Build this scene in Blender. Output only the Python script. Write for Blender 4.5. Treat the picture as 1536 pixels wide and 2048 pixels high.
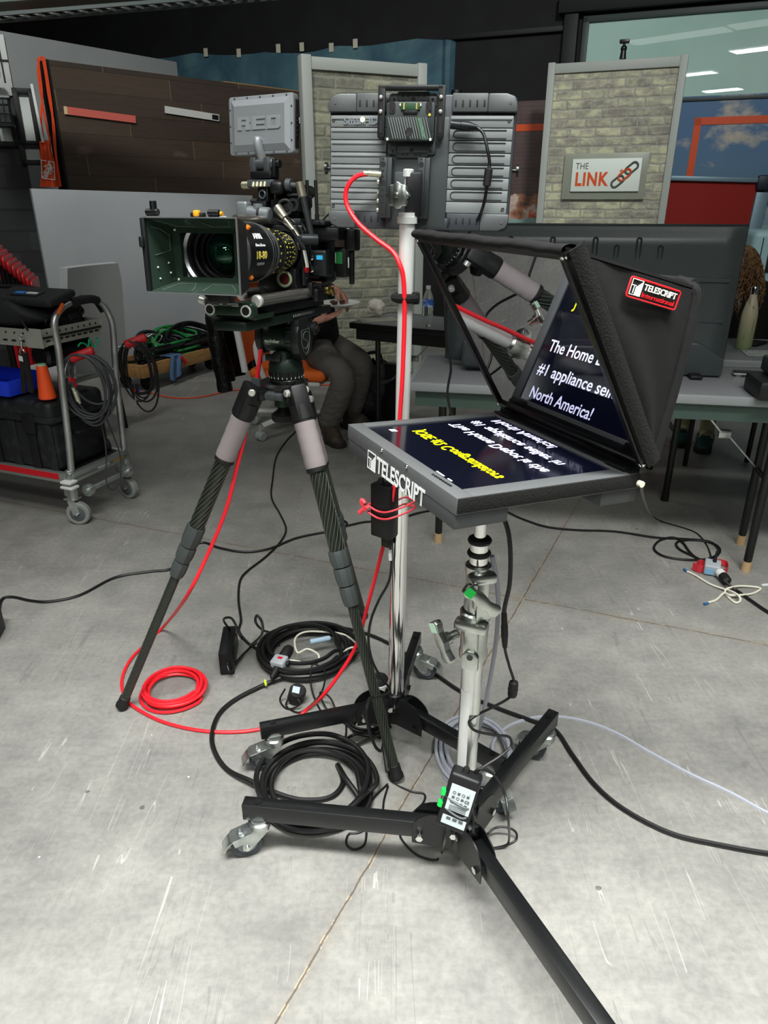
import bpy, bmesh, math, random
from mathutils import Matrix, Vector
for o in list(bpy.data.objects): bpy.data.objects.remove(o)
SC = bpy.context.scene
COL = SC.collection
random.seed(7)
R = math.radians
V = Vector
# ---------------------------------------------------------------- camera, world, exposure
FPX, PITCH, CAMH = 1425.0, math.atan(624/1425.0), 1.42
cd = bpy.data.cameras.new('camera'); cam = bpy.data.objects.new('camera', cd); COL.objects.link(cam)
cam.location = (0, 0, CAMH); cam.rotation_euler = (math.pi/2-PITCH, 0, 0)
cd.sensor_fit = 'VERTICAL'; cd.sensor_height = 32.0; cd.lens = 32.0*FPX/2048
cd.clip_start = 0.02; cd.clip_end = 100
SC.camera = cam
w = bpy.data.worlds.new('world'); SC.world = w; w.use_nodes = True
w.node_tree.nodes['Background'].inputs[0].default_value = (.80, .88, .86, 1)
w.node_tree.nodes['Background'].inputs[1].default_value = 0.012
SC.view_settings.view_transform = 'Standard'; SC.view_settings.look = 'None'
SC.view_settings.gamma = 1.0; SC.view_settings.exposure = 0.0
SC.view_settings.use_curve_mapping = False
# ceiling lamps of the studio: (x, y, z, length, width, watts)
LAMPS = [(-0.7, 0.1, 4.3, 1.9, 0.5, 98, 88), (1.3, 0.2, 4.3, 1.9, 0.5, 86, 88), (0.5, -2.2, 4.3, 1.9, 0.5, 98, 180),
         (-2.6, 2.0, 4.5, 1.3, 0.4, 8, 110), (2.9, 4.7, 5.0, 0.75, 0.34, 9, 180), (-2.6, -4.5, 4.3, 1.9, 0.5, 70, 180), (-2.0, 5.6, 4.7, 1.9, 0.5, 7, 150)]
# unseen fill floods added to brighten the set walls: (position, aim, watts)
FILL_FLOODS = [((-1.9, 2.4, 4.9), (-2.4, 7.2, 1.9), 32), ((1.6, 2.6, 4.9), (1.6, 7.6, 1.8), 34)]
def ray(px, py):
    a, b = (px-768)/FPX, (1024-py)/FPX
    c, s = math.cos(PITCH), math.sin(PITCH)
    return V((a, c+b*s, -s+b*c))
EYE = V((0, 0, CAMH))
def G(px, py, z=0.0):                       # point of the photograph that lies at height z
    d = ray(px, py); return EYE+d*((z-CAMH)/d.z)
def AY(px, py, y):                          # ... at distance y into the room
    d = ray(px, py); return EYE+d*(y/d.y)
def ONP(px, py, p0, n):                     # ... on a plane
    d = ray(px, py); n = V(n); return EYE+d*((V(p0)-EYE).dot(n)/d.dot(n))
# ---------------------------------------------------------------- materials
def lin(h):
    if not isinstance(h, str): return tuple(h)+(1,) if len(h) == 3 else tuple(h)
    h = h.lstrip('#'); o = []
    for i in (0, 2, 4):
        c = int(h[i:i+2], 16)/255
        o.append(c/12.92 if c <= .04045 else ((c+.055)/1.055)**2.4)
    return tuple(o)+(1,)
MATS = {}
def mat(name, col='#808080', rough=.5, metal=0, noise=None, bump=None, spec=.5, emit=None, estr=0, trans=0, ior=1.45, alpha=1, coat=0, sheen=0, stretch=None):
    if name in MATS: return MATS[name]
    m = bpy.data.materials.new(name); m.use_nodes = True; MATS[name] = m
    nt = m.node_tree; N = nt.nodes; b = N['Principled BSDF']; I = b.inputs
    I['Base Color'].default_value = lin(col); I['Roughness'].default_value = rough; I['Metallic'].default_value = metal
    I['Specular IOR Level'].default_value = spec; I['IOR'].default_value = ior
    I['Transmission Weight'].default_value = trans; I['Alpha'].default_value = alpha
    I['Coat Weight'].default_value = coat; I['Sheen Weight'].default_value = sheen
    if emit: I['Emission Color'].default_value = lin(emit); I['Emission Strength'].default_value = estr
    if noise or bump:
        tc = N.new('ShaderNodeTexCoord'); src = tc.outputs['Object']
        if stretch:
            mp = N.new('ShaderNodeMapping'); mp.inputs['Scale'].default_value = stretch
            nt.links.new(src, mp.inputs[0]); src = mp.outputs[0]
    if noise:                               # (scale, second colour, low, high[, detail])
        n = N.new('ShaderNodeTexNoise'); n.inputs['Scale'].default_value = noise[0]; n.inputs['Detail'].default_value = noise[4] if len(noise) > 4 else 6
        nt.links.new(src, n.inputs['Vector'])
        r = N.new('ShaderNodeValToRGB'); e = r.color_ramp.elements
        e[0].position = noise[2]; e[0].color = lin(col); e[1].position = noise[3]; e[1].color = lin(noise[1])
        nt.links.new(n.outputs['Fac'], r.inputs[0]); nt.links.new(r.outputs[0], I['Base Color'])
    if bump:                                # (scale, strength, distance)
        n = N.new('ShaderNodeTexNoise'); n.inputs['Scale'].default_value = bump[0]; n.inputs['Detail'].default_value = 4
        nt.links.new(src, n.inputs['Vector'])
        bp = N.new('ShaderNodeBump'); bp.inputs['Strength'].default_value = bump[1]; bp.inputs['Distance'].default_value = bump[2]
        nt.links.new(n.outputs['Fac'], bp.inputs['Height']); nt.links.new(bp.outputs[0], I['Normal'])
    return m
class NB:                                   # tiny node-graph helper for the bigger materials
    def __init__(s, name, rough=.6):
        s.m = bpy.data.materials.new(name); s.m.use_nodes = True; MATS[name] = s.m
        s.nt = s.m.node_tree; s.b = s.nt.nodes['Principled BSDF']; s.b.inputs['Roughness'].default_value = rough
        s.tc = s.nt.nodes.new('ShaderNodeTexCoord').outputs['Object']
    def _set(s, n, i, v):
        if v is None: return
        if hasattr(v, 'is_linked') or hasattr(v, 'links'): s.nt.links.new(v, n.inputs[i])
        else: n.inputs[i].default_value = v
    def map(s, v, scale=(1, 1, 1), loc=(0, 0, 0), rot=(0, 0, 0)):
        n = s.nt.nodes.new('ShaderNodeMapping'); s._set(n, 0, v); n.inputs['Scale'].default_value = scale
        n.inputs['Location'].default_value = loc; n.inputs['Rotation'].default_value = rot; return n.outputs[0]
    def noise(s, v, scale, detail=6, rough=.5, dist=0):
        n = s.nt.nodes.new('ShaderNodeTexNoise'); s._set(n, 'Vector', v); n.inputs['Scale'].default_value = scale
        n.inputs['Detail'].default_value = detail; n.inputs['Roughness'].default_value = rough; n.inputs['Distortion'].default_value = dist
        return n.outputs['Fac'], n.outputs['Color']
    def voro(s, v, scale, feat='F1', rnd=1):
        n = s.nt.nodes.new('ShaderNodeTexVoronoi'); n.feature = feat; s._set(n, 'Vector', v); n.inputs['Scale'].default_value = scale
        n.inputs['Randomness'].default_value = rnd; return n.outputs
    def ramp(s, f, stops, interp='LINEAR'):
        n = s.nt.nodes.new('ShaderNodeValToRGB'); s._set(n, 0, f); e = n.color_ramp.elements; n.color_ramp.interpolation = interp
        while len(e) < len(stops): e.new(.5)
        for i, (p, c) in enumerate(stops): e[i].position = p; e[i].color = lin(c)
        return n.outputs[0]
    def mix(s, f, a, b, mode='MIX'):
        n = s.nt.nodes.new('ShaderNodeMix'); n.data_type = 'RGBA'; n.blend_type = mode
        s._set(n, 0, f)
        for i, v in ((6, a), (7, b)):
            if isinstance(v, str): v = lin(v)
            s._set(n, i, v)
        return n.outputs[2]
    def math(s, op, a, b=None, c=None, clamp=False):
        n = s.nt.nodes.new('ShaderNodeMath'); n.operation = op; n.use_clamp = clamp
        s._set(n, 0, a); s._set(n, 1, b); s._set(n, 2, c); return n.outputs[0]
    def sep(s, v):
        n = s.nt.nodes.new('ShaderNodeSeparateXYZ'); s._set(n, 0, v); return n.outputs
    def comb(s, x, y, z=0.0):
        n = s.nt.nodes.new('ShaderNodeCombineXYZ'); s._set(n, 0, x); s._set(n, 1, y); s._set(n, 2, z); return n.outputs[0]
    def bump(s, h, strength=.3, dist=.01):
        n = s.nt.nodes.new('ShaderNodeBump'); n.inputs['Strength'].default_value = strength; n.inputs['Distance'].default_value = dist
        s._set(n, 'Height', h); s.nt.links.new(n.outputs[0], s.b.inputs['Normal'])
    def out(s, col=None, rough=None):
        s._set(s.b, 'Base Color', col); s._set(s.b, 'Roughness', rough); return s.m
    def band(s, x, lo, hi):                 # 1 between lo and hi
        return s.math('MULTIPLY', s.math('GREATER_THAN', x, lo), s.math('LESS_THAN', x, hi))
# ---------------------------------------------------------------- mesh builder
def frame(o=(0, 0, 0), x=None, y=None, z=None):   # matrix from origin and two/three axes
    if x is None and y is None and z is None: return Matrix.Translation(V(o))
    if z is None: x, y = V(x).normalized(), V(y); z = x.cross(y).normalized(); y = z.cross(x)
    elif y is None: x, z = V(x).normalized(), V(z); y = z.cross(x).normalized(); z = x.cross(y)
    elif x is None: z, y = V(z).normalized(), V(y); x = y.cross(z).normalized(); y = z.cross(x)
    else: x, y, z = V(x), V(y), V(z)
    m = Matrix((x, y, z)).transposed().to_4x4(); m.translation = V(o); return m
def rz(o, deg): return Matrix.Translation(V(o)) @ Matrix.Rotation(R(deg), 4, 'Z')
def spline(pts, seg=6, closed=False):
    pts = [V(p) for p in pts]; n = len(pts); out = []
    if n < 3 or seg <= 1: return pts
    rng = range(n) if closed else range(n-1)
    for i in rng:
        p1, p2 = pts[i], pts[(i+1) % n]
        p0 = pts[i-1] if (closed or i > 0) else p1*2-p2
        p3 = pts[(i+2) % n] if (closed or i+2 < n) else p2*2-p1
        for k in range(seg):
            t = k/seg; t2, t3 = t*t, t*t*t
            out.append(.5*((2*p1)+(-p0+p2)*t+(2*p0-5*p1+4*p2-p3)*t2+(-p0+3*p1-3*p2+p3)*t3))
    if not closed: out.append(pts[-1])
    return out
class B:
    def __init__(s, f=None): s.bm = bmesh.new(); s.f = f or Matrix(); s.mi = 0
    def _add(s, t, m=None):                 # merge temp bmesh
        mm = s.f @ (m or Matrix())
        bmesh.ops.transform(t, matrix=mm, verts=t.verts)
        if mm.determinant() < 0: bmesh.ops.reverse_faces(t, faces=t.faces)
        mp = {v: s.bm.verts.new(v.co) for v in t.verts}
        for f in t.faces:
            try: nf = s.bm.faces.new([mp[v] for v in f.verts]); nf.material_index = s.mi; nf.smooth = True
            except ValueError: pass
        t.free(); return s
    def box(s, c, d, bev=0, m=None, seg=2):
        t = bmesh.new(); bmesh.ops.create_cube(t, size=1)
        bmesh.ops.scale(t, vec=V(d), verts=t.verts)
        if bev: bmesh.ops.bevel(t, geom=t.edges[:], offset=min(bev, min(d)*.49), segments=seg, profile=.5, affect='EDGES')
        mm = Matrix.Translation(V(c))
        if m is not None: mm = mm @ m
        return s._add(t, mm)
    def bar(s, p0, p1, w, h, up=(0, 0, 1), bev=0):   # rectangular bar from p0 to p1
        p0, p1 = V(p0), V(p1); d = p1-p0
        f = frame((p0+p1)/2, x=d, z=up)
        t = bmesh.new(); bmesh.ops.create_cube(t, size=1); bmesh.ops.scale(t, vec=(d.length, w, h), verts=t.verts)
        if bev: bmesh.ops.bevel(t, geom=t.edges[:], offset=bev, segments=2, profile=.5, affect='EDGES')
        return s._add(t, f)
    def cyl(s, p0, p1, r, r1=None, n=20, bev=0):
        p0, p1 = V(p0), V(p1); r1 = r if r1 is None else r1
        L = (p1-p0).length
        prof = [(0, 0), (r, 0), (r1, L), (0, L)]
        if bev: prof = [(0, 0), (r-bev, 0), (r, bev), (r1, L-bev), (r1-bev, L), (0, L)]
        return s.lathe(prof, p0, p1-p0, n)
    def lathe(s, prof, o=(0, 0, 0), axis=(0, 0, 1), n=24, sx=1.0, ref=None, arc=360, a0=0):
        z = V(axis).normalized(); x = V(ref) if ref else (V((1, 0, 0)) if abs(z.x) < .9 else V((0, 1, 0)))
        f = frame(o, x=x-z*x.dot(z), z=z)
        t = bmesh.new(); rings = []
        full = arc >= 360
        for (r, h) in prof:
            if r <= 1e-7: rings.append([t.verts.new((0, 0, h))])
            else: rings.append([t.verts.new((r*sx*math.cos(R(a0+arc*i/n)), r*math.sin(R(a0+arc*i/n)), h)) for i in range(n if full else n+1)])
        for a, b in zip(rings, rings[1:]):
            for i in range(n):
                j = (i+1) % len(a) if full else i+1
                jb = (i+1) % len(b) if full else i+1
                q = []
                if len(a) == 1 and len(b) == 1: continue
                if len(a) == 1: q = [a[0], b[jb], b[i]]
                elif len(b) == 1: q = [a[i], a[j], b[0]]
                else: q = [a[i], a[j], b[jb], b[i]]
                try: t.faces.new(q)
                except ValueError: pass
        return s._add(t, f)
    def tube(s, pts, r, n=8, seg=6, closed=False, cap=True):
        pts = spline(pts, seg, closed); k = len(pts)
        rr = r if callable(r) else (lambda u: r)
        t = bmesh.new(); rings = []; nrm = None
        for i, p in enumerate(pts):
            if closed: d = pts[(i+1) % k]-pts[i-1]
            else: d = pts[min(i+1, k-1)]-pts[max(i-1, 0)]
            if d.length < 1e-9: d = V((0, 0, 1))
            d.normalize()
            if nrm is None:
                nrm = d.orthogonal().normalized()
            else:
                nrm = nrm-d*nrm.dot(d)
                nrm = nrm.normalized() if nrm.length > 1e-6 else d.orthogonal().normalized()
            bi = d.cross(nrm); q = rr(i/max(1, k-1))
            rings.append([t.verts.new(p+(nrm*math.cos(2*math.pi*a/n)+bi*math.sin(2*math.pi*a/n))*q) for a in range(n)])
        m = k if closed else k-1
        for i in range(m):
            a, b = rings[i], rings[(i+1) % k]
            for j in range(n):
                try: t.faces.new([a[j], a[(j+1) % n], b[(j+1) % n], b[j]])
                except ValueError: pass
        if cap and not closed:
            t.faces.new(rings[0][::-1]); t.faces.new(rings[-1])
        return s._add(t)
    def prism(s, poly, h, m=None, bev=0, z0=0.0):    # polygon in xy extruded from z0 to z0+h
        t = bmesh.new(); vs = [t.verts.new((p[0], p[1], z0)) for p in poly]
        f = t.faces.new(vs); f.normal_update()
        if f.normal.z > 0: bmesh.ops.reverse_faces(t, faces=[f])
        e = bmesh.ops.extrude_face_region(t, geom=[f])
        nv = [v for v in e['geom'] if isinstance(v, bmesh.types.BMVert)]
        bmesh.ops.translate(t, vec=(0, 0, h), verts=nv)
        bmesh.ops.recalc_face_normals(t, faces=t.faces)
        if bev: bmesh.ops.bevel(t, geom=[x for x in t.edges], offset=bev, segments=2, profile=.5, affect='EDGES')
        return s._add(t, m)
    def ball(s, c, r, sc=(1, 1, 1), n=16, m=None):
        t = bmesh.new(); bmesh.ops.create_uvsphere(t, u_segments=n, v_segments=max(6, n//2), radius=r)
        bmesh.ops.scale(t, vec=V(sc), verts=t.verts)
        mm = Matrix.Translation(V(c))
        if m is not None: mm = mm @ m
        return s._add(t, mm)
    def torus(s, c, axis, R1, r, n=32, k=8):
        z = V(axis).normalized(); f = frame(c, x=z.orthogonal(), z=z)
        pts = [f @ V((R1*math.cos(2*math.pi*i/n), R1*math.sin(2*math.pi*i/n), 0)) for i in range(n)]
        return s.tube(pts, r, n=k, seg=1, closed=True)
    def grid(s, fn, nu, nv, thick=0, closed_u=False):    # fn(u,v)->point, optional thickness
        t = bmesh.new(); g = [[t.verts.new(fn(i/(nu if closed_u else nu), j/nv)) for j in range(nv+1)] for i in range(nu+(0 if closed_u else 1))]
        for i in range(nu):
            for j in range(nv):
                a, b = g[i], g[(i+1) % len(g)]
                t.faces.new([a[j], b[j], b[j+1], a[j+1]])
        if thick:
            t.normal_update()
            bmesh.ops.solidify(t, geom=t.faces[:], thickness=thick)
        return s._add(t)
    def quad(s, pts, thick=0):
        t = bmesh.new(); t.faces.new([t.verts.new(V(p)) for p in pts]); t.normal_update()
        if thick: bmesh.ops.solidify(t, geom=t.faces[:], thickness=thick)
        return s._add(t)
    def rbox2(s, w, h, r, n=5):             # rounded rectangle outline
        out = []
        for cx, cy, a in ((w/2-r, h/2-r, 0), (-w/2+r, h/2-r, 90), (-w/2+r, -h/2+r, 180), (w/2-r, -h/2+r, 270)):
            for i in range(n+1): out.append((cx+r*math.cos(R(a+90*i/n)), cy+r*math.sin(R(a+90*i/n))))
        return out
    def text(s, body, size, m, depth=.0008, align='CENTER', bold=0.0, sx=1.0, spacing=1.0):
        c = bpy.data.curves.new('lettering', 'FONT'); c.body = body; c.size = size; c.align_x = align; c.align_y = 'CENTER'
        c.extrude = depth/2; c.offset = bold; c.space_character = spacing; c.resolution_u = 3
        o = bpy.data.objects.new('lettering', c); COL.objects.link(o)
        dg = bpy.context.evaluated_depsgraph_get(); me = bpy.data.meshes.new_from_object(o.evaluated_get(dg))
        t = bmesh.new(); t.from_mesh(me)
        bpy.data.objects.remove(o); bpy.data.curves.remove(c); bpy.data.meshes.remove(me)
        s._add(t, m @ Matrix.Diagonal((sx, 1, 1, 1)))
        return s
    def done(s, name, mats, parent=None, angle=35, sub=0, label=None):
        if not isinstance(mats, (list, tuple)): mats = [mats]
        root = parent
        while root is not None and root.parent is not None: root = root.parent
        if root is not None:
            mi = root.matrix_basis.inverted(); bmesh.ops.transform(s.bm, matrix=mi, verts=s.bm.verts)
        me = bpy.data.meshes.new(name); s.bm.to_mesh(me); s.bm.free()
        for m in mats: me.materials.append(m)
        if angle: me.set_sharp_from_angle(angle=R(angle))
        o = bpy.data.objects.new(name, me); COL.objects.link(o)
        if parent is not None: o.parent = parent
        if sub:
            md = o.modifiers.new('sub', 'SUBSURF'); md.levels = sub; md.render_levels = sub
        if label: o['label'] = label
        return o
def thing(name, label, cat, m=None, group=None):
    o = bpy.data.objects.new(name, None); COL.objects.link(o); o.empty_display_size = .05
    o.matrix_basis = m if isinstance(m, Matrix) else Matrix.Translation(V(m if m is not None else (0, 0, 0)))
    o['label'] = label; o['category'] = cat
    if group: o['group'] = group
    return o
def tag(o, label, cat, group=None, kind=None):
    o['label'] = label; o['category'] = cat
    if group: o['group'] = group
    if kind: o['kind'] = kind
    # put the origin at the base of a one-mesh thing
    co = [v.co for v in o.data.vertices]
    if co:
        b = V(((min(c.x for c in co)+max(c.x for c in co))/2, (min(c.y for c in co)+max(c.y for c in co))/2, min(c.z for c in co)))
        o.data.transform(Matrix.Translation(-b)); o.location = b
    return o
def struct(o): o['kind'] = 'structure'; return o
def bolt(b, p, ax, r, h=None): b.cyl(V(p), V(p)+V(ax).normalized()*(h or r*.7), r, r*.85, 10)
# shared materials
black_metal = mat('black_metal', '#0d0e0f', .38, .0, spec=.6)
black_paint = mat('black_paint', '#111213', .32, 0, spec=.6, bump=(400, .05, .0005))
black_plastic = mat('black_plastic', '#121313', .5)
black_rubber = mat('black_rubber', '#121212', .62)
cable_black = mat('cable_black', '#141414', .42)
cable_red = mat('cable_red', '#e8202c', .4)
cable_grey = mat('cable_grey', '#989ba5', .42)
cable_white = mat('cable_white', '#d8d4c4', .6)
chrome = mat('chrome', '#e4e4e2', .10, 1.0)
zinc = mat('zinc', '#d2d7d3', .3, .95, noise=(30, '#aeb4b0', .35, .7))
alu = mat('aluminium', '#b9bbb8', .35, 1.0)
steel_dark = mat('dark_steel', '#4b4d4e', .35, 1.0)
white_plastic = mat('white_plastic', '#d9dbd8', .45)
grey_plastic = mat('grey_plastic', '#565a5c', .5)
white_print = mat('white_print', '#e6e8e6', .5)
green_tape = mat('green_tape', '#17c64e', .55)
red_plastic = mat('red_plastic', '#c3121b', .4)
brass = mat('brass', '#c9b46a', .3, 1.0)
# ================================================================ the setting
def floor_mat():
    n = NB('concrete', .42); p = n.tc
    f1, _ = n.noise(p, 1.1, 8, .6); f2, _ = n.noise(p, 7, 8, .65); f3, _ = n.noise(p, 60, 4, .6); f4, _ = n.noise(n.map(p, (1.2, 9, 1), rot=(0, 0, .5)), 3.2, 8, .7, 1.5)
    base = n.ramp(f1, [(.3, '#8f8e8c'), (.5, '#a5a4a1'), (.72, '#b4b2ae')])
    base = n.mix(.5, base, n.ramp(f2, [(.3, '#777775'), (.7, '#b4b2ac')]), 'OVERLAY')
    base = n.mix(.22, base, n.ramp(f3, [(.35, '#606060'), (.65, '#c0c0bc')]), 'OVERLAY')
    base = n.mix(.25, base, n.ramp(f4, [(.38, '#6a6966'), (.56, '#a5a39e')]), 'MULTIPLY')
    # long thin scratches and scuffs
    for k, (rot, sc, th) in enumerate(((.5, 5.0, .0022), (1.3, 6.1, .002), (2.2, 7.3, .0022), (2.75, 4.3, .002), (1.9, 8.2, .0022), (.95, 9.0, .0022))):
        e, _ = n.noise(n.map(p, (sc, sc*.03, 1), rot=(0, 0, rot), loc=(k*5.7+1.3, k*2.3, 0)), 2.0, 2); br, _ = n.noise(p, 1.7+k*.6, 3)
        s = n.math('MULTIPLY', n.math('LESS_THAN', n.math('ABSOLUTE', n.math('SUBTRACT', e, .5)), th), n.math('GREATER_THAN', br, .56))
        base = n.mix(n.math('MULTIPLY', s, .24), base, '#dedbd4' if k in (1, 4) else '#4e4c48')
    # small dark and pale drops
    d = n.voro(p, 5.5); sel, _ = n.noise(p, 2.1, 2)
    spot = n.math('MULTIPLY', n.math('LESS_THAN', n.math('ADD', d['Distance'], n.math('MULTIPLY', f3, .05)), .065), n.math('GREATER_THAN', sel, .54))
    base = n.mix(n.math('MULTIPLY', spot, .7), base, '#3a3936')
    d2 = n.voro(n.map(p, loc=(3.3, 7.7, 0)), 8.5)
    spot2 = n.math('MULTIPLY', n.math('LESS_THAN', n.math('ADD', d2['Distance'], n.math('MULTIPLY', f3, .05)), .05), n.math('GREATER_THAN', sel, .5))
    base = n.mix(n.math('MULTIPLY', spot2, .7), base, '#d3d0c8')
    # sawn joints, filled with brown dirt
    xyz = n.sep(p); wob = n.math('MULTIPLY', n.math('SUBTRACT', f2, .5), .02)
    for (a, b, c) in ((.9029, -.4298, .5465), (.3660, .9306, -2.4315)):
        l = n.math('ADD', n.math('ADD', n.math('MULTIPLY', xyz[0], a), n.math('MULTIPLY', xyz[1], b)), c)
        l = n.math('ABSOLUTE', n.math('ADD', l, wob))
        halo = n.math('MULTIPLY', n.math('SUBTRACT', 1.0, n.math('DIVIDE', l, .035), clamp=True), n.ramp(f2, [(.35, '#000000'), (.65, '#ffffff')]))
        base = n.mix(n.math('MULTIPLY', halo, .38), base, '#75654f')
        chip, _ = n.noise(p, 26, 3); line = n.math('MULTIPLY', n.math('LESS_THAN', l, .0022), .8)
        base = n.mix(n.math('MULTIPLY', n.math('MULTIPLY', n.math('LESS_THAN', l, .0045), n.math('GREATER_THAN', chip, .56)), .4), base, '#cbb99a')
        base = n.mix(line, base, '#4e3f30')
    n.bump(n.math('ADD', n.math('MULTIPLY', f2, .5), n.math('MULTIPLY', f3, .4)), .12, .006)
    return n.out(base, n.ramp(f2, [(.3, (.36,)*3), (.7, (.56,)*3)]))
b = B(); b.box((-1, 0, -.05), (22, 28, .1)); floor = struct(b.done('floor', floor_mat()))
WF = frame((0, 9.2, 0), x=(.9306, -.366, 0), z=(0, 0, 1)); WN = V((-.366, -.9306, 0))
wall_black = mat('black_wall_paint', '#0b0c0d', .75, noise=(3, '#15161a', .45, .7))
def WL(px, py, off=0.0):                    # pixel -> coordinates in the back wall's frame, off = distance in front of it
    q = ONP(px, py, V((0, 9.2, 0))+WN*off, WN); return WF.inverted() @ q
b = B(WF); b.box((0, .15, 3), (26, .3, 6)); struct(b.done('wall_back', wall_black))
b = B(); b.box((-9, -1, 3), (.3, 27, 6)); struct(b.done('wall_left', wall_black))
wall_grey = mat('grey_wall_paint', '#8a8f8d', .8, noise=(2, '#7c8280', .4, .7))
b = B(); b.box((7, -2, 3), (.3, 22, 6)); struct(b.done('wall_right', wall_grey))
b = B(); b.box((-1, -13, 3), (17, .3, 6)); struct(b.done('wall_front', wall_grey))
ceil_m = mat('ceiling_deck', '#3c403f', .8, noise=(1.5, '#2b2e2e', .4, .7))
b = B(); b.box((-1, 0, 6.05), (19, 28, .1)); struct(b.done('ceiling', ceil_m))
# control room window high in the back wall
p0, p1 = WL(1166, 186), WL(1166, 70)
x0, zb, zt = p0.x, WL(1400, 196).z, 3.02; x1 = x0+3.1
frm = mat('window_frame_paint', '#3a4442', .5); drk = mat('dark_frame_paint', '#141617', .6)
wn = struct(thing('window_1', 'wide control room window high in black back wall', 'window', WF @ Matrix.Translation((x0, 0, zb))))
b = B(WF)
for (c, d) in (((x0-.03, -.02, (zb+zt)/2), (.06, .05, zt-zb+.1)), ((x1+.03, -.02, (zb+zt)/2), (.06, .05, zt-zb+.1)), (((x0+x1)/2, -.02, zt+.03), (x1-x0+.12, .05, .06)), (((x0+x1)/2, -.02, zb-.015), (x1-x0+.12, .05, .03))): b.box(c, d, .006)
b.done('window_frame', frm, wn)
pm = NB('painted_reflection_pane', 0.0); f, _ = pm.noise(pm.tc, .9, 3)
pm.out(pm.ramp(f, [(.3, '#a9cfc4'), (.7, '#c0dfd6')]))  # pale teal painted in for the ceiling mirrored in the glass
b = B(WF); b.box(((x0+x1)/2, -.012, (zb+zt)/2), (x1-x0, .02, zt-zb)); b.done('pane', pm.m, wn)
b = B(WF); b.box(((x0+x1)/2-.05, -.06, zt+.16), (x1-x0+.5, .14, .16), .01); b.box((x0-.17, -.05, (zb+zt)/2), (.14, .10, zt-zb+.3), .01); struct(b.done('trim_1', drk))
a0 = WL(905, 76); a1 = WL(1128, 58)
b = B(WF); b.box(((a0.x+a1.x)/2, -.03, (a0.z+a1.z)/2), (a1.x-a0.x+.1, .05, .05), .005); struct(b.done('trim_2', drk))
# ---- printed murals on the back wall
def sky_mat():
    n = NB('sky_print', .55); p = n.tc; z = n.sep(p)[2]
    f, _ = n.noise(n.map(p, (1, 1, 1.8)), 1.9, 7, .6); g, _ = n.noise(n.map(p, (1, 1, 1.6), loc=(4, 0, 2.2)), 1.5, 8, .6)
    sky = n.ramp(z, [(.0, '#7f9aa4'), (.32, '#67899e'), (.55, '#527694'), (1.0, '#476d96')])
    sky = n.mix(n.ramp(g, [(.52, '#000000'), (.62, '#ffffff')]), sky, '#bdb5a4')
    low = n.math('LESS_THAN', z, .10)
    return n.out(n.mix(low, sky, '#88a6a6'))
def roof_mat():
    n = NB('house_print', .55); p = n.tc; s = n.sep(p); z = s[2]
    f, _ = n.noise(p, 7, 5); st = n.math('SINE', n.math('MULTIPLY', z, 160)); 
    roof = n.mix(n.math('MULTIPLY', n.math('GREATER_THAN', st, .2), .25), n.ramp(f, [(.3, '#4a3a3a'), (.7, '#5f4a48')]), '#3a2d2e')
    blob = n.noise(p, 3.4, 4)[0]
    ppl = n.ramp(blob, [(.36, '#22242a'), (.46, '#a26a4a'), (.52, '#c8bdb4'), (.6, '#c65a2a'), (.7, '#4a3a3a')])
    c = n.mix(n.math('LESS_THAN', z, n.math('ADD', .36, n.math('MULTIPLY', f, .12))), roof, ppl)
    c = n.mix(n.math('LESS_THAN', z, n.math('ADD', .13, n.math('MULTIPLY', f, .1))), c, '#86a29b')
    return n.out(c)
orange = mat('orange_vinyl', '#d8501c', .5)
def mural(name, label, px0, px1, pyt, pyb, m, xt=None):
    q0, q1, qb = WL(px0, pyt, .03), WL(px1, pyt, .03), WL(px0, pyb, .03)
    zt_, zb_ = max(q0.z, zb-.05) if xt else q0.z, qb.z
    X0, X1 = q0.x, (xt if xt else q1.x)
    t = thing(name, label, 'mural', WF @ Matrix.Translation((X0, -.03, zb_)))
    bb = B(WF); bb.box(((X0+X1)/2, -.015, (zt_+zb_)/2), (X1-X0, .03, zt_-zb_)); bb.done('print_panel', m, t)
    return t, X0, X1, zb_, zt_
t, X0, X1, zb_, zt_ = mural('sky_mural', 'printed blue sky mural with clouds right of the brick panel with the sign', 1290, 1700, 197, 470, sky_mat(), xt=x1+.2)
c0, c1 = WL(1389, 243, .03), WL(1600, 236, .03)
b = B(WF); b.box(((c0.x+X1)/2, -.033, c0.z), (X1-c0.x, .008, .065)); b.box((c0.x+.033, -.033, (c0.z+zb_)/2), (.065, .008, c0.z-zb_+.06)); b.done('border_stripe', orange, t)
t, X0, X1, zb2, zt2 = mural('house_mural', 'printed brown roof mural with orange stripe left of the brick panel with the sign', 985, 1125, 205, 470, roof_mat())
c0 = WL(1000, 257, .03)
b = B(WF); b.box(((X0+X1)/2, -.033, c0.z), (X1-X0, .008, .065)); b.done('border_stripe', orange, t)
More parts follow.
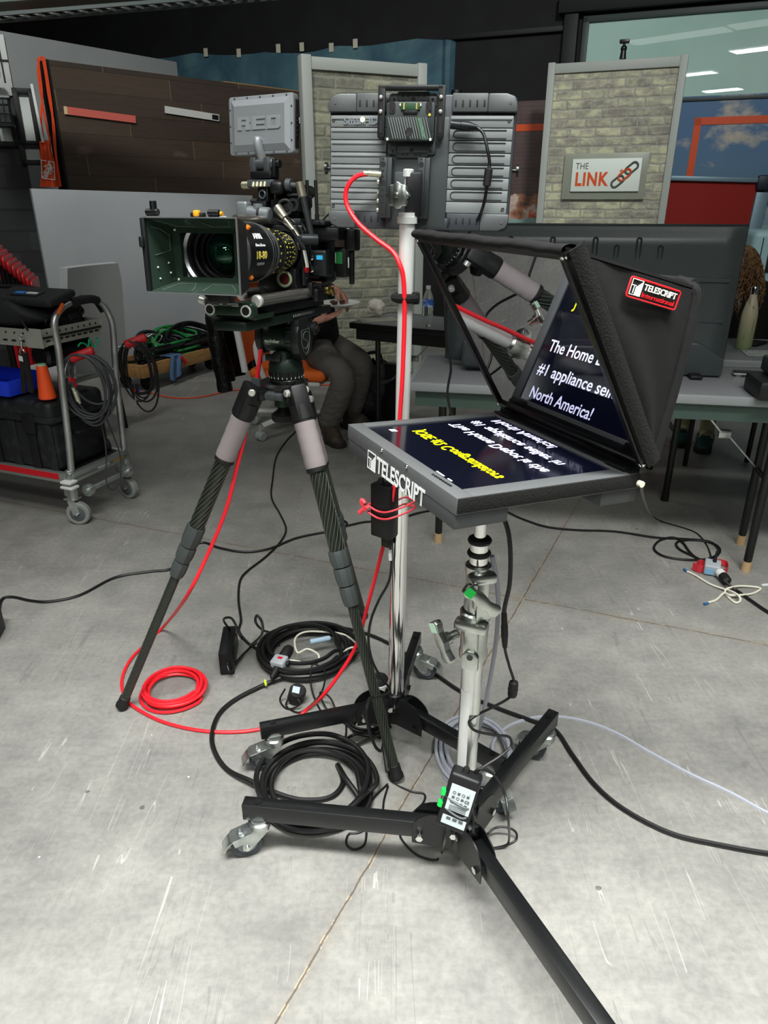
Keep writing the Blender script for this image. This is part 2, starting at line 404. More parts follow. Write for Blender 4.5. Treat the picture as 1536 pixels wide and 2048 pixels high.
# ---- blue painted canvas taped high on the wall
def canvas_mat():
    n = NB('painted_canvas', .7); p = n.tc
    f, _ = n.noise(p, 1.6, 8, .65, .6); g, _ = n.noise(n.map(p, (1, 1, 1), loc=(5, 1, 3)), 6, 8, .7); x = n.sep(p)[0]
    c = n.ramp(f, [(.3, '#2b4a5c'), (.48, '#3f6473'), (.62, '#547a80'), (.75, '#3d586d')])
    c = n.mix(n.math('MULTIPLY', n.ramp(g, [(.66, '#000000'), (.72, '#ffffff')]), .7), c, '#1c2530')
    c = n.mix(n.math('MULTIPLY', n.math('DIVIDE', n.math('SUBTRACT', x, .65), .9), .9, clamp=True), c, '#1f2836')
    return n.out(c)
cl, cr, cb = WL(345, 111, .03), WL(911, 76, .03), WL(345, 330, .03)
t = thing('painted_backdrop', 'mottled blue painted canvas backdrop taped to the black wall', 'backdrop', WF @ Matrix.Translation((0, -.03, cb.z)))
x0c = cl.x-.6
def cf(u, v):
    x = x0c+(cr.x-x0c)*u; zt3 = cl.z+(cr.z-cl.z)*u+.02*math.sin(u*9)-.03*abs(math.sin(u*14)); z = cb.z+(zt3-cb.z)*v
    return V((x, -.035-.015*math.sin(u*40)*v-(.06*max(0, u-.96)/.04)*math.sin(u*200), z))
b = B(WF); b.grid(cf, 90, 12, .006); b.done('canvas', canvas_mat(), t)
tape = mat('cream_tape', '#c9c6b4', .7)
for px, py in ((412, 105), (478, 106), (557, 97), (604, 94), (663, 95), (711, 87)):
    q = WL(px, py, .05); b = B(WF); b.box((q.x, -.055, q.z), (.055, .006, .085)); b.done('tape_strip', tape, t)
# ---- timber plank flat
wl = AY(96, 119, 6.75); wd = V((.70, .714, 0)).normalized()
def plank_mat():
    n = NB('dark_planks', .6); p = n.tc; s = n.sep(p)
    row = n.math('FLOOR', n.math('MULTIPLY', s[2], 6.2)); sh = n.math('MULTIPLY', n.math('FRACT', n.math('MULTIPLY', row, .37)), 1.7)
    col = n.math('FLOOR', n.math('MULTIPLY', n.math('ADD', s[0], sh), .72))
    rnd = n.math('FRACT', n.math('MULTIPLY', n.math('SINE', n.math('ADD', n.math('MULTIPLY', row, 12.9), n.math('MULTIPLY', col, 78.2))), 437.5))
    f, _ = n.noise(n.map(p, (1.2, 1, 14)), 3.2, 8, .65, .8); k, _ = n.noise(n.map(p, (1.4, 1, 3.0)), 1.6, 4)
    c = n.ramp(rnd, [(0, '#504640'), (.5, '#574b41'), (1, '#605448')])
    c = n.mix(.55, c, n.ramp(f, [(.3, '#4a3d32'), (.7, '#8a7560')]), 'OVERLAY')
    c = n.mix(n.math('MULTIPLY', n.ramp(k, [(.66, '#000000'), (.76, '#ffffff')]), .3), c, '#97836c')
    fz = n.math('FRACT', n.math('MULTIPLY', s[2], 6.2)); c = n.mix(n.math('MULTIPLY', n.math('LESS_THAN', fz, .035), .6), c, '#1d140d')
    fx = n.math('FRACT', n.math('MULTIPLY', n.math('ADD', s[0], sh), .72)); c = n.mix(n.math('MULTIPLY', n.math('LESS_THAN', fx, .005), .6), c, '#8b7355')
    return n.out(c)
wh = wl.z; WFm = frame((wl.x, wl.y, 0), x=wd, z=(0, 0, 1))
t = thing('timber_wall_flat', 'dark brown timber plank wall panel standing behind the cine camera', 'set wall', WFm)
b = B(WFm); b.box((1.75, .03, wh/2), (3.5, .06, wh)); b.done('plank_face', plank_mat(), t)
b = B(WFm); b.box((-.012, .075, wh/2), (.02, .17, wh)); b.box((1.75, .11, wh/2), (3.5, .09, wh-.05)); b.done('frame_edge', drk, t)
b = B(WFm); b.box((2.6, .045, wh+.006), (1.8, .05, .012)); b.done('top_batten', mat('pine', '#a57f52', .6), t)
wn_ = WFm.to_3x3() @ V((0, -1, 0))
def stick(pa, pb, m, endm, label, marks=False):
    q0, q1 = ONP(*pa, wl+wn_*.012, wn_), ONP(*pb, wl+wn_*.012, wn_)
    t = thing('paint_stick', label, 'stick', Matrix.Translation((q0+q1)/2))
    b = B(); b.bar(q0, q1, .012, .058, up=(0, 0, 1)); b.done('slat', m, t)
    d = (q1-q0).normalized(); b = B()
    if marks:
        for u in (.86, .895, .93): b.bar(q0+(q1-q0)*u+wn_*.007, q0+(q1-q0)*u+d*.03+wn_*.007, .004, .04, up=(0, 0, 1))
        b.done('barcode_mark', endm, t)
    else:
        b.bar(q0-d*.02, q0+d*.004, .014, .058, up=(0, 0, 1)); b.done('bare_end', endm, t)
stick((133, 221), (271, 239), mat('red_stain', '#d0665a', .6), mat('pale_wood', '#d8c29a', .6), 'red painted wooden stick fixed on the timber panel')
stick((330, 219), (438, 236), mat('white_paint', '#c9c9c6', .6), black_plastic, 'white wooden stick with black mark fixed on the timber panel', True)
stick((588, 241), (606, 240), MATS['white_paint'], MATS['white_paint'], 'white wooden stick end beside the right edge of the raised camera monitor')
# ---- orange drawstring bag hung on the timber flat
og = mat('orange_fabric', '#e04a1c', .65, bump=(60, .3, .004))
bo = wl+wn_*.05
t = thing('drawstring_bag', 'orange drawstring bag with white logo hung on left end of timber panel', 'bag', Matrix.Translation(ONP(92, 372, bo, wn_)))
OP = lambda x, y, o=0: ONP(x, y, bo+wn_*o, wn_)
for pts in (((76, 117), (80, 150), (84, 190), (82, 240), (86, 275)), ((80, 113), (76, 140), (82, 190), (93, 250), (100, 280)), ((84, 113), (90, 140), (97, 190), (108, 250), (112, 310), (121, 372)), ((88, 114), (94, 150), (104, 220), (109, 290), (116, 340), (118, 372))):
    b = B(); b.tube([OP(*p, .0) for p in pts], .009, 6, 5); b.done('strap', og, t)
L_, R_ = [(80, 283), (82, 300), (83, 325), (82, 350), (82, 374)], [(99, 281), (100, 300), (108, 325), (115, 350), (121, 374)]
def bagf(u, v):
    k = v*(len(L_)-1); i = min(int(k), len(L_)-2); f = k-i
    a = [L_[i][j]*(1-f)+L_[i+1][j]*f for j in (0, 1)]; c = [R_[i][j]*(1-f)+R_[i+1][j]*f for j in (0, 1)]
    w_ = abs(math.sin(math.pi*u))
    return OP(a[0]*(1-u)+c[0]*u, a[1]*(1-u)+c[1]*u, .05*w_*min(1, v*3)+.008*math.sin(u*15+v*4))
b = B(); b.grid(bagf, 14, 14, .01); b.done('bag_body', og, t)
bx = frame(OP(93, 340, .062), x=OP(97, 340)-OP(90, 340), z=wn_)
bx = bx @ Matrix.Translation((.012, 0, 0)) @ Matrix.Rotation(R(-8), 4, 'Z') @ Matrix.Diagonal((.8, .9, 1, 1))
b = B(bx)
for (c, d) in (((0, .075, 0), (.13, .006, .003)), ((0, -.075, 0), (.13, .006, .003)), ((.065, 0, 0), (.006, .15, .003)), ((-.065, 0, 0), (.006, .15, .003))): b.box(c, d)
for s_, dy in (('THE', .035), ('HOME', 0), ('DEPOT', -.035)): b.text(s_, .042, Matrix.Translation((0, dy, .001)) @ Matrix.Rotation(R(38), 4, 'Z'), .003, bold=.001)
b.done('logo', white_print, t)
# ---- grey wall flats on the left
gp = mat('grey_flat_paint', '#a7aaaa', .6, noise=(1.5, '#9da1a1', .4, .65))
q0, q1 = AY(-90, 36, 7.3), AY(354, 131, 9.2); q1.z = (q1.z+q0.z)/2; q0.z = q1.z
d = V((q1.x-q0.x, q1.y-q0.y, 0)); fm = frame((q0.x, q0.y, 0), x=d, z=(0, 0, 1)); Lg = d.length
b = B(fm); b.box((Lg/2, .05, q0.z/2), (Lg, .1, q0.z), .004); tag(b.done('tall_wall_flat', gp), 'tall pale grey wall panel rising behind the timber panel', 'set wall')
q0, q1 = AY(62, 377, 6.15), AY(505, 391, 7.3)
d = V((q1.x-q0.x, q1.y-q0.y, 0)); fm = frame((q0.x, q0.y, 0), x=d, z=(0, 0, 1)); Lg = d.length
b = B(fm); b.prism([(0, .02), (Lg, .02), (Lg, q1.z), (0, q0.z)], .06, Matrix.Rotation(R(90), 4, 'X') @ Matrix.Translation((0, 0, -.06)), .003)
tag(b.done('low_wall_flat', mat('grey_flat_paint_low', '#9c9fa1', .5, noise=(1.5, '#93979a', .4, .65))), 'low grey wall panel standing behind the cine camera and grey chair', 'set wall')
# ---- dark house front at the far left
fo = AY(-60, 400, 6.45); fm = frame((fo.x, fo.y, 0), x=(.93, .366, 0), z=(0, 0, 1))
fn = fm.to_3x3() @ V((0, -1, 0)); FQ = lambda x, y, o=0: fm.inverted() @ ONP(x, y, V((fo.x, fo.y, 0))+fn*o, fn)
sh = NB('dark_shingles', .6); sp = sh.sep(sh.tc); rw = sh.math('FLOOR', sh.math('MULTIPLY', sp[2], 6)); cx = sh.math('FLOOR', sh.math('ADD', sh.math('MULTIPLY', sp[0], 5), sh.math('MULTIPLY', sh.math('MODULO', rw, 2.0), .5)))
rn = sh.math('FRACT', sh.math('MULTIPLY', sh.math('SINE', sh.math('ADD', sh.math('MULTIPLY', rw, 7.3), sh.math('MULTIPLY', cx, 3.1))), 91.7))
ed = sh.math('LESS_THAN', sh.math('FRACT', sh.math('MULTIPLY', sp[2], 6)), .12)
sh.out(sh.mix(ed, sh.ramp(rn, [(0, '#0e0f10'), (1, '#26282a')]), '#08090a'))
t = thing('house_front_flat', 'dark shingled house front set piece at far left behind the cart', 'set wall', fm)
b = B(fm); b.box((.065, .05, FQ(60, 180).z/2), (.83, .1, FQ(60, 180).z)); b.done('shingle_wall', sh.m, t)
sz = FQ(60, 180).z
b = B(fm); b.box((.065, .04, sz+.16), (.83, .12, .42), .005); b.done('siding', mat('pale_siding', '#c4c6c4', .6), t)
b = B(fm); qz = FQ(30, 119, .1).z; b.box((.065, -.025, qz), (.83, .01, .012)); b.box((FQ(8, 150).x, -.025, sz+.17), (.012, .01, .25)); b.done('siding_seam', drk, t)
wp = mat('pale_frost_pane', '#c9cfcb', .35)  # pale frosted colour of the pane itself
for k, (x0_, y0_, x1_, y1_) in enumerate(((35, 187, 73, 286), (48, 292, 82, 320), (-6, 246, 27, 283))):
    a, c = FQ(x0_, y0_, .05), FQ(x1_, y1_, .05)
    a2, c2 = min(a.x, c.x), max(a.x, c.x)
    b = B(fm); cxx, czz = (a2+c2)/2, (a.z+c.z)/2
    for (cc, dd) in (((cxx, -.03, a.z+.02), (c2-a2+.08, .06, .04)), ((cxx, -.03, c.z-.02), (c2-a2+.08, .06, .04)), ((a2-.02, -.03, czz), (.04, .06, a.z-c.z+.08)), ((c2+.02, -.03, czz), (.04, .06, a.z-c.z+.08))): b.box(cc, dd, .005)
    wf_ = b.done('window_casing', drk, t)
    b = B(fm); b.box((cxx, -.012, czz), (c2-a2, .02, a.z-c.z)); b.done('pane', wp, wf_)
q = FQ(65, 225, .12); b = B(fm); b.bar(FQ(63, 168, .12), FQ(86, 285, .12), .02, .03, up=(0, 1, 0)); b.done('white_post', white_plastic, t)
# lantern on the house front
lo = FQ(4, 222, .25); LM = fm @ Matrix.Translation(lo) @ Matrix.Scale(.66, 4); t = thing('wall_lantern', 'dark wall lantern with gridded glass on the house front', 'lantern', fm @ Matrix.Translation(lo))
b = B(LM)
b.lathe([(.0, .33), (.02, .32), (.03, .25), (.15, .16), (.16, .13), (0, .13)], n=4, a0=45); b.tube([(0, 0, .3), (.04, .05, .4), (.02, .2, .36)], .014)
b.done('lantern_cap', black_metal, t)
b = B(LM); b.box((0, 0, -.16), (.22, .22, .03), .005); b.done('lantern_base', black_metal, t)
b = B(LM)
for i in range(4):
    for j in range(4):
        x = -.09+.06*i
        for (xx, yy, dx, dy) in ((x, -.09, .012, .012), (x, .09, .012, .012), (-.09, x, .012, .012), (.09, x, .012, .012)):
            if j == 0: b.box((xx, yy, -.01), (dx, dy, .29))
for z in (-.12, -.03, .06): b.torus((0, 0, z), (0, 0, 1), .125, .008, 4, 4)
b.done('lantern_cage', black_metal, t)
b = B(LM); b.box((0, 0, -.01), (.16, .16, .27)); b.done('lantern_glass', mat('lantern_glass', '#6c7377', .2), t)
# ---- ceiling lamps (they light the studio) and the lighting beam at upper left
lum = mat('lamp_diffuser', '#ffffff', .5, emit='#f4fbf6', estr=2.6); lum_b = mat('lamp_diffuser_bright', '#ffffff', .5, emit='#f4fbf6', estr=45)
hous = mat('lamp_housing', '#b7bab8', .5)
NAMES = ['above the cine camera', 'above the right of the prompter', 'behind the viewer', 'above the cart', 'above the folding tables', 'far behind the viewer on the left', 'above the seated person']
for k, (x, y, z, l, wd_, wt, spr) in enumerate(LAMPS):
    t = thing('ceiling_light', 'long white ceiling light panel hung '+NAMES[k], 'ceiling light', (x, y, z), 'ceiling light panels')
    f = Matrix.Translation((x, y, z)); b = B(f); b.box((0, 0, .06), (l+.06, wd_+.06, .08), .01); b.cyl((-l*.35, 0, .1), (-l*.35, 0, 6-z), .006); b.cyl((l*.35, 0, .1), (l*.35, 0, 6-z), .006); b.done('housing', hous, t)
    b = B(f); b.box((0, 0, .012), (l, wd_, .016)); b.done('diffuser', lum, t)
    ld = bpy.data.lights.new('panel_glow', 'AREA'); ld.shape = 'RECTANGLE'; ld.size = l; ld.size_y = wd_; ld.energy = wt; ld.color = (.985, 1, .975); ld.spread = R(spr)
    lo_ = bpy.data.objects.new('panel_glow', ld); COL.objects.link(lo_); lo_.location = (0, 0, -.01); lo_.parent = t
for k, (x, y) in enumerate(((-2.75, -8.1), (-.4, -7.5), (.6, -3.9))):
    t = thing('ceiling_light', 'distant white ceiling light panel '+('far behind the viewer', 'over the far floor', 'over the near floor')[k], 'ceiling light', (x, y, 4.3), 'ceiling light panels')
    b = B(Matrix.Translation((x, y, 4.3))); b.box((0, 0, .06), (1.06, .5, .08), .01); b.done('housing', hous, t)
    b = B(Matrix.Translation((x, y, 4.3))); b.box((0, 0, .012), (1.0, .44, .016)); b.done('diffuser', lum_b if k == 0 else lum, t)
for k, (p, q, wt) in enumerate(FILL_FLOODS):  # invented lights out of view, added to lift the back panels
    p, q = V(p), V(q); f = frame(p, z=p-q, x=(1, 0, 0))
    t = thing('added_fill_light', 'added unseen fill light hung high to brighten the '+('timber wall panel' if k == 0 else 'brick wall panels'), 'added fill light', f)
    b = B(f); b.box((0, 0, .09), (.62, .42, .14), .02); b.done('lamp_body', black_metal, t)
    b = B(f); b.box((0, 0, .012), (.56, .36, .012)); b.done('diffuser', lum, t)
    b = B(); b.tube([p+V((-.33, 0, .1)), p+V((-.33, 0, .5)), p+V((.33, 0, .5)), p+V((.33, 0, .1))], .012, 8, 1); b.cyl(p+V((0, 0, .5)), V((p.x, p.y, 6.0)), .02); b.done('yoke', black_metal, t)
    ld = bpy.data.lights.new('added_fill_glow', 'AREA'); ld.shape = 'RECTANGLE'; ld.size = .56; ld.size_y = .36; ld.energy = wt; ld.color = (.985, 1, .975); ld.spread = R(80)
    lo_ = bpy.data.objects.new('added_fill_glow', ld); COL.objects.link(lo_); lo_.location = (0, 0, -.01); lo_.parent = t
# steel beam with rungs crossing the top left corner
q0, q1 = AY(-150, 40, 5.2), AY(640, -22, 6.0)
t = thing('lighting_beam', 'dark green steel lighting beam with rungs across the upper left corner', 'beam', Matrix.Translation((q0+q1)/2))
gb = mat('beam_paint', '#48574f', .5)
dd = (q1-q0).normalized(); upv = V((0, 0, 1))
b = B(); b.bar(q0+upv*.14+V((0, .16, 0)), q1+upv*.14+V((0, .16, 0)), .3, .14); b.done('beam_web', gb, t)
b = B(); b.bar(q0+upv*.22, q1+upv*.22, .08, .03); b.bar(q0, q1, .025, .02); b.bar(q0+V((0, .16, 0)), q1+V((0, .16, 0)), .025, .02); b.done('rail', mat('rail_paint', '#4a5452', .5), t)
b = B(); n_ = int((q1-q0).length/.09)
for i in range(n_):
    p = q0+dd*(i+.5)*.09; b.bar(p+V((0, .01, .006)), p+dd*.05+V((0, .15, .006)), .012, .012)
b.done('rung', mat('rung_metal', '#c6ccc8', .5), t)['kind'] = 'stuff'
# ================================================================ background furniture and people
def brick_mat(name, ca, cb_, cc, mort, seed=0, bw=.235, rh=.079):
    n = NB(name, .75); p = n.map(n.tc, loc=(seed*.37, 0, seed*.011)); s = n.sep(p)
    w1, wc = n.noise(p, 14, 3); wob = n.math('MULTIPLY', n.math('SUBTRACT', w1, .5), .022)
    w2, _ = n.noise(n.map(p, loc=(7, 3, 1)), 11, 3); wob2 = n.math('MULTIPLY', n.math('SUBTRACT', w2, .5), .022)
    zz = n.math('DIVIDE', n.math('ADD', s[2], wob), rh); row = n.math('FLOOR', zz)
    off = n.math('MULTIPLY', n.math('FRACT', n.math('MULTIPLY', row, .4142)), 1.0)
    xx = n.math('ADD', n.math('DIVIDE', n.math('ADD', s[0], wob2), bw), off); colm = n.math('FLOOR', xx)
    fx, fz = n.math('FRACT', xx), n.math('FRACT', zz)
    ex = n.math('MULTIPLY', n.math('MINIMUM', fx, n.math('SUBTRACT', 1.0, fx)), bw)
    ez = n.math('MULTIPLY', n.math('MINIMUM', fz, n.math('SUBTRACT', 1.0, fz)), rh)
    ed = n.math('MINIMUM', ex, ez)
    rnd = n.math('FRACT', n.math('MULTIPLY', n.math('SINE', n.math('ADD', n.math('MULTIPLY', row, 12.98), n.math('MULTIPLY', colm, 78.23))), 4375.5))
    f, _ = n.noise(n.map(p, (1, 1, 1.6)), 7, 6, .62); g, _ = n.noise(p, 38, 5, .65)
    k = n.math('ADD', f, n.math('MULTIPLY', n.math('SUBTRACT', rnd, .5), .16))
    c = n.ramp(k, [(.36, ca), (.5, cb_), (.62, cc)])
    c = n.mix(.35, c, n.ramp(g, [(.3, '#6a6a6a'), (.7, '#b0b0b0')]), 'OVERLAY')
    m = n.ramp(n.math('DIVIDE', ed, .012), [(.42, '#000000'), (.62, '#ffffff')])
    c = n.mix(m, mort, c)
    h = n.math('ADD', n.ramp(n.math('DIVIDE', ed, .02), [(.2, '#000000'), (.75, '#ffffff')]), n.math('MULTIPLY', g, .15))
    n.bump(h, .5, .010)
    return n.out(c)
post_m = mat('sage_frame_paint', '#a3a9a3', .55)
def brick_flat(label, fm, w_, h, bm, post, zb=0.0, thick=.09):
    t = thing('brick_wall_flat', label, 'set wall', fm)
    b = B(fm); b.box((w_/2, .02, zb+(h-zb)/2), (w_-.02, .03, h-zb-.04)); b.done('brick_face', bm, t)
    for x in (post/2, w_-post/2):
        b = B(fm); b.box((x, -.005+thick/2-.02, zb+(h-zb)/2), (post, thick, h-zb), .004); b.done('frame_post', post_m, t)
    b = B(fm); b.box((w_/2, thick/2-.022, h-.05), (w_-2*post, thick-.01, .08), .004); b.done('frame_rail', post_m, t)
    if zb > .05:
        b = B(fm)
        b.box((w_/2, .16, zb-.02), (w_-.05, .5, .05)); b.done('base_deck', drk, t)
        for x in (.12, w_-.12):
            for y in (-.02, .34):
                b = B(fm); b.cyl((x-.02, y, .045), (x+.02, y, .045), .045); b.cyl((x, y, .05), (x, y, zb-.03), .014); b.done('caster', black_rubber, t)
    return t
# right flat with the sign
A_, D_ = V((1.542, 7.785, 0)), V((2.677, 7.338, 0))
fmr = frame(A_, x=D_-A_, z=(0, 0, 1)); rn_ = fmr.to_3x3() @ V((0, -1, 0))
bmr = brick_mat('pale_brick', '#908c83', '#b0ae99', '#cdcdaf', '#9b9b90', 1)
t = brick_flat('pale brick panel on casters carrying the white sign', fmr, 1.22, 2.592, bmr, .065, .15)
b = B(fmr); b.box((1.19, .06, 1.35), (.05, .1, 2.4)); b.done('frame_edge', drk, t)
def FR(px, py, off=0): return fmr.inverted() @ ONP(px, py, A_+rn_*off, rn_)
q = [FR(1130, 308, .02), FR(1299, 303, .02), FR(1288, 399, .02), FR(1123, 399, .02)]
cx_, cz_ = sum(p.x for p in q)/4, sum(p.z for p in q)/4; sw, shh = q[1].x-q[0].x, q[0].z-q[3].z
t = thing('logo_sign', 'white sign reading THE LINK on frosted plate on brick panel', 'sign', fmr @ Matrix.Translation((cx_, -.03, cz_)))
sf = fmr @ frame((cx_, -.02, cz_), x=(1, 0, 0), y=(0, 0, 1))
b = B(sf); b.box((0, 0, .006), (sw, shh, .008), .002); b.done('frosted_plate', mat('frosted_acrylic', '#c3c9b9', .35, trans=.55), t)
q = [FR(1147, 318, .04), FR(1285, 316, .04), FR(1277, 383, .04), FR(1140, 383, .04)]
c2x, c2z = sum(p.x for p in q)/4-cx_, sum(p.z for p in q)/4-cz_; w2, h2 = (q[1].x-q[0].x+q[2].x-q[3].x)/2, q[0].z-q[3].z
b = B(sf @ Matrix.Translation((c2x, c2z, .02))); b.box((0, 0, 0), (w2, h2, .02), .002); b.done('white_board', mat('sign_white', '#dfe9df', .5), t)
tf = sf @ Matrix.Translation((c2x, c2z, .031))
b = B(tf); b.text('THE', h2*.27, Matrix.Translation((-w2*.355, h2*.27, 0)), .002, sx=.86); b.done('lettering', mat('sign_grey', '#4f5654', .5), t)
b = B(tf); b.text('LINK', h2*.56, Matrix.Translation((-w2*.205, -h2*.14, 0)), .002, bold=.006, sx=.80, spacing=1.13); b.done('lettering', mat('sign_orange', '#d9531f', .5), t)
def stad(b, cx, cy, ang, L, Wd, r):
    m = Matrix.Translation((cx, cy, 0)) @ Matrix.Rotation(R(ang), 4, 'Z'); pts = []
    for k in range(13): a = R(-90+180*k/12); pts.append(V((L/2+Wd/2*math.cos(a), Wd/2*math.sin(a), 0)))
    for k in range(13): a = R(90+180*k/12); pts.append(V((-L/2+Wd/2*math.cos(a), Wd/2*math.sin(a), 0)))
    b.tube([m @ p for p in pts], r, 6, 1, closed=True)
b = B(tf); stad(b, w2*.365, h2*.20, 40, h2*.22, h2*.21, .0105); stad(b, w2*.185, h2*-.20, 40, h2*.22, h2*.21, .0105); b.done('chain_link', MATS['sign_grey'], t)
b = B(tf); stad(b, w2*.275, h2*.0, 40, h2*.22, h2*.21, .0108)
b.prism([(w2*.19, h2*.10), (w2*.235, h2*.19), (w2*.24, h2*.12)], .003); b.done('chain_link', MATS['sign_orange'], t)
# little black clamp on top of the right flat
q = FR(1246, 112, -.03); b = B(fmr @ Matrix.Translation((q.x, .03, 2.592)))
b.cyl((0, 0, 0), (0, 0, .07), .03, .022); b.ball((0, 0, .08), .028); b.cyl((0, 0, .09), (0, 0, .12), .012); b.box((0, 0, .135), (.085, .05, .03), .006)
tag(b.done('ball_head_mount', black_metal), 'small black ball head clamp standing on top of the brick panel', 'clamp')
# left flat behind the monitor
A2, D2 = AY(600, 108, 5.95), AY(852, 130, 6.35); A2.z = D2.z = 0
fml = frame(A2, x=D2-A2, z=(0, 0, 1))
bml = brick_mat('sage_brick', '#77776d', '#8e8e7c', '#a9a890', '#858779', 4)
brick_flat('sage brick panel standing behind the seated man', fml, (D2-A2).length, AY(605, 108, 5.95).z, bml, .075)
# ---- red pin board on wheels behind the screen
pn = V((-.2, -.98, 0)).normalized(); p0_ = AY(1330, 350, 7.7)
def PB(px, py): return ONP(px, py, p0_, pn)
q0, q1, qb = PB(1318, 351), PB(1537, 356), PB(1500, 560)
fmp = frame((q0.x, q0.y, 0), x=q1-q0, z=(0, 0, 1)); W_ = (q1-q0).length; zt_ = q0.z
t = thing('pin_board', 'red felt pin board with silver frame behind the large screen', 'board', fmp)
felt = mat('red_felt', '#8a1d15', .85, bump=(300, .2, .002)); silver = mat('silver_blue_frame', '#748c99', .45, .3)
b = B(fmp); b.box((W_/2, .02, zt_-.5), (W_-.1, .02, .95)); b.done('felt_panel', felt, t)
b = B(fmp); b.box((W_/2-.05, 0, zt_-.022), (W_-.14, .05, .044), .008); b.box((W_-.07, 0, zt_/2+.1), (.12, .06, zt_-.45), .01); b.box((.03, 0, zt_/2+.1), (.06, .06, zt_-.35), .01); b.box((W_/2, 0, zt_-1.0), (W_-.1, .05, .06), .008); b.box((W_/2, 0, .25), (W_-.1, .04, .05), .008); b.done('frame_bar', silver, t)
b = B(fmp); b.box((W_-.06, -.005, zt_-.045), (.17, .075, .14), .03); b.done('corner_cap', mat('navy_plastic', '#1a2430', .5), t)
b = B(fmp); b.box((W_-.07, 0, .07), (.1, .4, .06), .01); b.box((.03, 0, .07), (.1, .4, .06), .01); b.box((W_-.07, 0, .18), (.08, .05, .2)); b.box((.03, 0, .18), (.08, .05, .2)); b.done('foot', silver, t)
# pale blue cabinet at the right border
p0_ = AY(1512, 462, 6.2); b = B(rz((p0_.x, p0_.y, 0), -12)); b.box((.45, .3, p0_.z/2), (.9, .55, p0_.z), .05, seg=4)
t = thing('equipment_cabinet', 'pale blue grey cabinet with dark window at the right edge of the photo', 'cabinet', rz((p0_.x, p0_.y, 0), -12))
b.done('cabinet_body', mat('pale_blue_paint', '#8fb0b5', .5), t)
b = B(rz((p0_.x, p0_.y, 0), -12)); b.box((.3, .02, p0_.z-.2), (.34, .02, .24), .03); b.done('dark_window', drk, t)
b = B(rz((p0_.x, p0_.y, 0), -12)); b.box((.075, .022, p0_.z/2), (.006, .01, p0_.z-.1)); b.done('door_seam', drk, t)
# ---- folding tables
top_m = mat('table_laminate', '#7d7d80', .45, noise=(120, '#75767a', .4, .6)); edge_m = mat('table_edge', '#8c9091', .4); blk_top = mat('table_black_edge', '#0e0f10', .4)
apron_m = mat('apron_green_grey', '#3f524a', .5)
foot_m = mat('tan_foot', '#b79a74', .6)
def table(label, o, xdir, L, W, h, legs, edge, apron, top=None):
    fm = frame(o, x=xdir, z=(0, 0, 1)); t = thing('folding_table', label, 'table', fm, 'folding tables')
    b = B(fm); b.box((L/2, W/2, h-.014), (L, W, .026), .006); b.done('tabletop', top or top_m, t)
    b = B(fm); b.box((L/2, .006, h-.017), (L+.01, .02, .036), .006); b.box((L/2, W-.006, h-.017), (L+.01, .02, .036), .006); b.box((.004, W/2, h-.017), (.02, W-.02, .036), .006); b.box((L-.004, W/2, h-.017), (.02, W-.02, .036), .006); b.done('edge_band', edge, t)
    b = B(fm); b.box((L/2, .03, h-.065), (L-.06, .018, .07)); b.box((L/2, W-.03, h-.065), (L-.06, .018, .07)); b.box((.04, W/2, h-.065), (.018, W-.07, .07)); b.box((L-.04, W/2, h-.065), (.018, W-.07, .07)); b.done('apron', apron, t)
    for (x, y, ft) in legs:
        b = B(fm); b.tube([(x, y, h-.08), (x, y, .04)], .0165, 12, 1); lg = b.done('leg', black_paint, t)
        b = B(fm); b.cyl((x, y, 0), (x, y, .045), .02, .0185); b.done('foot_tip', foot_m if ft else black_rubber, lg)
    for s_, x in ((1, legs[0][0]), (-1, legs[-1][0])):
        xx = x+s_*.32 if x < L/2 else x-.32
        b = B(fm); b.bar((x, W/2, .36), ((x+xx)/2, W/2, .52), .006, .022, up=(0, 1, 0)); b.bar(((x+xx)/2, W/2-.012, .50), (xx, W/2-.012, h-.07), .006, .022, up=(0, 1, 0)); b.box((((x+xx)/2), W/2-.006, .51), (.05, .024, .035), .004); b.done('folding_brace', zinc, t)
        ys = [l[1] for l in legs if abs(l[0]-x) < .06]
        if len(ys) > 1: b = B(fm); b.cyl((x, min(ys), .36), (x, max(ys), .36), .011); b.done('cross_bar', black_paint, t)
    return fm
t1o, t1x = G(815, 765, .74), G(1536, 797, .74)-G(815, 765, .74); t1o.z = 0
T1 = table('grey folding table under the large screen, nearest of the folding tables', t1o, t1x, 1.83, .60, .74, [(.14, .07, 1), (.14, .53, 1), (1.435, .035, 1), (1.48, .30, 1)], edge_m, apron_m)
t2o = G(700, 645, .74); t2o.z = 0
T2 = table('grey black-edged folding table with the water bottle, beside the seated man', t2o, (.876, -.483, 0), 1.22, .50, .74, [(.16, .06, 0), (.16, .44, 0), (1.06, .06, 0), (1.06, .44, 0)], blk_top, mat('apron_black', '#0d0e0e', .5))
t3o = G(1330, 716, .74); t3o.z = 0
T3 = table('grey folding table carrying the cream flask, behind the large screen', t3o, (.985, -.17, 0), 1.5, .6, .74, [(.12, .06, 0), (.12, .54, 0), (1.38, .06, 0), (1.38, .54, 0)], edge_m, apron_m)
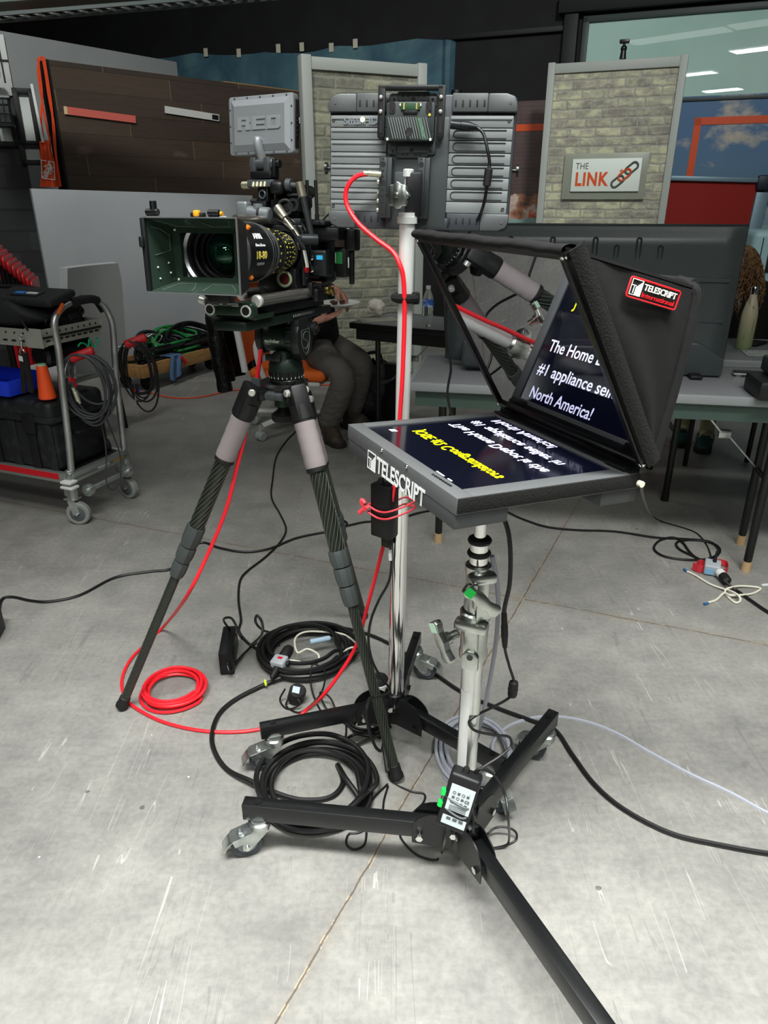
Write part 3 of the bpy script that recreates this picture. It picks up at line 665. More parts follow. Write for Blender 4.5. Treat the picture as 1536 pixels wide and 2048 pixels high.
# crumpled tissue, napkin, bottle on table two
b = B(); c = G(755, 638, .745); b.box((c.x, c.y, .7412), (.24, .16, .002), m=Matrix.Rotation(R(20), 3, 'Z').to_4x4()); tag(b.done('paper_napkin', mat('napkin', '#a7a497', .8)), 'flat paper napkin spread under the crumpled tissue', 'napkin')
def crumple(c, r, seed, name, label, cat, m, sc=(1, 1, .7)):
    rnd = random.Random(seed); t = bmesh.new(); bmesh.ops.create_icosphere(t, subdivisions=3, radius=r)
    vs = [V((rnd.uniform(-1, 1), rnd.uniform(-1, 1), rnd.uniform(-1, 1))).normalized() for _ in range(16)]
    for v in t.verts:
        d = v.co.normalized(); k = max(d.dot(q) for q in vs); v.co = V((d.x*sc[0], d.y*sc[1], d.z*sc[2]))*r*(.3+.85*k**3)
    mz = min(v.co.z for v in t.verts)
    b = B(); b._add(t, Matrix.Translation((c[0], c[1], c[2]-mz))); return tag(b.done(name, m, angle=25), label, cat)
q = G(752, 634, .745); crumple((q.x, q.y, .743), .055, 3, 'crumpled_tissue', 'crumpled white paper tissue on the napkin', 'tissue', mat('tissue', '#d6cfc4', .85), (1, 1, .95))
q = G(855, 652, .74); t = thing('water_bottle', 'clear plastic water bottle with blue label on black-edged table', 'bottle', (q.x, q.y, .74))
pet = mat('clear_pet', '#eef6f6', .05, trans=.95, ior=1.2); f = Matrix.Translation((q.x, q.y, .74)); k = 1.12
b = B(f); b.lathe([(0, .004), (.022, 0), (.03, .006), (.032, .03), (.0295, .045), (.032, .06), (.0295, .075), (.032, .09), (.03, .1), (.0325, .115), (.0325, .148), (.031, .155), (.026, .175), (.016, .2), (.0125, .208), (.0125, .215)], n=24); b.done('bottle_body', pet, t)
b = B(f); b.lathe([(.0332, .112), (.0332, .150)], n=24); lb = b.done('wrap_label', mat('label_blue', '#2a66c4', .4, noise=(30, '#dfe9f4', .5, .6)), t)
b = B(f); b.lathe([(0, .228), (.014, .228), (.0145, .212), (.0145, .21), (0, .21)], n=20); b.done('cap', white_plastic, t)
# cream flask and papers on table three
q = G(1486, 697, .74); f = Matrix.Translation((q.x, q.y, .74)); t = thing('drink_flask', 'cream and green marbled metal flask beside the curly haired woman', 'bottle', f)
fk = NB('marbled_cream', .35); s3 = fk.sep(fk.tc); fn_, _ = fk.noise(fk.map(fk.tc, (1, 1, .22)), 38, 5, .6, .6)
cc = fk.ramp(s3[2], [(.0, '#8a9a6a'), (.08, '#a9ad84'), (.17, '#cfc3a4'), (.3, '#d8cdb4')]); fk.out(fk.mix(fk.ramp(fn_, [(.58, '#000000'), (.68, '#ffffff')]), cc, '#7a6a3e'))
b = B(f); b.lathe([(0, 0), (.034, 0), (.0375, .006), (.0375, .15), (.036, .175), (.028, .215), (.0185, .245), (.0165, .262), (0, .262)], n=28); b.done('flask_body', fk.m, t)
b = B(f); b.lathe([(0, .262), (.017, .262), (.018, .29), (.015, .297), (0, .298)], n=24); b.torus((.018, 0, .285), (0, 1, 0), .012, .002, 16, 6); b.done('cap', chrome, t)
q = G(1530, 708, .742); b = B(); b.box((q.x+.06, q.y, .7415), (.3, .16, .002), m=Matrix.Rotation(R(-15), 3, 'Z').to_4x4()); tag(b.done('paper_sheet', mat('paper_print', '#a9b0ad', .8, noise=(70, '#7f8886', .55, .6))), 'printed sheet lying at the edge of the flask table', 'paper')
q = G(1516, 690, .742); b = B(); b.box((q.x, q.y+.03, .747), (.07, .14, .011), .004, m=Matrix.Rotation(R(-50), 3, 'Z').to_4x4()); tag(b.done('phone_handset', black_plastic), 'black phone lying behind the flask', 'phone')
# slatted silver keyboard and black box on table one
q = G(1505, 752, .74); kf = rz((q.x, q.y, .74), -14); b = B(kf); b.box((0, 0, .01), (.16, .06, .008), .002)
t = thing('keyboard', 'silver keyboard with dark keys behind the black box', 'keyboard', kf); b.box((-.06, .0, .003), (.02, .05, .006)); b.box((.06, 0, .003), (.02, .05, .006)); b.done('keyboard_body', alu, t)
b = B(kf)
for r_ in range(4): b.box((0, -.02+.0135*r_, .0155), (.15, .009, .004), .001)
b.done('key_row', black_plastic, t)
q = G(1525, 800, .74); bf = rz((q.x, q.y+.08, .74), -10); t = thing('black_equipment_box', 'black two-tier equipment box on right end of nearest folding table', 'box', bf)
b = B(bf); b.box((.17, 0, .035), (.36, .2, .07), .012); b.done('box_base', black_plastic, t)
b = B(bf); b.box((.19, .03, .105), (.3, .15, .06), .01); b.box((.2, .03, .145), (.28, .12, .02), .006); b.done('box_top', mat('dark_green_grey', '#2e3a36', .5), t)
# ---- large screen seen from behind, on table one
q1 = G(1440, 748, .742); tx = V((t1x.x, t1x.y, 0)).normalized(); TVW = 1.17
of = V((q1.x, q1.y, 0))-tx*TVW; tvf = frame((of.x, of.y, 0), x=tx, z=(0, 0, 1)); zt_ = ONP(1484, 451, of, tvf.to_3x3() @ V((0, -1, 0))).z
t = thing('large_screen', 'large dark grey flat screen seen from behind on folding table', 'screen', tvf @ Matrix.Translation((TVW/2, 0, .74)))
tvm = mat('screen_shell', '#464c4d', .3, noise=(200, '#404647', .4, .6)); zb_ = .765; hh = zt_-zb_
b = B(tvf)
pr = [(0, -.004), (0, .014), (.012, .018), (.02, 0), (.045, -.018), (.20, -.034), (hh*.8, -.046), (hh-.015, -.046), (hh, -.035), (hh, 0)]
def tvs(u, v):
    k = v*7; i = min(int(k), 6); fr = k-i; P_ = [(hh, .0), (hh-.004, -.006), (hh-.02, -.014), (hh-.05, -.03), (hh*.6, -.045), (hh*.3, -.05), (.02, -.05), (0, -.04)]
    z = P_[i][0]*(1-fr)+P_[i+1][0]*fr; y = P_[i][1]*(1-fr)+P_[i+1][1]*fr
    e = min(u, 1-u)*TVW; y *= min(1, (.15+.85*min(1, e/.05)))
    return V((u*TVW, y, zb_+z))
b.grid(tvs, 60, 42); b.box((TVW/2, .012, zb_+hh/2), (TVW, .02, hh), .004); b.done('shell', tvm, t)
b = B(tvf); b.box((TVW/2, .026, zb_+hh/2), (TVW-.02, .006, hh-.02)); b.done('screen_face', mat('screen_glass', '#050607', .1), t)
b = B(tvf); b.box((TVW/2, .012, zb_+hh), (TVW+.006, .03, .008), .002); b.box((TVW, .012, zb_+hh/2), (.008, .03, hh), .002); b.box((0, .012, zb_+hh/2), (.008, .03, hh), .002); b.done('bezel', mat('bezel_dark', '#222728', .4), t)
yv = -.047
def slot(b, x, z0, z1, w, y=-.044):
    pts = []
    for k in range(9): a = R(180*k/8); pts.append((x+w/2*math.cos(a), y, z1+w/2*math.sin(a)))
    for k in range(9): a = R(180+180*k/8); pts.append((x+w/2*math.cos(a), y, z0+w/2*math.sin(a)))
    b.tube(pts, .0035, 6, 1, closed=True)
xs = [.30, .44, .58, .72, .86]
for i in range(9):
    x = .17+.085*i; b = B(tvf); lg = (i % 2 == 1)
    slot(b, x, zb_+hh-(.21 if lg else .12), zb_+hh-(.055 if lg else .085), .016, -.0335)
    b.done('vent_slot', mat('slot_dark', '#1d2223', .5), t)
for z in (.36, .20):
    b = B(tvf); b.box((TVW-.29, -.046, zb_+z), (.50, .012, .016), .005); b.done('shell_rib', tvm, t)
b = B(tvf); b.prism([(.25, -.02), (TVW-.01, -.02), (TVW-.01, .05), (TVW-.11, .11), (TVW-.13, .115), (.25, .115)], .05, Matrix.Translation((0, -.02, zb_)) @ Matrix.Rotation(R(90), 4, 'X'), .008); b.box((TVW/2-.08, -.1, zb_+.05), (TVW-.32, .1, .12), .02, seg=3); b.done('lower_housing', tvm, t)
for x in (.3, TVW-.12):
    b = B(tvf); b.box((x, -.02, .7495), (.05, .22, .015), .006); b.box((x, -.01, .765), (.05, .03, .03)); b.done('stand_foot', black_plastic, t)
# ---- people -----------------------------------------------------------------------------
def skinned(name, verts, edges, radii, m, parent, sub=2, root=0):
    me = bpy.data.meshes.new(name); me.from_pydata([V(v) for v in verts], edges, [])
    o = bpy.data.objects.new('skin_tmp', me); COL.objects.link(o)
    md = o.modifiers.new('skin', 'SKIN'); md.use_smooth_shade = True
    for i, r in enumerate(radii):
        sv = me.skin_vertices[0].data[i]; sv.radius = (r, r) if not isinstance(r, tuple) else r; sv.use_root = (i == root)
    if sub: s_ = o.modifiers.new('s', 'SUBSURF'); s_.levels = sub; s_.render_levels = sub
    dg = bpy.context.evaluated_depsgraph_get(); nm = bpy.data.meshes.new_from_object(o.evaluated_get(dg))
    bpy.data.objects.remove(o); bpy.data.meshes.remove(me)
    t = bmesh.new(); t.from_mesh(nm); bpy.data.meshes.remove(nm)
    b = B(); b._add(t); return b.done(name, m, parent, angle=0)
def chain(lists):                            # [(points..., radii...)] sharing first points by position
    V_, E_, R_ = [], [], []
    def idx(p, r):
        for i, q in enumerate(V_):
            if (V(q)-V(p)).length < 1e-5: return i
        V_.append(tuple(p)); R_.append(r); return len(V_)-1
    for ch in lists:
        pr = None
        for p, r in ch:
            i = idx(p, r)
            if pr is not None and i != pr: E_.append((pr, i))
            pr = i
    return V_, E_, R_
skin = mat('skin_tone', '#c08d77', .5, noise=(40, '#b37c68', .4, .6)); 
def hand(o, d, palm_n, thumb_side, curl=.5, s=1.0):
    """chains for a five-fingered hand: wrist o, pointing d, palm facing palm_n, thumb towards thumb_side"""
    o, d, pn_, ts = V(o), V(d).normalized(), V(palm_n).normalized(), V(thumb_side).normalized(); out = []
    base = o+d*.045*s
    out.append([(tuple(o), .021*s), (tuple(base), (.026*s))])
    for k, (off, ln) in enumerate(((.028, .072), (.009, .08), (-.010, .075), (-.027, .06))):
        kn = o+d*.085*s+ts*off*s; dd_ = d; p = kn; ch = [(tuple(base), .026*s), (tuple(kn), .011*s)]
        for j, fr in enumerate((.45, .32, .23)):
            a = curl*(.55+.35*j); dd_ = (d*math.cos(a*1.5)+pn_*math.sin(a*1.5)).normalized(); p = p+dd_*ln*fr*s; ch.append((tuple(p), (.0088-.0012*j)*s))
        out.append(ch)
    th = o+d*.03*s+ts*.026*s; t1 = th+(d*.5+ts*.55+pn_*.4).normalized()*.035*s; t2 = t1+(d*.8+pn_*.45).normalized()*.03*s
    out.append([(tuple(base), .026*s), (tuple(th), .014*s), (tuple(t1), .0115*s), (tuple(t2), .009*s)])
    return out
def head(c, face, m, parent_b):              # adds a sculpted head to builder: c = centre, face = facing dir
    f = frame(c, x=V(face), z=(0, 0, 1)); t = bmesh.new(); bmesh.ops.create_uvsphere(t, u_segments=32, v_segments=24, radius=1)
    for v in t.verts:
        x, y, z = v.co; X = x*.098; Y = y*.076; Z = z*.118
        if z < 0: Y *= 1-.28*(-z)**1.5; X *= 1-.10*(-z)
        if x > .6: X -= .010*(x-.6)
        nose = math.exp(-((y/.16)**2+((z+.12)/.2)**2)); 
        if x > 0: X += .030*nose*x
        for s_ in (-1, 1): X -= .008*math.exp(-(((y-s_*.38)/.2)**2+((z-.1)/.14)**2)) if x > 0 else 0
        mouth = math.exp(-((y/.34)**2+((z+.5)/.09)**2)); X += .005*mouth if x > 0 else 0
        X -= .004*math.exp(-((y/.34)**2+((z+.5)/.025)**2)) if x > 0 else 0
        v.co = (X, Y, Z)
    parent_b._add(t, f)
    for s_ in (-1, 1): parent_b.ball(f @ V((-.008, s_*.076, -.006)), .032, (.62, .34, 1), 14, m=f.to_3x3().to_4x4())
    return f
def face(f, parent):
    for s_ in (-1, 1):
        b = B(f); b.ball((.079, s_*.030, .012), .0125, n=14); e = b.done('eye', mat('eye_white', '#d9d6cf', .3), parent, angle=0)
        b = B(f); b.ball((.0885, s_*.030, .012), .0055, n=10); b.done('iris', mat('iris_brown', '#2a1c14', .3), e, angle=0)
        b = B(f); b.tube([(.088, s_*.014, .032), (.090, s_*.03, .037), (.080, s_*.046, .032)], .0035, 6, 4); b.done('eyebrow', mat('brown_hair', '#33241a', .7), parent)
    b = B(f); b.tube([(.086, -.022, -.060), (.094, 0, -.058), (.086, .022, -.060)], .0048, 8, 5); b.done('lips', mat('lip_tone', '#9a5f55', .5), parent)
# seated man --------------------------------------------------------------------------------
hipR, kneeR, ankR = V((-.46, 4.60, .53)), AY(692, 752, 4.32), AY(652, 862, 4.40)
hipL, kneeL, ankL = V((-.40, 4.79, .53)), AY(728, 722, 4.62), AY(703, 832, 4.66)
pel = (hipR+hipL)/2; chest = V((-.46, 4.68, .82)); neck = V((-.40, 4.66, .955)); hd = V((-.345, 4.64, 1.08))
shR, shL = V((-.445, 4.51, .885)), V((-.425, 4.85, .885))
wrR, wrL = AY(634, 641, 4.28), AY(671, 577, 4.44); elR, elL = AY(600, 700, 4.42), AY(624, 588, 4.66)
man = thing('person', 'seated person in black hoodie and grey trousers eating from a white plate', 'person', Matrix.Translation((pel.x, pel.y, 0)))
hR = hand(wrR, (.92, -.08, .26), (0, .1, 1), (-.1, .9, .1), .22); hL = hand(wrL, (.62, -.12, -.62), (-.62, -.1, -.62), (-.1, -.95, .1), .55)
ch = [[(tuple(pel), .10), (tuple((pel+chest)/2), .095), (tuple(chest), .10), (tuple(chest*.35+neck*.65), .055), (tuple(neck), .046), (tuple(hd-V((.01, 0, .02))), .055)],
      [(tuple(chest), .10), (tuple(shR), .05), (tuple(elR), .040), (tuple(wrR), .024)], [(tuple(chest), .10), (tuple(shL), .05), (tuple(elL), .040), (tuple(wrL), .024)],
      [(tuple(pel), .10), (tuple(hipR), .075), (tuple(kneeR), .055), (tuple(ankR), .038)], [(tuple(pel), .10), (tuple(hipL), .075), (tuple(kneeL), .055), (tuple(ankL), .038)]]+hR+hL
vv, ee, rr = chain(ch)
body = skinned('body', vv, ee, rr, skin, man)
b = B(); hf = head(hd+V((.03, 0, .02)), (.95, -.2, -.25), skin, b); hm = b.done('head', skin, man, angle=0); face(hf, man)
b = B(hf); t_ = bmesh.new(); bmesh.ops.create_uvsphere(t_, u_segments=40, v_segments=28, radius=1)
for v in [v for v in t_.verts if v.co.z < -.42 or (v.co.x > .30+.35*abs(v.co.y) and v.co.z < .58) or (v.co.x > .05 and v.co.z < .05 and abs(v.co.y) > .3)]: t_.verts.remove(v)
for v in t_.verts: k = 1+.02*math.sin(v.co.x*23+v.co.z*17)+.015*math.sin(v.co.y*31); v.co = V((v.co.x*.106*k-.004, v.co.y*.086*k, v.co.z*.126*k))
b._add(t_); b.done('hair', mat('brown_hair', '#33241a', .7), man, angle=0)
hood = mat('black_hoodie', '#141516', .85, bump=(25, .4, .02)); trou = mat('grey_trousers', '#5f5c57', .85, bump=(14, .45, .04), stretch=(1, 1, 2.2))
up_ = chest-pel
vv, ee, rr = chain([[(tuple(pel+V((.01, 0, .01))), .155), (tuple(pel+up_*.35), .165), (tuple(pel+up_*.7), .16), (tuple(chest), .145), (tuple(chest*.4+neck*.6), .082), (tuple(neck-V((.005, 0, .005))), .062)],
      [(tuple(chest), .145), (tuple(shR), .080), (tuple((shR+elR)/2), .068), (tuple(elR), .062), (tuple(wrR-(wrR-elR).normalized()*.035), .042)], [(tuple(chest), .145), (tuple(shL), .080), (tuple((shL+elL)/2), .066), (tuple(elL), .060), (tuple(wrL-(wrL-elL).normalized()*.018), .043)]])
skinned('hoodie', vv, ee, rr, hood, man)
b = B(); b.tube([neck+V((-.075, 0, -.02)), neck+V((-.05, .07, -.03)), neck+V((.03, .06, -.06)), neck+V((.06, 0, -.085)), neck+V((.03, -.06, -.06)), neck+V((-.05, -.07, -.03))], .032, 10, 6, closed=True); b.ball(neck+V((-.10, 0, -.05)), .075, (.6, 1.1, .9), 18); b.done('hood', hood, man, angle=0)
wst = pel+V((-.03, 0, .10))
vv, ee, rr = chain([[(tuple(wst), .135), (tuple(pel+V((-.02, 0, .01))), .150), (tuple(hipR+V((.03, -.01, 0))), .112), (tuple((hipR+kneeR)/2), .100), (tuple(kneeR), .088), (tuple((kneeR*.5+ankR*.5)), .082), (tuple(ankR+V((0, 0, .02))), .076)], [(tuple(pel+V((-.02, 0, .01))), .150), (tuple(hipL+V((.03, .01, 0))), .112), (tuple((hipL+kneeL)/2), .100), (tuple(kneeL), .088), (tuple((kneeL*.5+ankL*.5)), .08), (tuple(ankL+V((0, 0, .02))), .076)]])
skinned('trousers', vv, ee, rr, trou, man)
boot_m = mat('brown_boot', '#3b332b', .75, noise=(26, '#5a4d3e', .48, .7)); sole_m = mat('boot_sole', '#2a2724', .7)
def boot(an, d, parent, m, sm, h=.13, s=1.0, name='boot'):
    f = frame((an.x, an.y, 0), x=V(d), z=(0, 0, 1)); b = B(f)
    def bf(u, v):
        a = 2*math.pi*u; z = .028*s+v*h; k = max(0, 1-v*1.5)
        x0, x1 = -.075*s, (.075+.13*k**.6)*s; w_ = (.045+.008*math.sin(3*v))*s
        cx_, rx = (x0+x1)/2, (x1-x0)/2
        zz = z if math.cos(a) < .2 else min(z, .028*s+v*h)
        return V((cx_+rx*math.cos(a), w_*math.sin(a)*(1+.15*max(0, math.cos(a))*k), zz))
    b.grid(bf, 28, 12, .006, closed_u=True); o = b.done(name, m, parent, angle=60)
    b = B(f); b.prism([(x*s, y*s) for x, y in ((-.085, .03), (-.085, -.03), (-.06, -.045), (.08, -.05), (.16, -.052), (.2, -.035), (.213, 0), (.2, .035), (.16, .052), (.08, .05), (-.06, .045))], .032*s, bev=.006*s); b.done('sole', sm, o)
boot(ankR, (.55, -.83, 0), man, boot_m, sole_m); boot(ankL, (.75, -.66, 0), man, boot_m, sole_m)
b = B(); b.torus(wrR-(wrR-elR).normalized()*.02, wrR-elR, .03, .008, 20, 6); b.ball(wrR-(wrR-elR).normalized()*.02+V((0, -.03, .0)), .014); b.done('wristwatch', steel_dark, man)
pl = AY(680, 611, 4.36); b = B(Matrix.Translation(pl) @ Matrix.Rotation(R(2), 4, 'X')); b.lathe([(0, 0), (.075, 0), (.085, .006), (.118, .016), (.119, .019), (.085, .010), (.075, .004), (0, .004)], n=40); tag(b.done('paper_plate', mat('white_plate', '#dfe3df', .5)), 'white round plate held by the seated person', 'plate')
for k, (dx, dy) in enumerate(((-.03, -.02), (.01, .02), (-.045, .02))): crumple((pl.x+dx, pl.y+dy, pl.z+.006), .018, 20+k, 'food_morsel', ('dark food bit on the near side of the white plate', 'dark food bit in the middle of the white plate', 'dark food bit on the left side of the white plate')[k], 'food', mat('brown_food', '#4a2f24', .7))
# the man's office chair ----------------------------------------------------------------------
cf = rz((pel.x-.15, pel.y-.05, 0), -12); ch_ = thing('office_chair', 'orange and white swivel office chair under the seated person', 'chair', cf)
ofab = mat('orange_upholstery', '#e2661c', .7, bump=(200, .2, .002))
b = B(cf); b.box((.02, 0, .415), (.50, .48, .07), .03, seg=4); b.done('seat', ofab, ch_)
b = B(cf); b.box((.0, 0, .365), (.46, .44, .03), .01); b.done('seat_shell', white_plastic, ch_)
b = B(cf); b.grid(lambda u, v: V((-.25-.06*v-.03*math.sin(math.pi*u), -.22+.44*u, .46+.5*v)), 12, 12, .03); b.done('backrest', ofab, ch_)
b = B(cf); b.tube([(-.25, -.24, .43), (-.28, -.25, .7), (-.33, -.23, .97), (-.34, 0, 1.0), (-.33, .23, .97), (-.28, .25, .7), (-.25, .24, .43)], .022, 10, 6); b.done('back_frame', white_plastic, ch_)
for s_ in (-1, 1): b = B(cf); b.tube([(-.12, s_*.25, .39), (-.14, s_*.29, .52), (-.12, s_*.29, .64), (.12, s_*.29, .64)], .018, 8, 5); b.done('armrest', white_plastic, ch_)
b = B(cf); b.cyl((0, 0, .12), (0, 0, .36), .03); b.done('gas_column', black_metal, ch_)
for k in range(5):
    a = R(k*72-118); d = V((math.cos(a), math.sin(a), 0)); b = B(cf); b.grid(lambda u, v: d*(.03+.29*v)+V((-d.y, d.x, 0))*(.035*(1-.35*v)*math.cos(2*math.pi*u))+V((0, 0, .125-.035*v+.018*math.sin(2*math.pi*u))), 12, 8, closed_u=True); lg = b.done('base_leg', white_plastic, ch_)
    e = d*.33; b = B(cf); b.cyl(e+V((0, 0, .03)), e+V((0, 0, .09)), .011); b.cyl(e+V((-d.y, d.x, 0))*.028+V((0, 0, .03)), e-V((-d.y, d.x, 0))*.028+V((0, 0, .03)), .03, bev=.006); b.done('caster', mat('grey_caster', '#a9afac', .45), lg)
# black leather jacket over the chair back
jm = mat('black_leather', '#0b0b0c', .32, bump=(16, .8, .03)); jk = thing('leather_jacket', 'black leather jacket draped over the back of the orange chair', 'jacket', cf @ Matrix.Translation((-.32, 0, .35)))
b = B(cf); b.grid(lambda u, v: V((-.36-.03*math.cos(math.pi*(v-.5))*1.0+.02*math.sin(u*17+v*4)+(.16*(v-.86)/.14 if v > .86 else 0), -.24+.46*u+.015*math.sin(v*9), .36+.70*v-(.05 if v > .95 else 0))), 28, 24, .02); b.done('jacket_body', jm, jk)
for s_, x in ((-1, -.40), (1, -.36)):
    b = B(cf); b.tube([(-.35, s_*.18, .97), (-.41, s_*.25, .88), (x-.02, s_*.25, .6), (x, s_*.23, .30)], lambda u: .055-.008*u+.004*math.sin(u*40), 12, 8); b.done('sleeve', jm, jk)
# black backpack on the floor -----------------------------------------------------------------
q = G(735, 838); bpf = rz((q.x, q.y, 0), -25); t = thing('backpack', 'black backpack slumped on floor under the black-edged table', 'bag', bpf)
bpm = mat('black_nylon', '#0d0e0f', .6, bump=(18, .8, .04))
b = B(bpf); b.grid(lambda u, v: V((.21*math.cos(2*math.pi*u)*(math.sin(math.pi*min(.98, .12+.85*v))**.5)+.05*v, .15*math.sin(2*math.pi*u)*(math.sin(math.pi*min(.98, .12+.85*v))**.5)+.02*math.sin(9*v), .01+.40*v+.02*math.sin(7*u*6.28))), 28, 18, closed_u=True); b.done('pack_body', bpm, t, angle=0)
b = B(bpf); b.ball((.04, -.15, .16), .12, (1, .5, .9)); b.done('front_pocket', bpm, t)
b = B(bpf); b.tube([(-.05, .12, .38), (-.04, .1, .44), (.04, .1, .45), (.06, .12, .38)], .012); b.tube([(-.12, .13, .35), (-.26, .0, .2), (-.25, -.05, .03), (-.12, -.12, .02)], .014); b.done('strap', bpm, t)
q = G(790, 775, .28); b = B(rz((q.x, q.y, 0), -30)); b.box((0, 0, .22), (.13, .06, .44), .01); tag(b.done('black_tool_case', black_plastic), 'small upright black case standing beside the backpack', 'case')
# curly haired woman behind the screen ---------------------------------------------------------
hw = AY(1462, 545, 4.05)
wo = thing('person', 'curly haired person in black sitting behind the large screen', 'person', Matrix.Translation((hw.x-.05, hw.y, 0)))
px_, py_ = hw.x-.06, hw.y; pelw = V((px_+.1, py_+.1, .5)); chw = V((px_+.02, py_+.04, .88)); nkw = V((px_, py_, 1.05))
aL, aR = G(1408, 890), G(1362, 878); aL.z = aR.z = .085
kL, kR = V((aL.x+.02, aL.y-.02, .5)), V((aR.x+.02, aR.y-.02, .5))
s1, s2 = V((px_-.1, py_-.14, .98)), V((px_+.12, py_+.2, .98)); w1, w2 = V((px_-.42, py_-.32, .79)), V((px_-.34, py_+.05, .79)); e1, e2 = V((px_-.2, py_-.26, .78)), V((px_-.02, py_+.26, .78))
hh1 = hand(w1, (-1, -.1, 0), (0, 0, -1), (0, 1, 0), .25); hh2 = hand(w2, (-1, -.1, 0), (0, 0, -1), (0, -1, 0), .25)
vv, ee, rr = chain([[(tuple(pelw), .10), (tuple((pelw+chw)/2), .09), (tuple(chw), .09), (tuple(nkw), .043), (tuple(hw), .055)], [(tuple(chw), .09), (tuple(s1), .05), (tuple(e1), .037), (tuple(w1), .022)], [(tuple(chw), .09), (tuple(s2), .05), (tuple(e2), .037), (tuple(w2), .022)],
     [(tuple(pelw), .10), (tuple(kL), .055), (tuple(aL), .036)], [(tuple(pelw), .10), (tuple(kR), .055), (tuple(aR), .036)]]+hh1+hh2); skinned('body', vv, ee, rr, skin, wo)
b = B(); hf2 = head(hw, (-1, -.25, -.1), skin, b); b.done('head', skin, wo, angle=0); face(hf2, wo)
vv, ee, rr = chain([[(tuple(pelw), .15), (tuple((pelw+chw)/2), .135), (tuple(chw), .14), (tuple(nkw-V((0, 0, .03))), .065)], [(tuple(chw), .14), (tuple(s1), .066), (tuple(e1), .05), (tuple(w1+V((.05, 0, 0))), .035)], [(tuple(chw), .14), (tuple(s2), .066), (tuple(e2), .05), (tuple(w2+V((.05, 0, 0))), .035)]]); skinned('black_top', vv, ee, rr, hood, wo)
vv, ee, rr = chain([[(tuple(pelw), .14), (tuple(kL), .075), (tuple(aL+V((0, 0, .11))), .07)], [(tuple(pelw), .14), (tuple(kR), .075), (tuple(aR+V((0, 0, .10))), .07)]]); skinned('black_trousers', vv, ee, rr, hood, wo)
sock = mat('pale_sock', '#c9c19a', .8); shoe = mat('teal_shoe', '#2c5a55', .6)
for a_ in (aL, aR):
    b = B(); b.tube([a_+V((0, 0, .10)), a_, a_+V((-.02, -.05, -.03))], .045, 12, 4); b.done('sock', sock, wo)
    boot(a_, (-.45, -.9, 0), wo, shoe, sole_m, .055, 1.0, 'shoe')
hair_m = mat('auburn_hair', '#5d4028', .5, noise=(60, '#8d6a44', .4, .62)); rnd = random.Random(5)
b = B()
b.ball(hw+V((.035, .0, .02)), .112, (1, .95, 1.12), 20)
for k in range(330):
    a = rnd.uniform(0, 2*math.pi); el = rnd.uniform(-.2, 1.5)
    d = V((math.cos(a)*math.cos(el), math.sin(a)*math.cos(el), math.sin(el)))
    if d.x < -.55 and el < .75: continue
    p = hw+V((.03, 0, .02))+V((d.x*.105, d.y*.1, d.z*.12)); ln = rnd.uniform(.13, .23); ph = rnd.uniform(0, 6); pts = []
    for j in range(9):
        u = j/8; pts.append(p+V((d.x*.045*math.sin(u*2)+.010*math.sin(ph+u*19), d.y*.05*math.sin(u*2)+.010*math.cos(ph+u*19), -ln*u*(1 if el < 1 else .9)+.03*math.sin(u*3)*(el > .6))))
    b.tube(pts, lambda u: .0046*(1-.5*u), 5, 2)
b.done('curly_hair', hair_m, wo, angle=0)
# her chair: dark seat back
wf2 = rz((pelw.x, pelw.y, 0), 190); t = thing('side_chair', 'black chair under the curly haired person', 'chair', wf2)
b = B(wf2); b.box((0, 0, .40), (.44, .44, .06), .02); b.done('seat', black_plastic, t)
b = B(wf2); b.box((-.26, 0, .75), (.04, .42, .5), .02); b.done('backrest', black_plastic, t)
for x in (-.2, .2):
    for y in (-.2, .2): b = B(wf2); b.cyl((x, y, 0), (x, y, .38), .014); b.done('leg', black_metal, t)
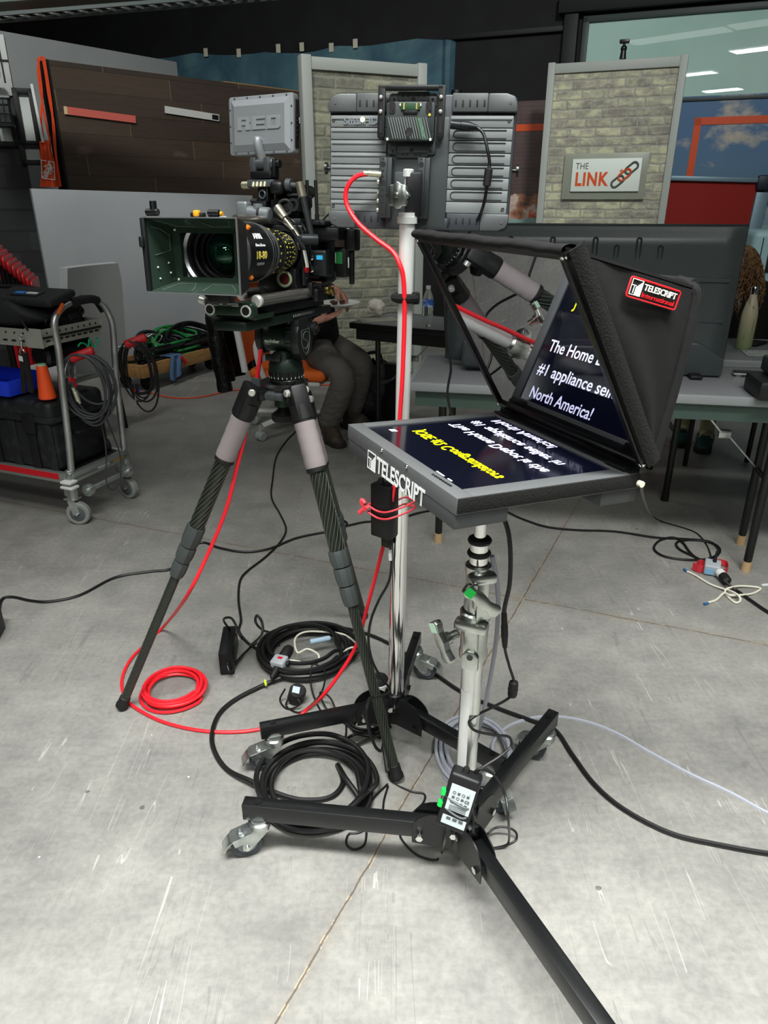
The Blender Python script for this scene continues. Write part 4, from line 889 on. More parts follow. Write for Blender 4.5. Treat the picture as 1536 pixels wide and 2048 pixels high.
# ================================================================ the two rolling stands
def caster(parent, top, yaw, r=.0375, brake=True, s=1.0):
    """swivel caster under point top (the arm's underside); wheel trails towards yaw"""
    f = rz((top.x, top.y, 0), yaw); H = top.z; b = B(f)
    b.cyl((0, 0, H-.004), (0, 0, H), .022); b.lathe([(0, H-.026), (.016, H-.027), (.025, H-.020), (.026, H-.010), (.018, H-.004), (0, H-.004)], n=24)
    b.cyl((0, 0, H-.028), (0, 0, H-.02), .024)
    for s_ in (-1, 1):
        b.prism([(-.018, H-.028), (.022, H-.028), (.044, r+.012), (.045, r-.006), (.035, r-.012), (.024, r-.006)], .003, Matrix.Translation((0, s_*.0185+.0015, 0)) @ Matrix.Rotation(R(90), 4, 'X'))
    b.box((.002, 0, H-.030), (.042, .038, .004), .001)
    cs = b.done('caster_fork', zinc, parent)
    b = B(f); c = V((.034, 0, r))
    b.lathe([(r*.62, -.011), (r*.93, -.012), (r, -.008), (r, .008), (r*.93, .012), (r*.62, .011)], c, (0, 1, 0), 32); b.done('tyre', mat('grey_rubber', '#3e4346', .55), cs)
    b = B(f); b.lathe([(0, -.010), (.010, -.012), (r*.5, -.007), (r*.64, -.011), (r*.64, .011), (r*.5, .007), (.010, .012), (0, .010)], c, (0, 1, 0), 28); b.done('hub', mat('grey_hub', '#8f9498', .4), cs)
    b = B(f); b.cyl(c+V((0, -.024, 0)), c+V((0, .024, 0)), .0055, n=12); b.done('axle_bolt', chrome, cs)
    if brake:
        b = B(f)
        b.prism([(-.019, 0), (.019, 0), (.019, .05), (.012, .056), (-.012, .056), (-.019, .05)], .003, Matrix.Translation((.018, 0, H-.030)) @ Matrix.Rotation(R(16), 4, 'Y') @ Matrix.Rotation(R(-90), 4, 'Z'))
        for s_ in (-1, 1): b.box((.043, s_*.0195, H-.045), (.045, .002, .018), m=Matrix.Rotation(R(16), 4, 'Y'))
        b.grid(lambda u, v: V((.062+.026*v, -.017+.034*u, H-.046-.006*v-.022*v*v)), 6, 8, .003)
        b.box((.046, 0, H-.034), (.012, .022, .012), .003)
        b.done('brake_pedal', zinc, cs)
    return cs
def rolling_base(t, c, angs, lens, arm_z, aw, ah, casts, hubz):
    for a, L in zip(angs, lens):
        d = V((math.cos(R(a)), math.sin(R(a)), 0)); s_ = V((-d.y, d.x, 0)); c0 = V((c.x, c.y, 0))
        b = B(); p0, p1 = c0+d*.055+V((0, 0, arm_z)), c0+d*L+V((0, 0, arm_z)); b.bar(p0, p1, aw, ah, bev=.002)
        b.done('leg_arm', black_paint, t)
        b = B(); b.cyl(p1-d*.035+V((0, 0, ah/2)), p1-d*.035+V((0, 0, ah/2+.002)), .008, n=16); b.done('leg_bolt_hole', steel_dark, t)
        b = B(); pl = []
        for k in range(15): q = R(-10+200*k/14); pl.append((.052*math.cos(q), .052*math.sin(q)))
        pl += [(-.05, -.045), (.05, -.035)]
        for k in (-1, 1):
            m = frame(c0+d*.062+s_*(k*(aw/2+.003)-.0015)+V((0, 0, arm_z-.002)), x=d, y=V((0, 0, 1)))
            b.prism(pl, .003, m)
        hp = b.done('hinge_plate', black_metal, t)
        for (dx, dz) in ((.02, .004), (.095, -.012)):
            q = c0+d*(.0+dx)+V((0, 0, arm_z+dz)); b = B()
            b.cyl(q-s_*(aw/2+.010), q+s_*(aw/2+.010), .0055, n=12); b.cyl(q-s_*(aw/2+.008), q-s_*(aw/2+.014), .0085, n=6); b.cyl(q+s_*(aw/2+.008), q+s_*(aw/2+.014), .0085, n=6); b.done('hinge_bolt', chrome, hp)
    b = B(); b.cyl((c.x, c.y, arm_z-.05), (c.x, c.y, hubz), .028, bev=.003, n=24)
    for a in angs:
        d = V((math.cos(R(a)), math.sin(R(a)), 0)); b.bar(V((c.x, c.y, 0))+d*.035+V((0, 0, arm_z-.045)), V((c.x, c.y, 0))+d*.035+V((0, 0, hubz-.01)), .026, .022, up=d, bev=.002)
    b.done('hub_sleeve', black_paint, t)
    for a, L, yaw in casts:
        d = V((math.cos(R(a)), math.sin(R(a)), 0)); p = V((c.x, c.y, 0))+d*(L-.035); p.z = arm_z-ah/2
        caster(t, p, yaw)
def wing_knob(parent, p, out, up, m=None, s=1.0, name='wing_knob', col=None):
    f = frame(p, x=up, z=out); b = B(f)
    b.cyl((0, 0, -.012*s), (0, 0, .02*s), .008*s); b.cyl((0, 0, .008*s), (0, 0, .022*s), .012*s)
    pts = [(-.042, -.008), (-.036, -.014), (-.018, -.009), (0, -.013), (.018, -.009), (.036, -.014), (.042, -.008), (.04, .008), (.03, .012), (.016, .008), (0, .013), (-.016, .008), (-.03, .012), (-.04, .008)]
    b.prism([(x*s, y*s) for x, y in pts], .014*s, z0=.018*s, bev=.002*s)
    k = b.done(name, m or zinc, parent)
    if col:
        b = B(f); b.box((.030*s, 0, .0335*s), (.018*s, .016*s, .001)); b.done('tape_patch', col, k)
    return k
# ---- prompter stand
PC = V((.176, 1.178, 0))
st = thing('prompter_stand', 'steel rolling stand with black arms nearest the viewer, carrying the prompter', 'stand', Matrix.Translation(PC))
rolling_base(st, PC, (173, 53, -65), (.505, .475, .60), .128, .030, .045, ((173, .505, 197), (53, .475, 152), (-65, .60, 200)), .185)
tube_m = mat('brushed_tube', '#e0e2de', .26, .92, noise=(9, '#cdd0cc', .4, .65))
b = B(); b.cyl(PC+V((0, 0, .15)), PC+V((0, 0, .63)), .0215, n=32); b.done('lower_tube', tube_m, st)
b = B(); b.cyl(PC+V((0, 0, .60)), PC+V((0, 0, .80)), .0165, n=28); b.done('middle_tube', chrome, st)
b = B(); b.cyl(PC+V((0, 0, .78)), PC+V((0, 0, .945)), .0115, n=24); b.done('top_spigot', chrome, st)
def collar(z0, z1, r, yaw, cl, name='clamp_collar'):
    f = rz((PC.x, PC.y, 0), yaw); b = B(f)
    b.lathe([(.012, z0), (r*1.08, z0), (r*1.1, z0+.012), (r*1.02, z0+.02), (r*1.02, z1-.025), (r*1.15, z1-.014), (r*1.15, z1-.003), (r, z1), (.012, z1)], n=32)
    b.box((0, -r*.9, (z0+z1)/2), (.030, r*.9, (z1-z0)*.8), .005, seg=3); b.box((0, -r*1.05, z1-.02), (r*2.5, r*1.1, .020), .006)
    b.prism([(-.016, 0), (.016, 0), (.016, .03), (.008, .042), (-.008, .042), (-.016, .03)], .012, Matrix.Translation((.004, -r*1.35, z0-.008)) @ Matrix.Rotation(R(90), 4, 'X') @ Matrix.Translation((0, 0, -.006)), .002)
    c_ = b.done(name, mat('cast_aluminium', '#c2c6c0', .28, 1.0, noise=(25, '#a9aea8', .4, .7)), st)
    b = B(f); b.cyl((.004, -r*1.35-.008, z0+.022), (.004, -r*1.35+.008, z0+.022), .006); b.done('pivot_bolt', steel_dark, c_)
    return c_
collar(.595, .70, .026, -22, None); collar(.705, .80, .0215, 14, None)
wing_knob(st, PC+V((-.045, -.022, .655)), V((-.82, -.55, .0)), V((-.35, .3, .9)), MATS['cast_aluminium'], 1.05, col=mat('pale_green_paint', '#b9dcc0', .5))
wing_knob(st, PC+V((-.004, -.042, .755)), V((.1, -1, .15)), V((-.72, 0, .62)), MATS['cast_aluminium'], 1.0, col=green_tape)
for z in (.822, .848):
    b = B(); b.torus(PC+V((0, 0, z)), (0, 0, 1), .0165, .006, 28, 8); b.done('rubber_ring', black_rubber, st)
b = B(); b.cyl(PC+V((0, 0, .80)), PC+V((0, 0, .845)), .0175, bev=.002); b.done('spigot_collar', chrome, st)
b = B(); b.lathe([(.0218, .22), (.0218, .52)], PC, (0, 0, 1), 10, arc=60, a0=200); b.done('white_label', white_plastic, st)
# power brick strapped to the foot of the prompter stand
bf = frame(PC+V((-.036, -.075, .172)), x=(.93, .15, .32), z=(-.30, .25, .90)); 
q0, q1 = AY(932, 1556, 1.115), AY(906, 1640, 1.100)
ax = (q0-q1).normalized(); xx = V((.95, -.28, 0)); bf = frame((q0+q1)/2, z=ax, x=xx-ax*xx.dot(ax))
pb = thing('power_adapter', 'black power adapter with white rating label strapped to the prompter stand foot', 'power adapter', bf)
b = B(bf); b.box((0, 0, 0), (.064, .038, (q0-q1).length+.026), .007, seg=3); b.done('adapter_body', black_plastic, pb)
b = B(bf); b.box((.002, -.0194, .012), (.050, .001, .060)); b.box((.002, -.0194, -.042), (.050, .001, .020)); lb = b.done('rating_label', mat('label_grey', '#b9c4c4', .5), pb)
b = B(bf)
for k in range(3):
    for i in range(4): b.box((-.013+.0095*i, -.0202, .024-.011*k), (.006, .0006, .006), .001) if (i+k) % 2 else b.torus((-.013+.0095*i, -.0204, .024-.011*k), (0, 1, 0), .003, .0006, 12, 4)
for k in range(4): b.box((.002, -.0202, -.008-.0035*k+.001), (.036, .0006, .0012))
for i in range(3): b.box((-.01+.013*i, -.0202, -.037), (.009, .0006, .006))
b.text('CE', .009, Matrix.Translation((.016, -.0204, .012)) @ Matrix.Rotation(R(90), 4, 'X'), .0006)
b.done('label_print', grey_plastic, lb)
for z in (.012, -.016):
    b = B(bf); b.cyl((-.034, -.012, z-.006), (-.034, -.012, z+.006), .0065); b.done('green_bead', green_tape, pb)
b = B(bf); b.tube([(-.034, -.014, .01), (-.01, -.021, .004), (.02, -.021, .000), (.029, 0, -.002), (.0, .022, 0), (-.03, .012, 0), (-.034, -.01, -.014), (-.008, -.021, -.022), (.02, -.021, -.024), (.029, -.003, -.01)], .0022, 6); b.done('bungee_cord', grey_plastic, pb)
b = B(bf); b.cyl((-.004, 0, .052), (-.004, 0, .075), .011, .006); b.cyl((.012, -.004, .052), (.012, -.004, .062), .005); b.done('plug', black_rubber, pb)
# ---- monitor stand
MC = V((.030, 1.61, 0)); MT = V((.049, 1.61, 1.40))
ms = thing('monitor_stand', 'chrome rolling stand with black arms carrying the field monitor', 'stand', Matrix.Translation(MC))
rolling_base(ms, MC, (-163, 77, -42), (.375, .345, .36), .128, .026, .040, ((-163, .375, 195), (77, .345, -15), (-42, .36, -62)), .175)
zp = lambda z: MC+(MT-MC)*(z/1.40)
b = B(); b.cyl(zp(.13), zp(.905), .0215, n=32); b.done('lower_tube', chrome, ms)
b = B(); b.cyl(zp(.88), zp(1.385), .0165, n=28); b.done('upper_tube', mat('satin_tube', '#e2e4e1', .4, .35), ms)
b = B(); b.lathe([(.017, 0), (.027, 0), (.028, .012), (.024, .02), (.025, .045), (.019, .05), (.017, .05)], zp(.885), MT-MC, 28); b.box(zp(.905)+V((-.02, -.02, 0)), (.03, .03, .03), .006); b.done('clamp_collar', MATS['cast_aluminium'], ms)
wing_knob(ms, zp(.905)+V((-.055, -.04, -.004)), V((-.5, -.8, .1)), V((-.75, .2, .65)), MATS['cast_aluminium'], .9, col=mat('pale_green_paint'))
b = B(); b.cyl(zp(1.375), zp(1.388), .021); b.cyl(zp(1.388), zp(1.396), .018); b.done('top_ring', MATS['satin_tube'], ms)
b = B(); b.box(zp(1.43)+V((.012, .012, 0)), (.034, .045, .085), .004); b.done('mount_block', black_metal, ms)
b = B(); b.cyl(zp(1.44), zp(1.462), .008); b.cyl(zp(1.462), zp(1.478), .011, bev=.002); b.done('spigot_pin', MATS['satin_tube'], ms)
b = B(frame(zp(1.428)+V((-.018, -.03, 0)), z=(-.35, -.93, .05), x=(.93, -.35, 0))); 
pts = [((.0235+.0018*math.cos(8*a))*math.cos(a), (.0235+.0018*math.cos(8*a))*math.sin(a)) for a in [2*math.pi*k/64 for k in range(64)]]
b.prism(pts, .016, bev=.0015); b.cyl((0, 0, -.03), (0, 0, 0), .007); b.box((0, 0, .018), (.010, .010, .006), .001); b.done('star_knob', MATS['cast_aluminium'], ms)
b = B(); b.torus(zp(1.225), MT-MC, .0225, .010, 24, 8); b.box(zp(1.225)+V((.022, -.008, 0)), (.018, .014, .026), .004); b.done('velcro_tie', mat('black_velcro', '#0b0b0a', .95, bump=(300, .6, .003)), ms)
# white wheeled case foot seen behind the hub
q = G(758, 1375, .03); b = B(Matrix.Translation((q.x, q.y+.02, 0))); b.cyl((0, 0, 0), (0, 0, .035), .03); tag(b.done('tape_roll', mat('white_tape', '#cfd2d0', .6)), 'small white roll standing on floor behind the monitor stand hub', 'tape roll')
b = B(Matrix.Translation((q.x, q.y+.02, .0352))); b.torus((0, 0, .012), (0, 0, 1), .018, .011, 24, 8); tag(b.done('black_roll', black_rubber), 'small black roll on top of the white roll behind the hub', 'tape roll')
# power supply tied to the pole
f = frame(zp(.80)+V((-.035, -.018, 0)), x=(.93, -.36, 0), z=(0, 0, 1)); q0 = AY(780, 965, 1.60); q1 = AY(776, 1068, 1.60)
L = q0.z-q1.z; f = frame((q0+q1)/2+V((-.012, -.01, 0)), x=(.80, -.6, 0), z=(0, 0, 1))
ps = thing('power_supply', 'black power supply box tied to the chrome monitor stand with red cord', 'power adapter', f)
b = B(f); b.box((0, 0, 0), (.058, .034, L), .003); b.done('supply_body', mat('black_alu_box', '#101112', .42, .2), ps)
b = B(f); b.box((.008, .002, -L/2-.012), (.024, .022, .03), .004); b.done('plug', black_rubber, ps)
b = B(f); b.cyl((-.008, 0, L/2), (-.008, 0, L/2+.012), .008); b.box((.012, 0, L/2+.004), (.016, .012, .01), .002); b.done('socket', black_rubber, ps)
b = B(f)
for z in (.012, -.006): b.tube([(-.034, -.022, z), (0, -.021, z-.008), (.033, -.019, z), (.060, .02, z+.012), (.05, .058, z+.01), (.0, .045, z+.005), (-.033, .02, z), (-.034, -.02, z)], .0026, 6)
rc = b.done('red_tie', mat('red_cord', '#e8414a', .5), ps)
b = B(f); b.tube([(-.030, -.024, .006), (-.042, -.03, .014), (-.045, -.03, .026), (-.034, -.03, .02)], .0055, 6); b.tube([(-.036, -.03, .006), (-.05, -.034, -.008)], .006, 6); b.done('knot', MATS['red_cord'], rc)
# ---- field monitor (seen from the back)
SW, SH = .395, .262; FM = frame((.0766, 1.70, 1.491), x=(.985, -.17, -.018), z=(.026, .06, .998))
fmn = thing('field_monitor', 'grey ribbed field monitor seen from behind on the chrome stand', 'monitor', FM @ Matrix.Translation((0, 0, -SH/2)))
shell = mat('monitor_shell', '#797e7e', .5, .1, bump=(500, .06, .0006)); shell2 = mat('monitor_frame', '#3f4246', .4, .3)
b = B(FM); b.prism(b.rbox2(SW, SH, .016), .036, Matrix.Translation((0, .036, 0)) @ Matrix.Rotation(R(90), 4, 'X'), .004); b.done('chassis', shell2, fmn)
b = B(FM); b.box((0, .038, 0), (SW-.03, .003, SH-.05)); b.done('screen', mat('screen_glass'), fmn)
for s_ in (-1, 1):                           # side wings: ribbed panels
    x0, x1 = (-SW/2+.004, -.072) if s_ < 0 else (.062, SW/2-.006)
    n_ = 8; zt_, zb_ = SH/2-.040, -SH/2+.034; h = (zt_-zb_)/n_
    b = B(FM)
    for k in range(n_):
        z = zt_-h*(k+.5); b.box(((x0+x1)/2, -.002, z), (x1-x0, .016, h-.0016), .0012)
        if s_ < 0 or k == 0: b.box(((x0+x1)/2, -.0105, z+h*.22), (x1-x0-.004, .003, .004), .001)
    wg = b.done('ribbed_panel', shell, fmn)
    if s_ > 0:
        for k in range(1, n_-1):
            b = B(FM); z = zt_-h*(k+.5); p = []
            for i in range(9): a = R(90+180*i/8); p.append((x0+.016+.008*math.cos(a), -.0105, z+.0075*math.sin(a)))
            b.tube([(x1-.012, -.0105, z+.0075)]+p+[(x1-.012, -.0105, z-.0075)], .0011, 6, 1); b.done('rib_groove', shell2, wg)
    b = B(FM)
    for z in (zt_-.010, zb_+.010): b.torus(((x0+.006) if s_ < 0 else (x1-.008), -.0108, z), (0, 1, 0), .0028, .0008, 14, 5)
    b.done('screw', steel_dark, wg)
edge_s = mat('monitor_edge', '#5d6061', .4, .3)
for s_ in (-1, 1):                           # four corner blocks and top/bottom rails
    for z_ in (1, -1):
        pts = [(0, 0), (.060, 0), (.060, .034), (.022, .034), (.006, .028), (0, .015)]
        m = Matrix.Translation((s_*SW/2, -.014, z_*SH/2-z_*.0345)) @ Matrix.Diagonal((-s_, 1, z_, 1)) @ Matrix.Rotation(R(90), 4, 'X') @ Matrix.Translation((0, 0, -.028))
        b = B(FM); b.prism(pts, .028, m, .003); b.cyl((s_*(SW/2-.014), -.0150, z_*(SH/2-.018)), (s_*(SW/2-.014), -.0135, z_*(SH/2-.018)), .003, n=12); b.done('corner_block', edge_s, fmn)
for z_ in (1, -1):
    for s_ in (-1, 1):
        xa, xb = (.060-SW/2, -.064) if s_ < 0 else (.064, SW/2-.060)
        b = B(FM); b.box(((xa+xb)/2, 0, z_*(SH/2-.017)), (abs(xb-xa), .024, .034), .002); rl = b.done('rail', shell2 if z_ < 0 else edge_s, fmn)
        for i in range(5):
            b = B(FM); b.box((xa+(xb-xa)*(i+.5)/5, -.0122, z_*(SH/2-.019)), (.0035, .0008, .013), .0004); b.done('rail_slot', black_rubber, rl)
b = B(FM); b.box((-.004, -.002, -.02), (.134, .024, SH-.045), .006); b.done('spine', mat('monitor_spine', '#464b4c', .4, .3), fmn)
b = B(FM); b.box((0, 0, -SH/2+.012), (.15, .024, .024), .003); sp_ = b.done('lower_rail', shell2, fmn)
for i in range(5): b = B(FM); b.box((-.05+.025*i, -.0122, -SH/2+.014), (.0035, .0008, .013)); b.done('rail_slot', black_rubber, sp_)
b = B(FM @ Matrix.Translation((-.128, -.0118, SH/2-.052)) @ Matrix.Rotation(R(90), 4, 'X')); b.text('SmallHD', .019, Matrix(), .001, sx=1.1, bold=.0004); b.done('lettering', mat('shell_letter', '#7e858a', .4, .2), fmn)
b = B(FM); b.cyl((-.124, -.0118, SH/2-.049), (-.124, -.0135, SH/2-.049), .0055, n=20); b.done('sticker_dot', mat('warm_white', '#eee6d0', .5), fmn)
# battery mount with two slotted side rails
BX = -.018
mp = mat('mount_plate', '#1b1d1e', .4, .3)
for grp in (((.112, .102, .026), (.114, .070, .030)), ((.026, .102, .030), (.022, .070, .034))):
    b = B(FM)
    for z, ww, hh_ in grp: b.prism(b.rbox2(ww, hh_, .007), .008, Matrix.Translation((BX+.002, -.012, z+.004)) @ Matrix.Rotation(R(90), 4, 'X'), .001)
    cp = b.done('cheese_plate', mat('cheese_plate', '#4b4f50', .42, .3), fmn)
for i, (x, z) in enumerate([(-.040, .114), (.040, .114), (-.022, .121), (-.011, .121), (.011, .121), (.022, .121), (-.030, .110), (-.021, .110), (.021, .110), (.030, .110), (0, .114), (-.040, .018), (.040, .018), (-.018, .012), (-.009, .012), (.009, .012), (.018, .012), (0, .020)]):
    b = B(FM); r = .0048 if x == 0 else .0028; b.cyl((BX+.002+x, -.0208, z+.004), (BX+.002+x, -.0202, z+.004), r, n=14); b.done('threaded_hole', black_rubber, cp)
b = B(FM); b.prism([(-.048, -.036), (.048, -.036), (.050, -.030), (.050, .034), (.036, .036), (-.036, .036), (-.050, .034), (-.050, -.030)], .022, Matrix.Translation((BX, -.022, .074)) @ Matrix.Rotation(R(90), 4, 'X'), .002); bp = b.done('battery_plate', mat('battery_plate', '#2d3332', .42, .15), fmn)
yb = -.0445
for i in range(17):
    b = B(FM); x = -.042+.0036*i*1.0; xa = BX-.046+.0052*i; b.bar((xa, yb, .082), (xa+.012, yb, .042), .0014, .0014, up=(0, 1, 0)) if xa+.012 < BX+.047 else None
    if xa+.012 < BX+.047: b.done('groove', shell, bp)
    else: b.bm.free()
b = B(FM); b.prism([(.012, .0), (.024, .0), (.038, -.042), (.026, -.042)], .0012, Matrix.Translation((BX, yb+.0006, .082)) @ Matrix.Rotation(R(90), 4, 'X')); b.done('green_stripe', mat('dark_green', '#23472f', .5), bp)
b = B(FM @ Matrix.Translation((BX+.0245, yb-.0012, .062)) @ Matrix.Rotation(R(90), 4, 'X') @ Matrix.Rotation(R(-72), 4, 'Z')); b.text('anton/bauer', .0075, Matrix(), .0008); b.done('lettering', mat('pale_green_print', '#8fb09a', .5), bp)
b = B(FM); b.box((BX, yb-.001, .101), (.040, .004, .014), .001); sk = b.done('contact_socket', mat('dark_green'), bp)
for x in (-.013, .013): b = B(FM); b.box((BX+x, yb-.0035, .101), (.003, .002, .012)); b.done('gold_contact', brass, sk)
b = B(FM); b.box((BX, yb-.001, .0905), (.030, .003, .007), .001); b.done('contact_cover', mp, bp)
for x in (-.038, .038):
    b = B(FM); b.prism(b.rbox2(.013, .022, .005), .0012, Matrix.Translation((BX+x, yb+.0002, .099)) @ Matrix.Rotation(R(90), 4, 'X')); b.bar((BX+x-.003, yb-.0016, .106), (BX+x+.003, yb-.0016, .093), .003, .001, up=(0, 1, 0)); b.done('keyhole', black_rubber, bp)
b = B(FM); b.cyl((BX-.001, yb-.0012, .056), (BX-.001, yb+.001, .056), .007, n=20); b.box((BX-.002, yb-.0004, .046), (.006, .002, .014), .002); b.done('keyhole', black_rubber, bp)
for (x, z) in ((-.020, .104), (.020, .104), (-.046, .041), (.044, .041)): b = B(FM); b.cyl((BX+x, yb-.0025, z), (BX+x, yb+.001, z), .0028, n=12); b.done('screw', mat('bright_screw', '#e2e2da', .3, .6), bp)
b = B(FM); b.cyl((BX+.040, yb-.0016, .086), (BX+.040, yb+.0005, .086), .0026, n=14); b.done('yellow_dot', mat('yellow_dot', '#d9c83a', .5), bp)
b = B(FM); b.box((BX-.001, -.030, SH/2+.006), (.136, .012, .010), .003)
for s_ in (-1, 1):
    x = BX+s_*.062
    b.prism([(x-.0075, .04), (x+.0075, .04)]+[(x+.0075*math.cos(R(-180*k/8)), -.052+.0075*math.sin(R(-180*k/8))) for k in range(9)], .010, Matrix.Translation((0, -.026, SH/2-.030)) @ Matrix.Rotation(R(90), 4, 'X'), .001)
br = b.done('slotted_bracket', mp, fmn)
for s_ in (-1, 1):
    x = BX+s_*.062; b = B(FM); b.prism(b.rbox2(.0055, .072, .0027), .001, Matrix.Translation((x, -.0362, SH/2-.042)) @ Matrix.Rotation(R(90), 4, 'X')); b.done('slot', black_rubber, br)
    for z in (.012, .038): b = B(FM); b.ball((x-.001, -.038, SH/2-z), .0042); b.done('screw', MATS['bright_screw'], br)
# two vertical mounting rails
for x in (-.079, .002):
    b = B(FM); b.box((x+.006, -.024, -.051), (.016, .026, .118), .001); b.box((x+.018, -.022, -.051), (.012, .024, .118), .001); ra = b.done('mounting_rail', mat('rail_face', '#393d3e', .35, .4), fmn)
    for z, r in ((-.005, .0055), (-.041, .0058), (-.098, .0058), (.005, .0018), (-.018, .0025), (-.029, .0025), (-.054, .0025), (-.066, .0025), (-.078, .0025), (-.088, .0018)):
        b = B(FM); b.cyl((x+.006, -.0376, z), (x+.006, -.0368, z), r, n=16); b.done('rail_hole', black_rubber, ra)
b = B(FM); b.prism([(-.050, .0), (.020, .0), (.020, -.05), (.010, -.062), (.002, -.10), (-.032, -.10), (-.040, -.062), (-.050, -.05)], .010, Matrix.Translation((.0, -.014, -.018)) @ Matrix.Rotation(R(90), 4, 'X'), .002); b.done('back_plate', MATS['monitor_spine'], fmn)
# knobs at the sides, connectors
for s_ in (-1, 1): b = B(FM); b.cyl((s_*SW/2, .01, -.01), (s_*(SW/2+.008), .01, -.01), .004); b.cyl((s_*(SW/2+.008), .01, -.01), (s_*(SW/2+.013), .01, -.01), .012, n=16); b.done('side_knob', steel_dark, fmn)
b = B(FM); b.cyl((.07, .01, SH/2), (.07, .01, SH/2+.008), .012, n=16); b.done('top_knob', steel_dark, fmn)
bnc = mat('bnc_metal', '#d9d9c0', .3, .8)
for k, z in enumerate((-.038, -.058, -.075, -.094)):
    b = B(FM); b.cyl((-.072, -.016, z), (-.088, -.016, z), .0048, n=14); b.torus((-.083, -.016, z), (1, 0, 0), .005, .0014, 16, 5); b.done('bnc_socket', bnc, fmn)
# ---- the prompter ------------------------------------------------------------------------
S_ = .93
def SCL(p): return EYE+(V(p)-EYE)*S_
PA = SCL((-.0756, 1.4455, .9889)); PU = V((.4366, -.8996, -.0114)).normalized(); PN = PU.cross(V((.8901, .4528, -.052))).normalized(); PV = PN.cross(PU)
PF = frame(PA, x=PU, y=PV, z=PN); U_, W_ = .44*S_, .394*S_
def PL(px, py, axis, val):                   # pixel -> local point on the plane local[axis] = val
    n = PF.to_3x3() @ V([1 if i == axis else 0 for i in range(3)]); p0 = PF @ V([val if i == axis else 0 for i in range(3)])
    return PF.inverted() @ ONP(px, py, p0, n)
pt = thing('teleprompter', 'black teleprompter with tilted mirror glass, hood and text screen on the nearest stand', 'teleprompter', Matrix.Translation(PF @ V((U_/2, W_/2, -.10))))
case = mat('prompter_case', '#595b5c', .45, .1, bump=(600, .08, .0006)); case_d = mat('prompter_case_dark', '#3d3f40', .5)
sc = [PL(735, 854, 2, 0), PL(993, 829, 2, 0), PL(1223, 938, 2, 0), PL(924, 978, 2, 0)]
sx0, sx1 = (sc[0].x+sc[1].x)/2, (sc[2].x+sc[3].x)/2; sy0, sy1 = (sc[0].y+sc[3].y)/2, (sc[1].y+sc[2].y)/2
b = B(PF)                                    # bezel frame around the screen
for (c, d) in (((U_/2, sy0/2, -.014), (U_, sy0, .028)), ((U_/2, (sy1+W_)/2, -.014), (U_, W_-sy1, .028)), ((sx0/2, (sy0+sy1)/2, -.014), (sx0, sy1-sy0, .028)), (((sx1+U_)/2, (sy0+sy1)/2, -.014), (U_-sx1, sy1-sy0, .028))): b.box(c, d, .0012)
b.done('bezel', case, pt)
b = B(PF); b.box((U_/2, .050, -.040), (U_-.004, .098, .026), .002); b.box((U_/2, W_-.040, -.040), (U_-.004, .078, .026), .002); b.box((U_/2, W_/2, -.034), (U_-.06, W_-.02, .012), .002); b.done('lower_case', case_d, pt)
b = B(PF); b.box((U_/2, W_/2-.05, -.062), (.11, .12, .045), .006); b.cyl(PF.inverted() @ (PC+V((0, 0, .92))), PF.inverted() @ (PC+V((0, 0, .98))), .02); b.done('mount_plate', black_metal, pt)
b = B(PF); b.box((U_+.001, W_/2, -.013), (.004, W_-.004, .024), .001); b.done('velcro_strip', MATS['black_velcro'], pt)
scr = mat('prompter_screen', '#07080f', .10, emit='#10142e', estr=.35)
b = B(PF); b.box(((sx0+sx1)/2, (sy0+sy1)/2, -.006), (sx1-sx0, sy1-sy0, .006)); sp = b.done('screen', scr, pt)
# mirrored text: runs along x, letter tops point to the front edge
txw = mat('text_white', '#ffffff', .5, emit='#d2cfff', estr=1.25); txy = mat('text_yellow', '#ffff00', .5, emit='#f2f200', estr=.95)
def row(body, pxl, pxr, m, size, bold=.0003):
    l, r = PL(*pxl, 2, -.0028), PL(*pxr, 2, -.0028); y = (l.y+r.y)/2
    b = B(PF @ Matrix.Translation((l.x, y, -.0028)) @ Matrix.Diagonal((1, -1, 1, 1)))
    b.text(body, size, Matrix(), .0004, 'LEFT', bold)
    w_ = max((v.co-(PF @ V((l.x, y, -.0028)))).dot(PU) for v in b.bm.verts); k = (r.x-l.x)/w_
    o = PF @ V((l.x, y, -.0028))
    for v in b.bm.verts: d = (v.co-o).dot(PU); v.co += PU*d*(k-1)
    b.done('screen_text', m, sp)
row('JOSE #2 Congratulators', (829, 861), (1006, 955), txy, .0345)
row('The Home Depot is the', (900, 848), (1099, 942), txw, .0345)
row('#1 appliance seller in', (941, 843), (1128, 928), txw, .0345)
row('North America!', (984, 841), (1114, 894), txw, .0345)
b = B(PF); q = PL(787, 861, 2, -.0028)
for k in range(3): b.bar(V((q.x-.008+.005*k, q.y-.006, -.0026)), V((q.x-.004+.005*k, q.y+.006, -.0026)), .002, .0004)
b.done('screen_text', txw, sp)
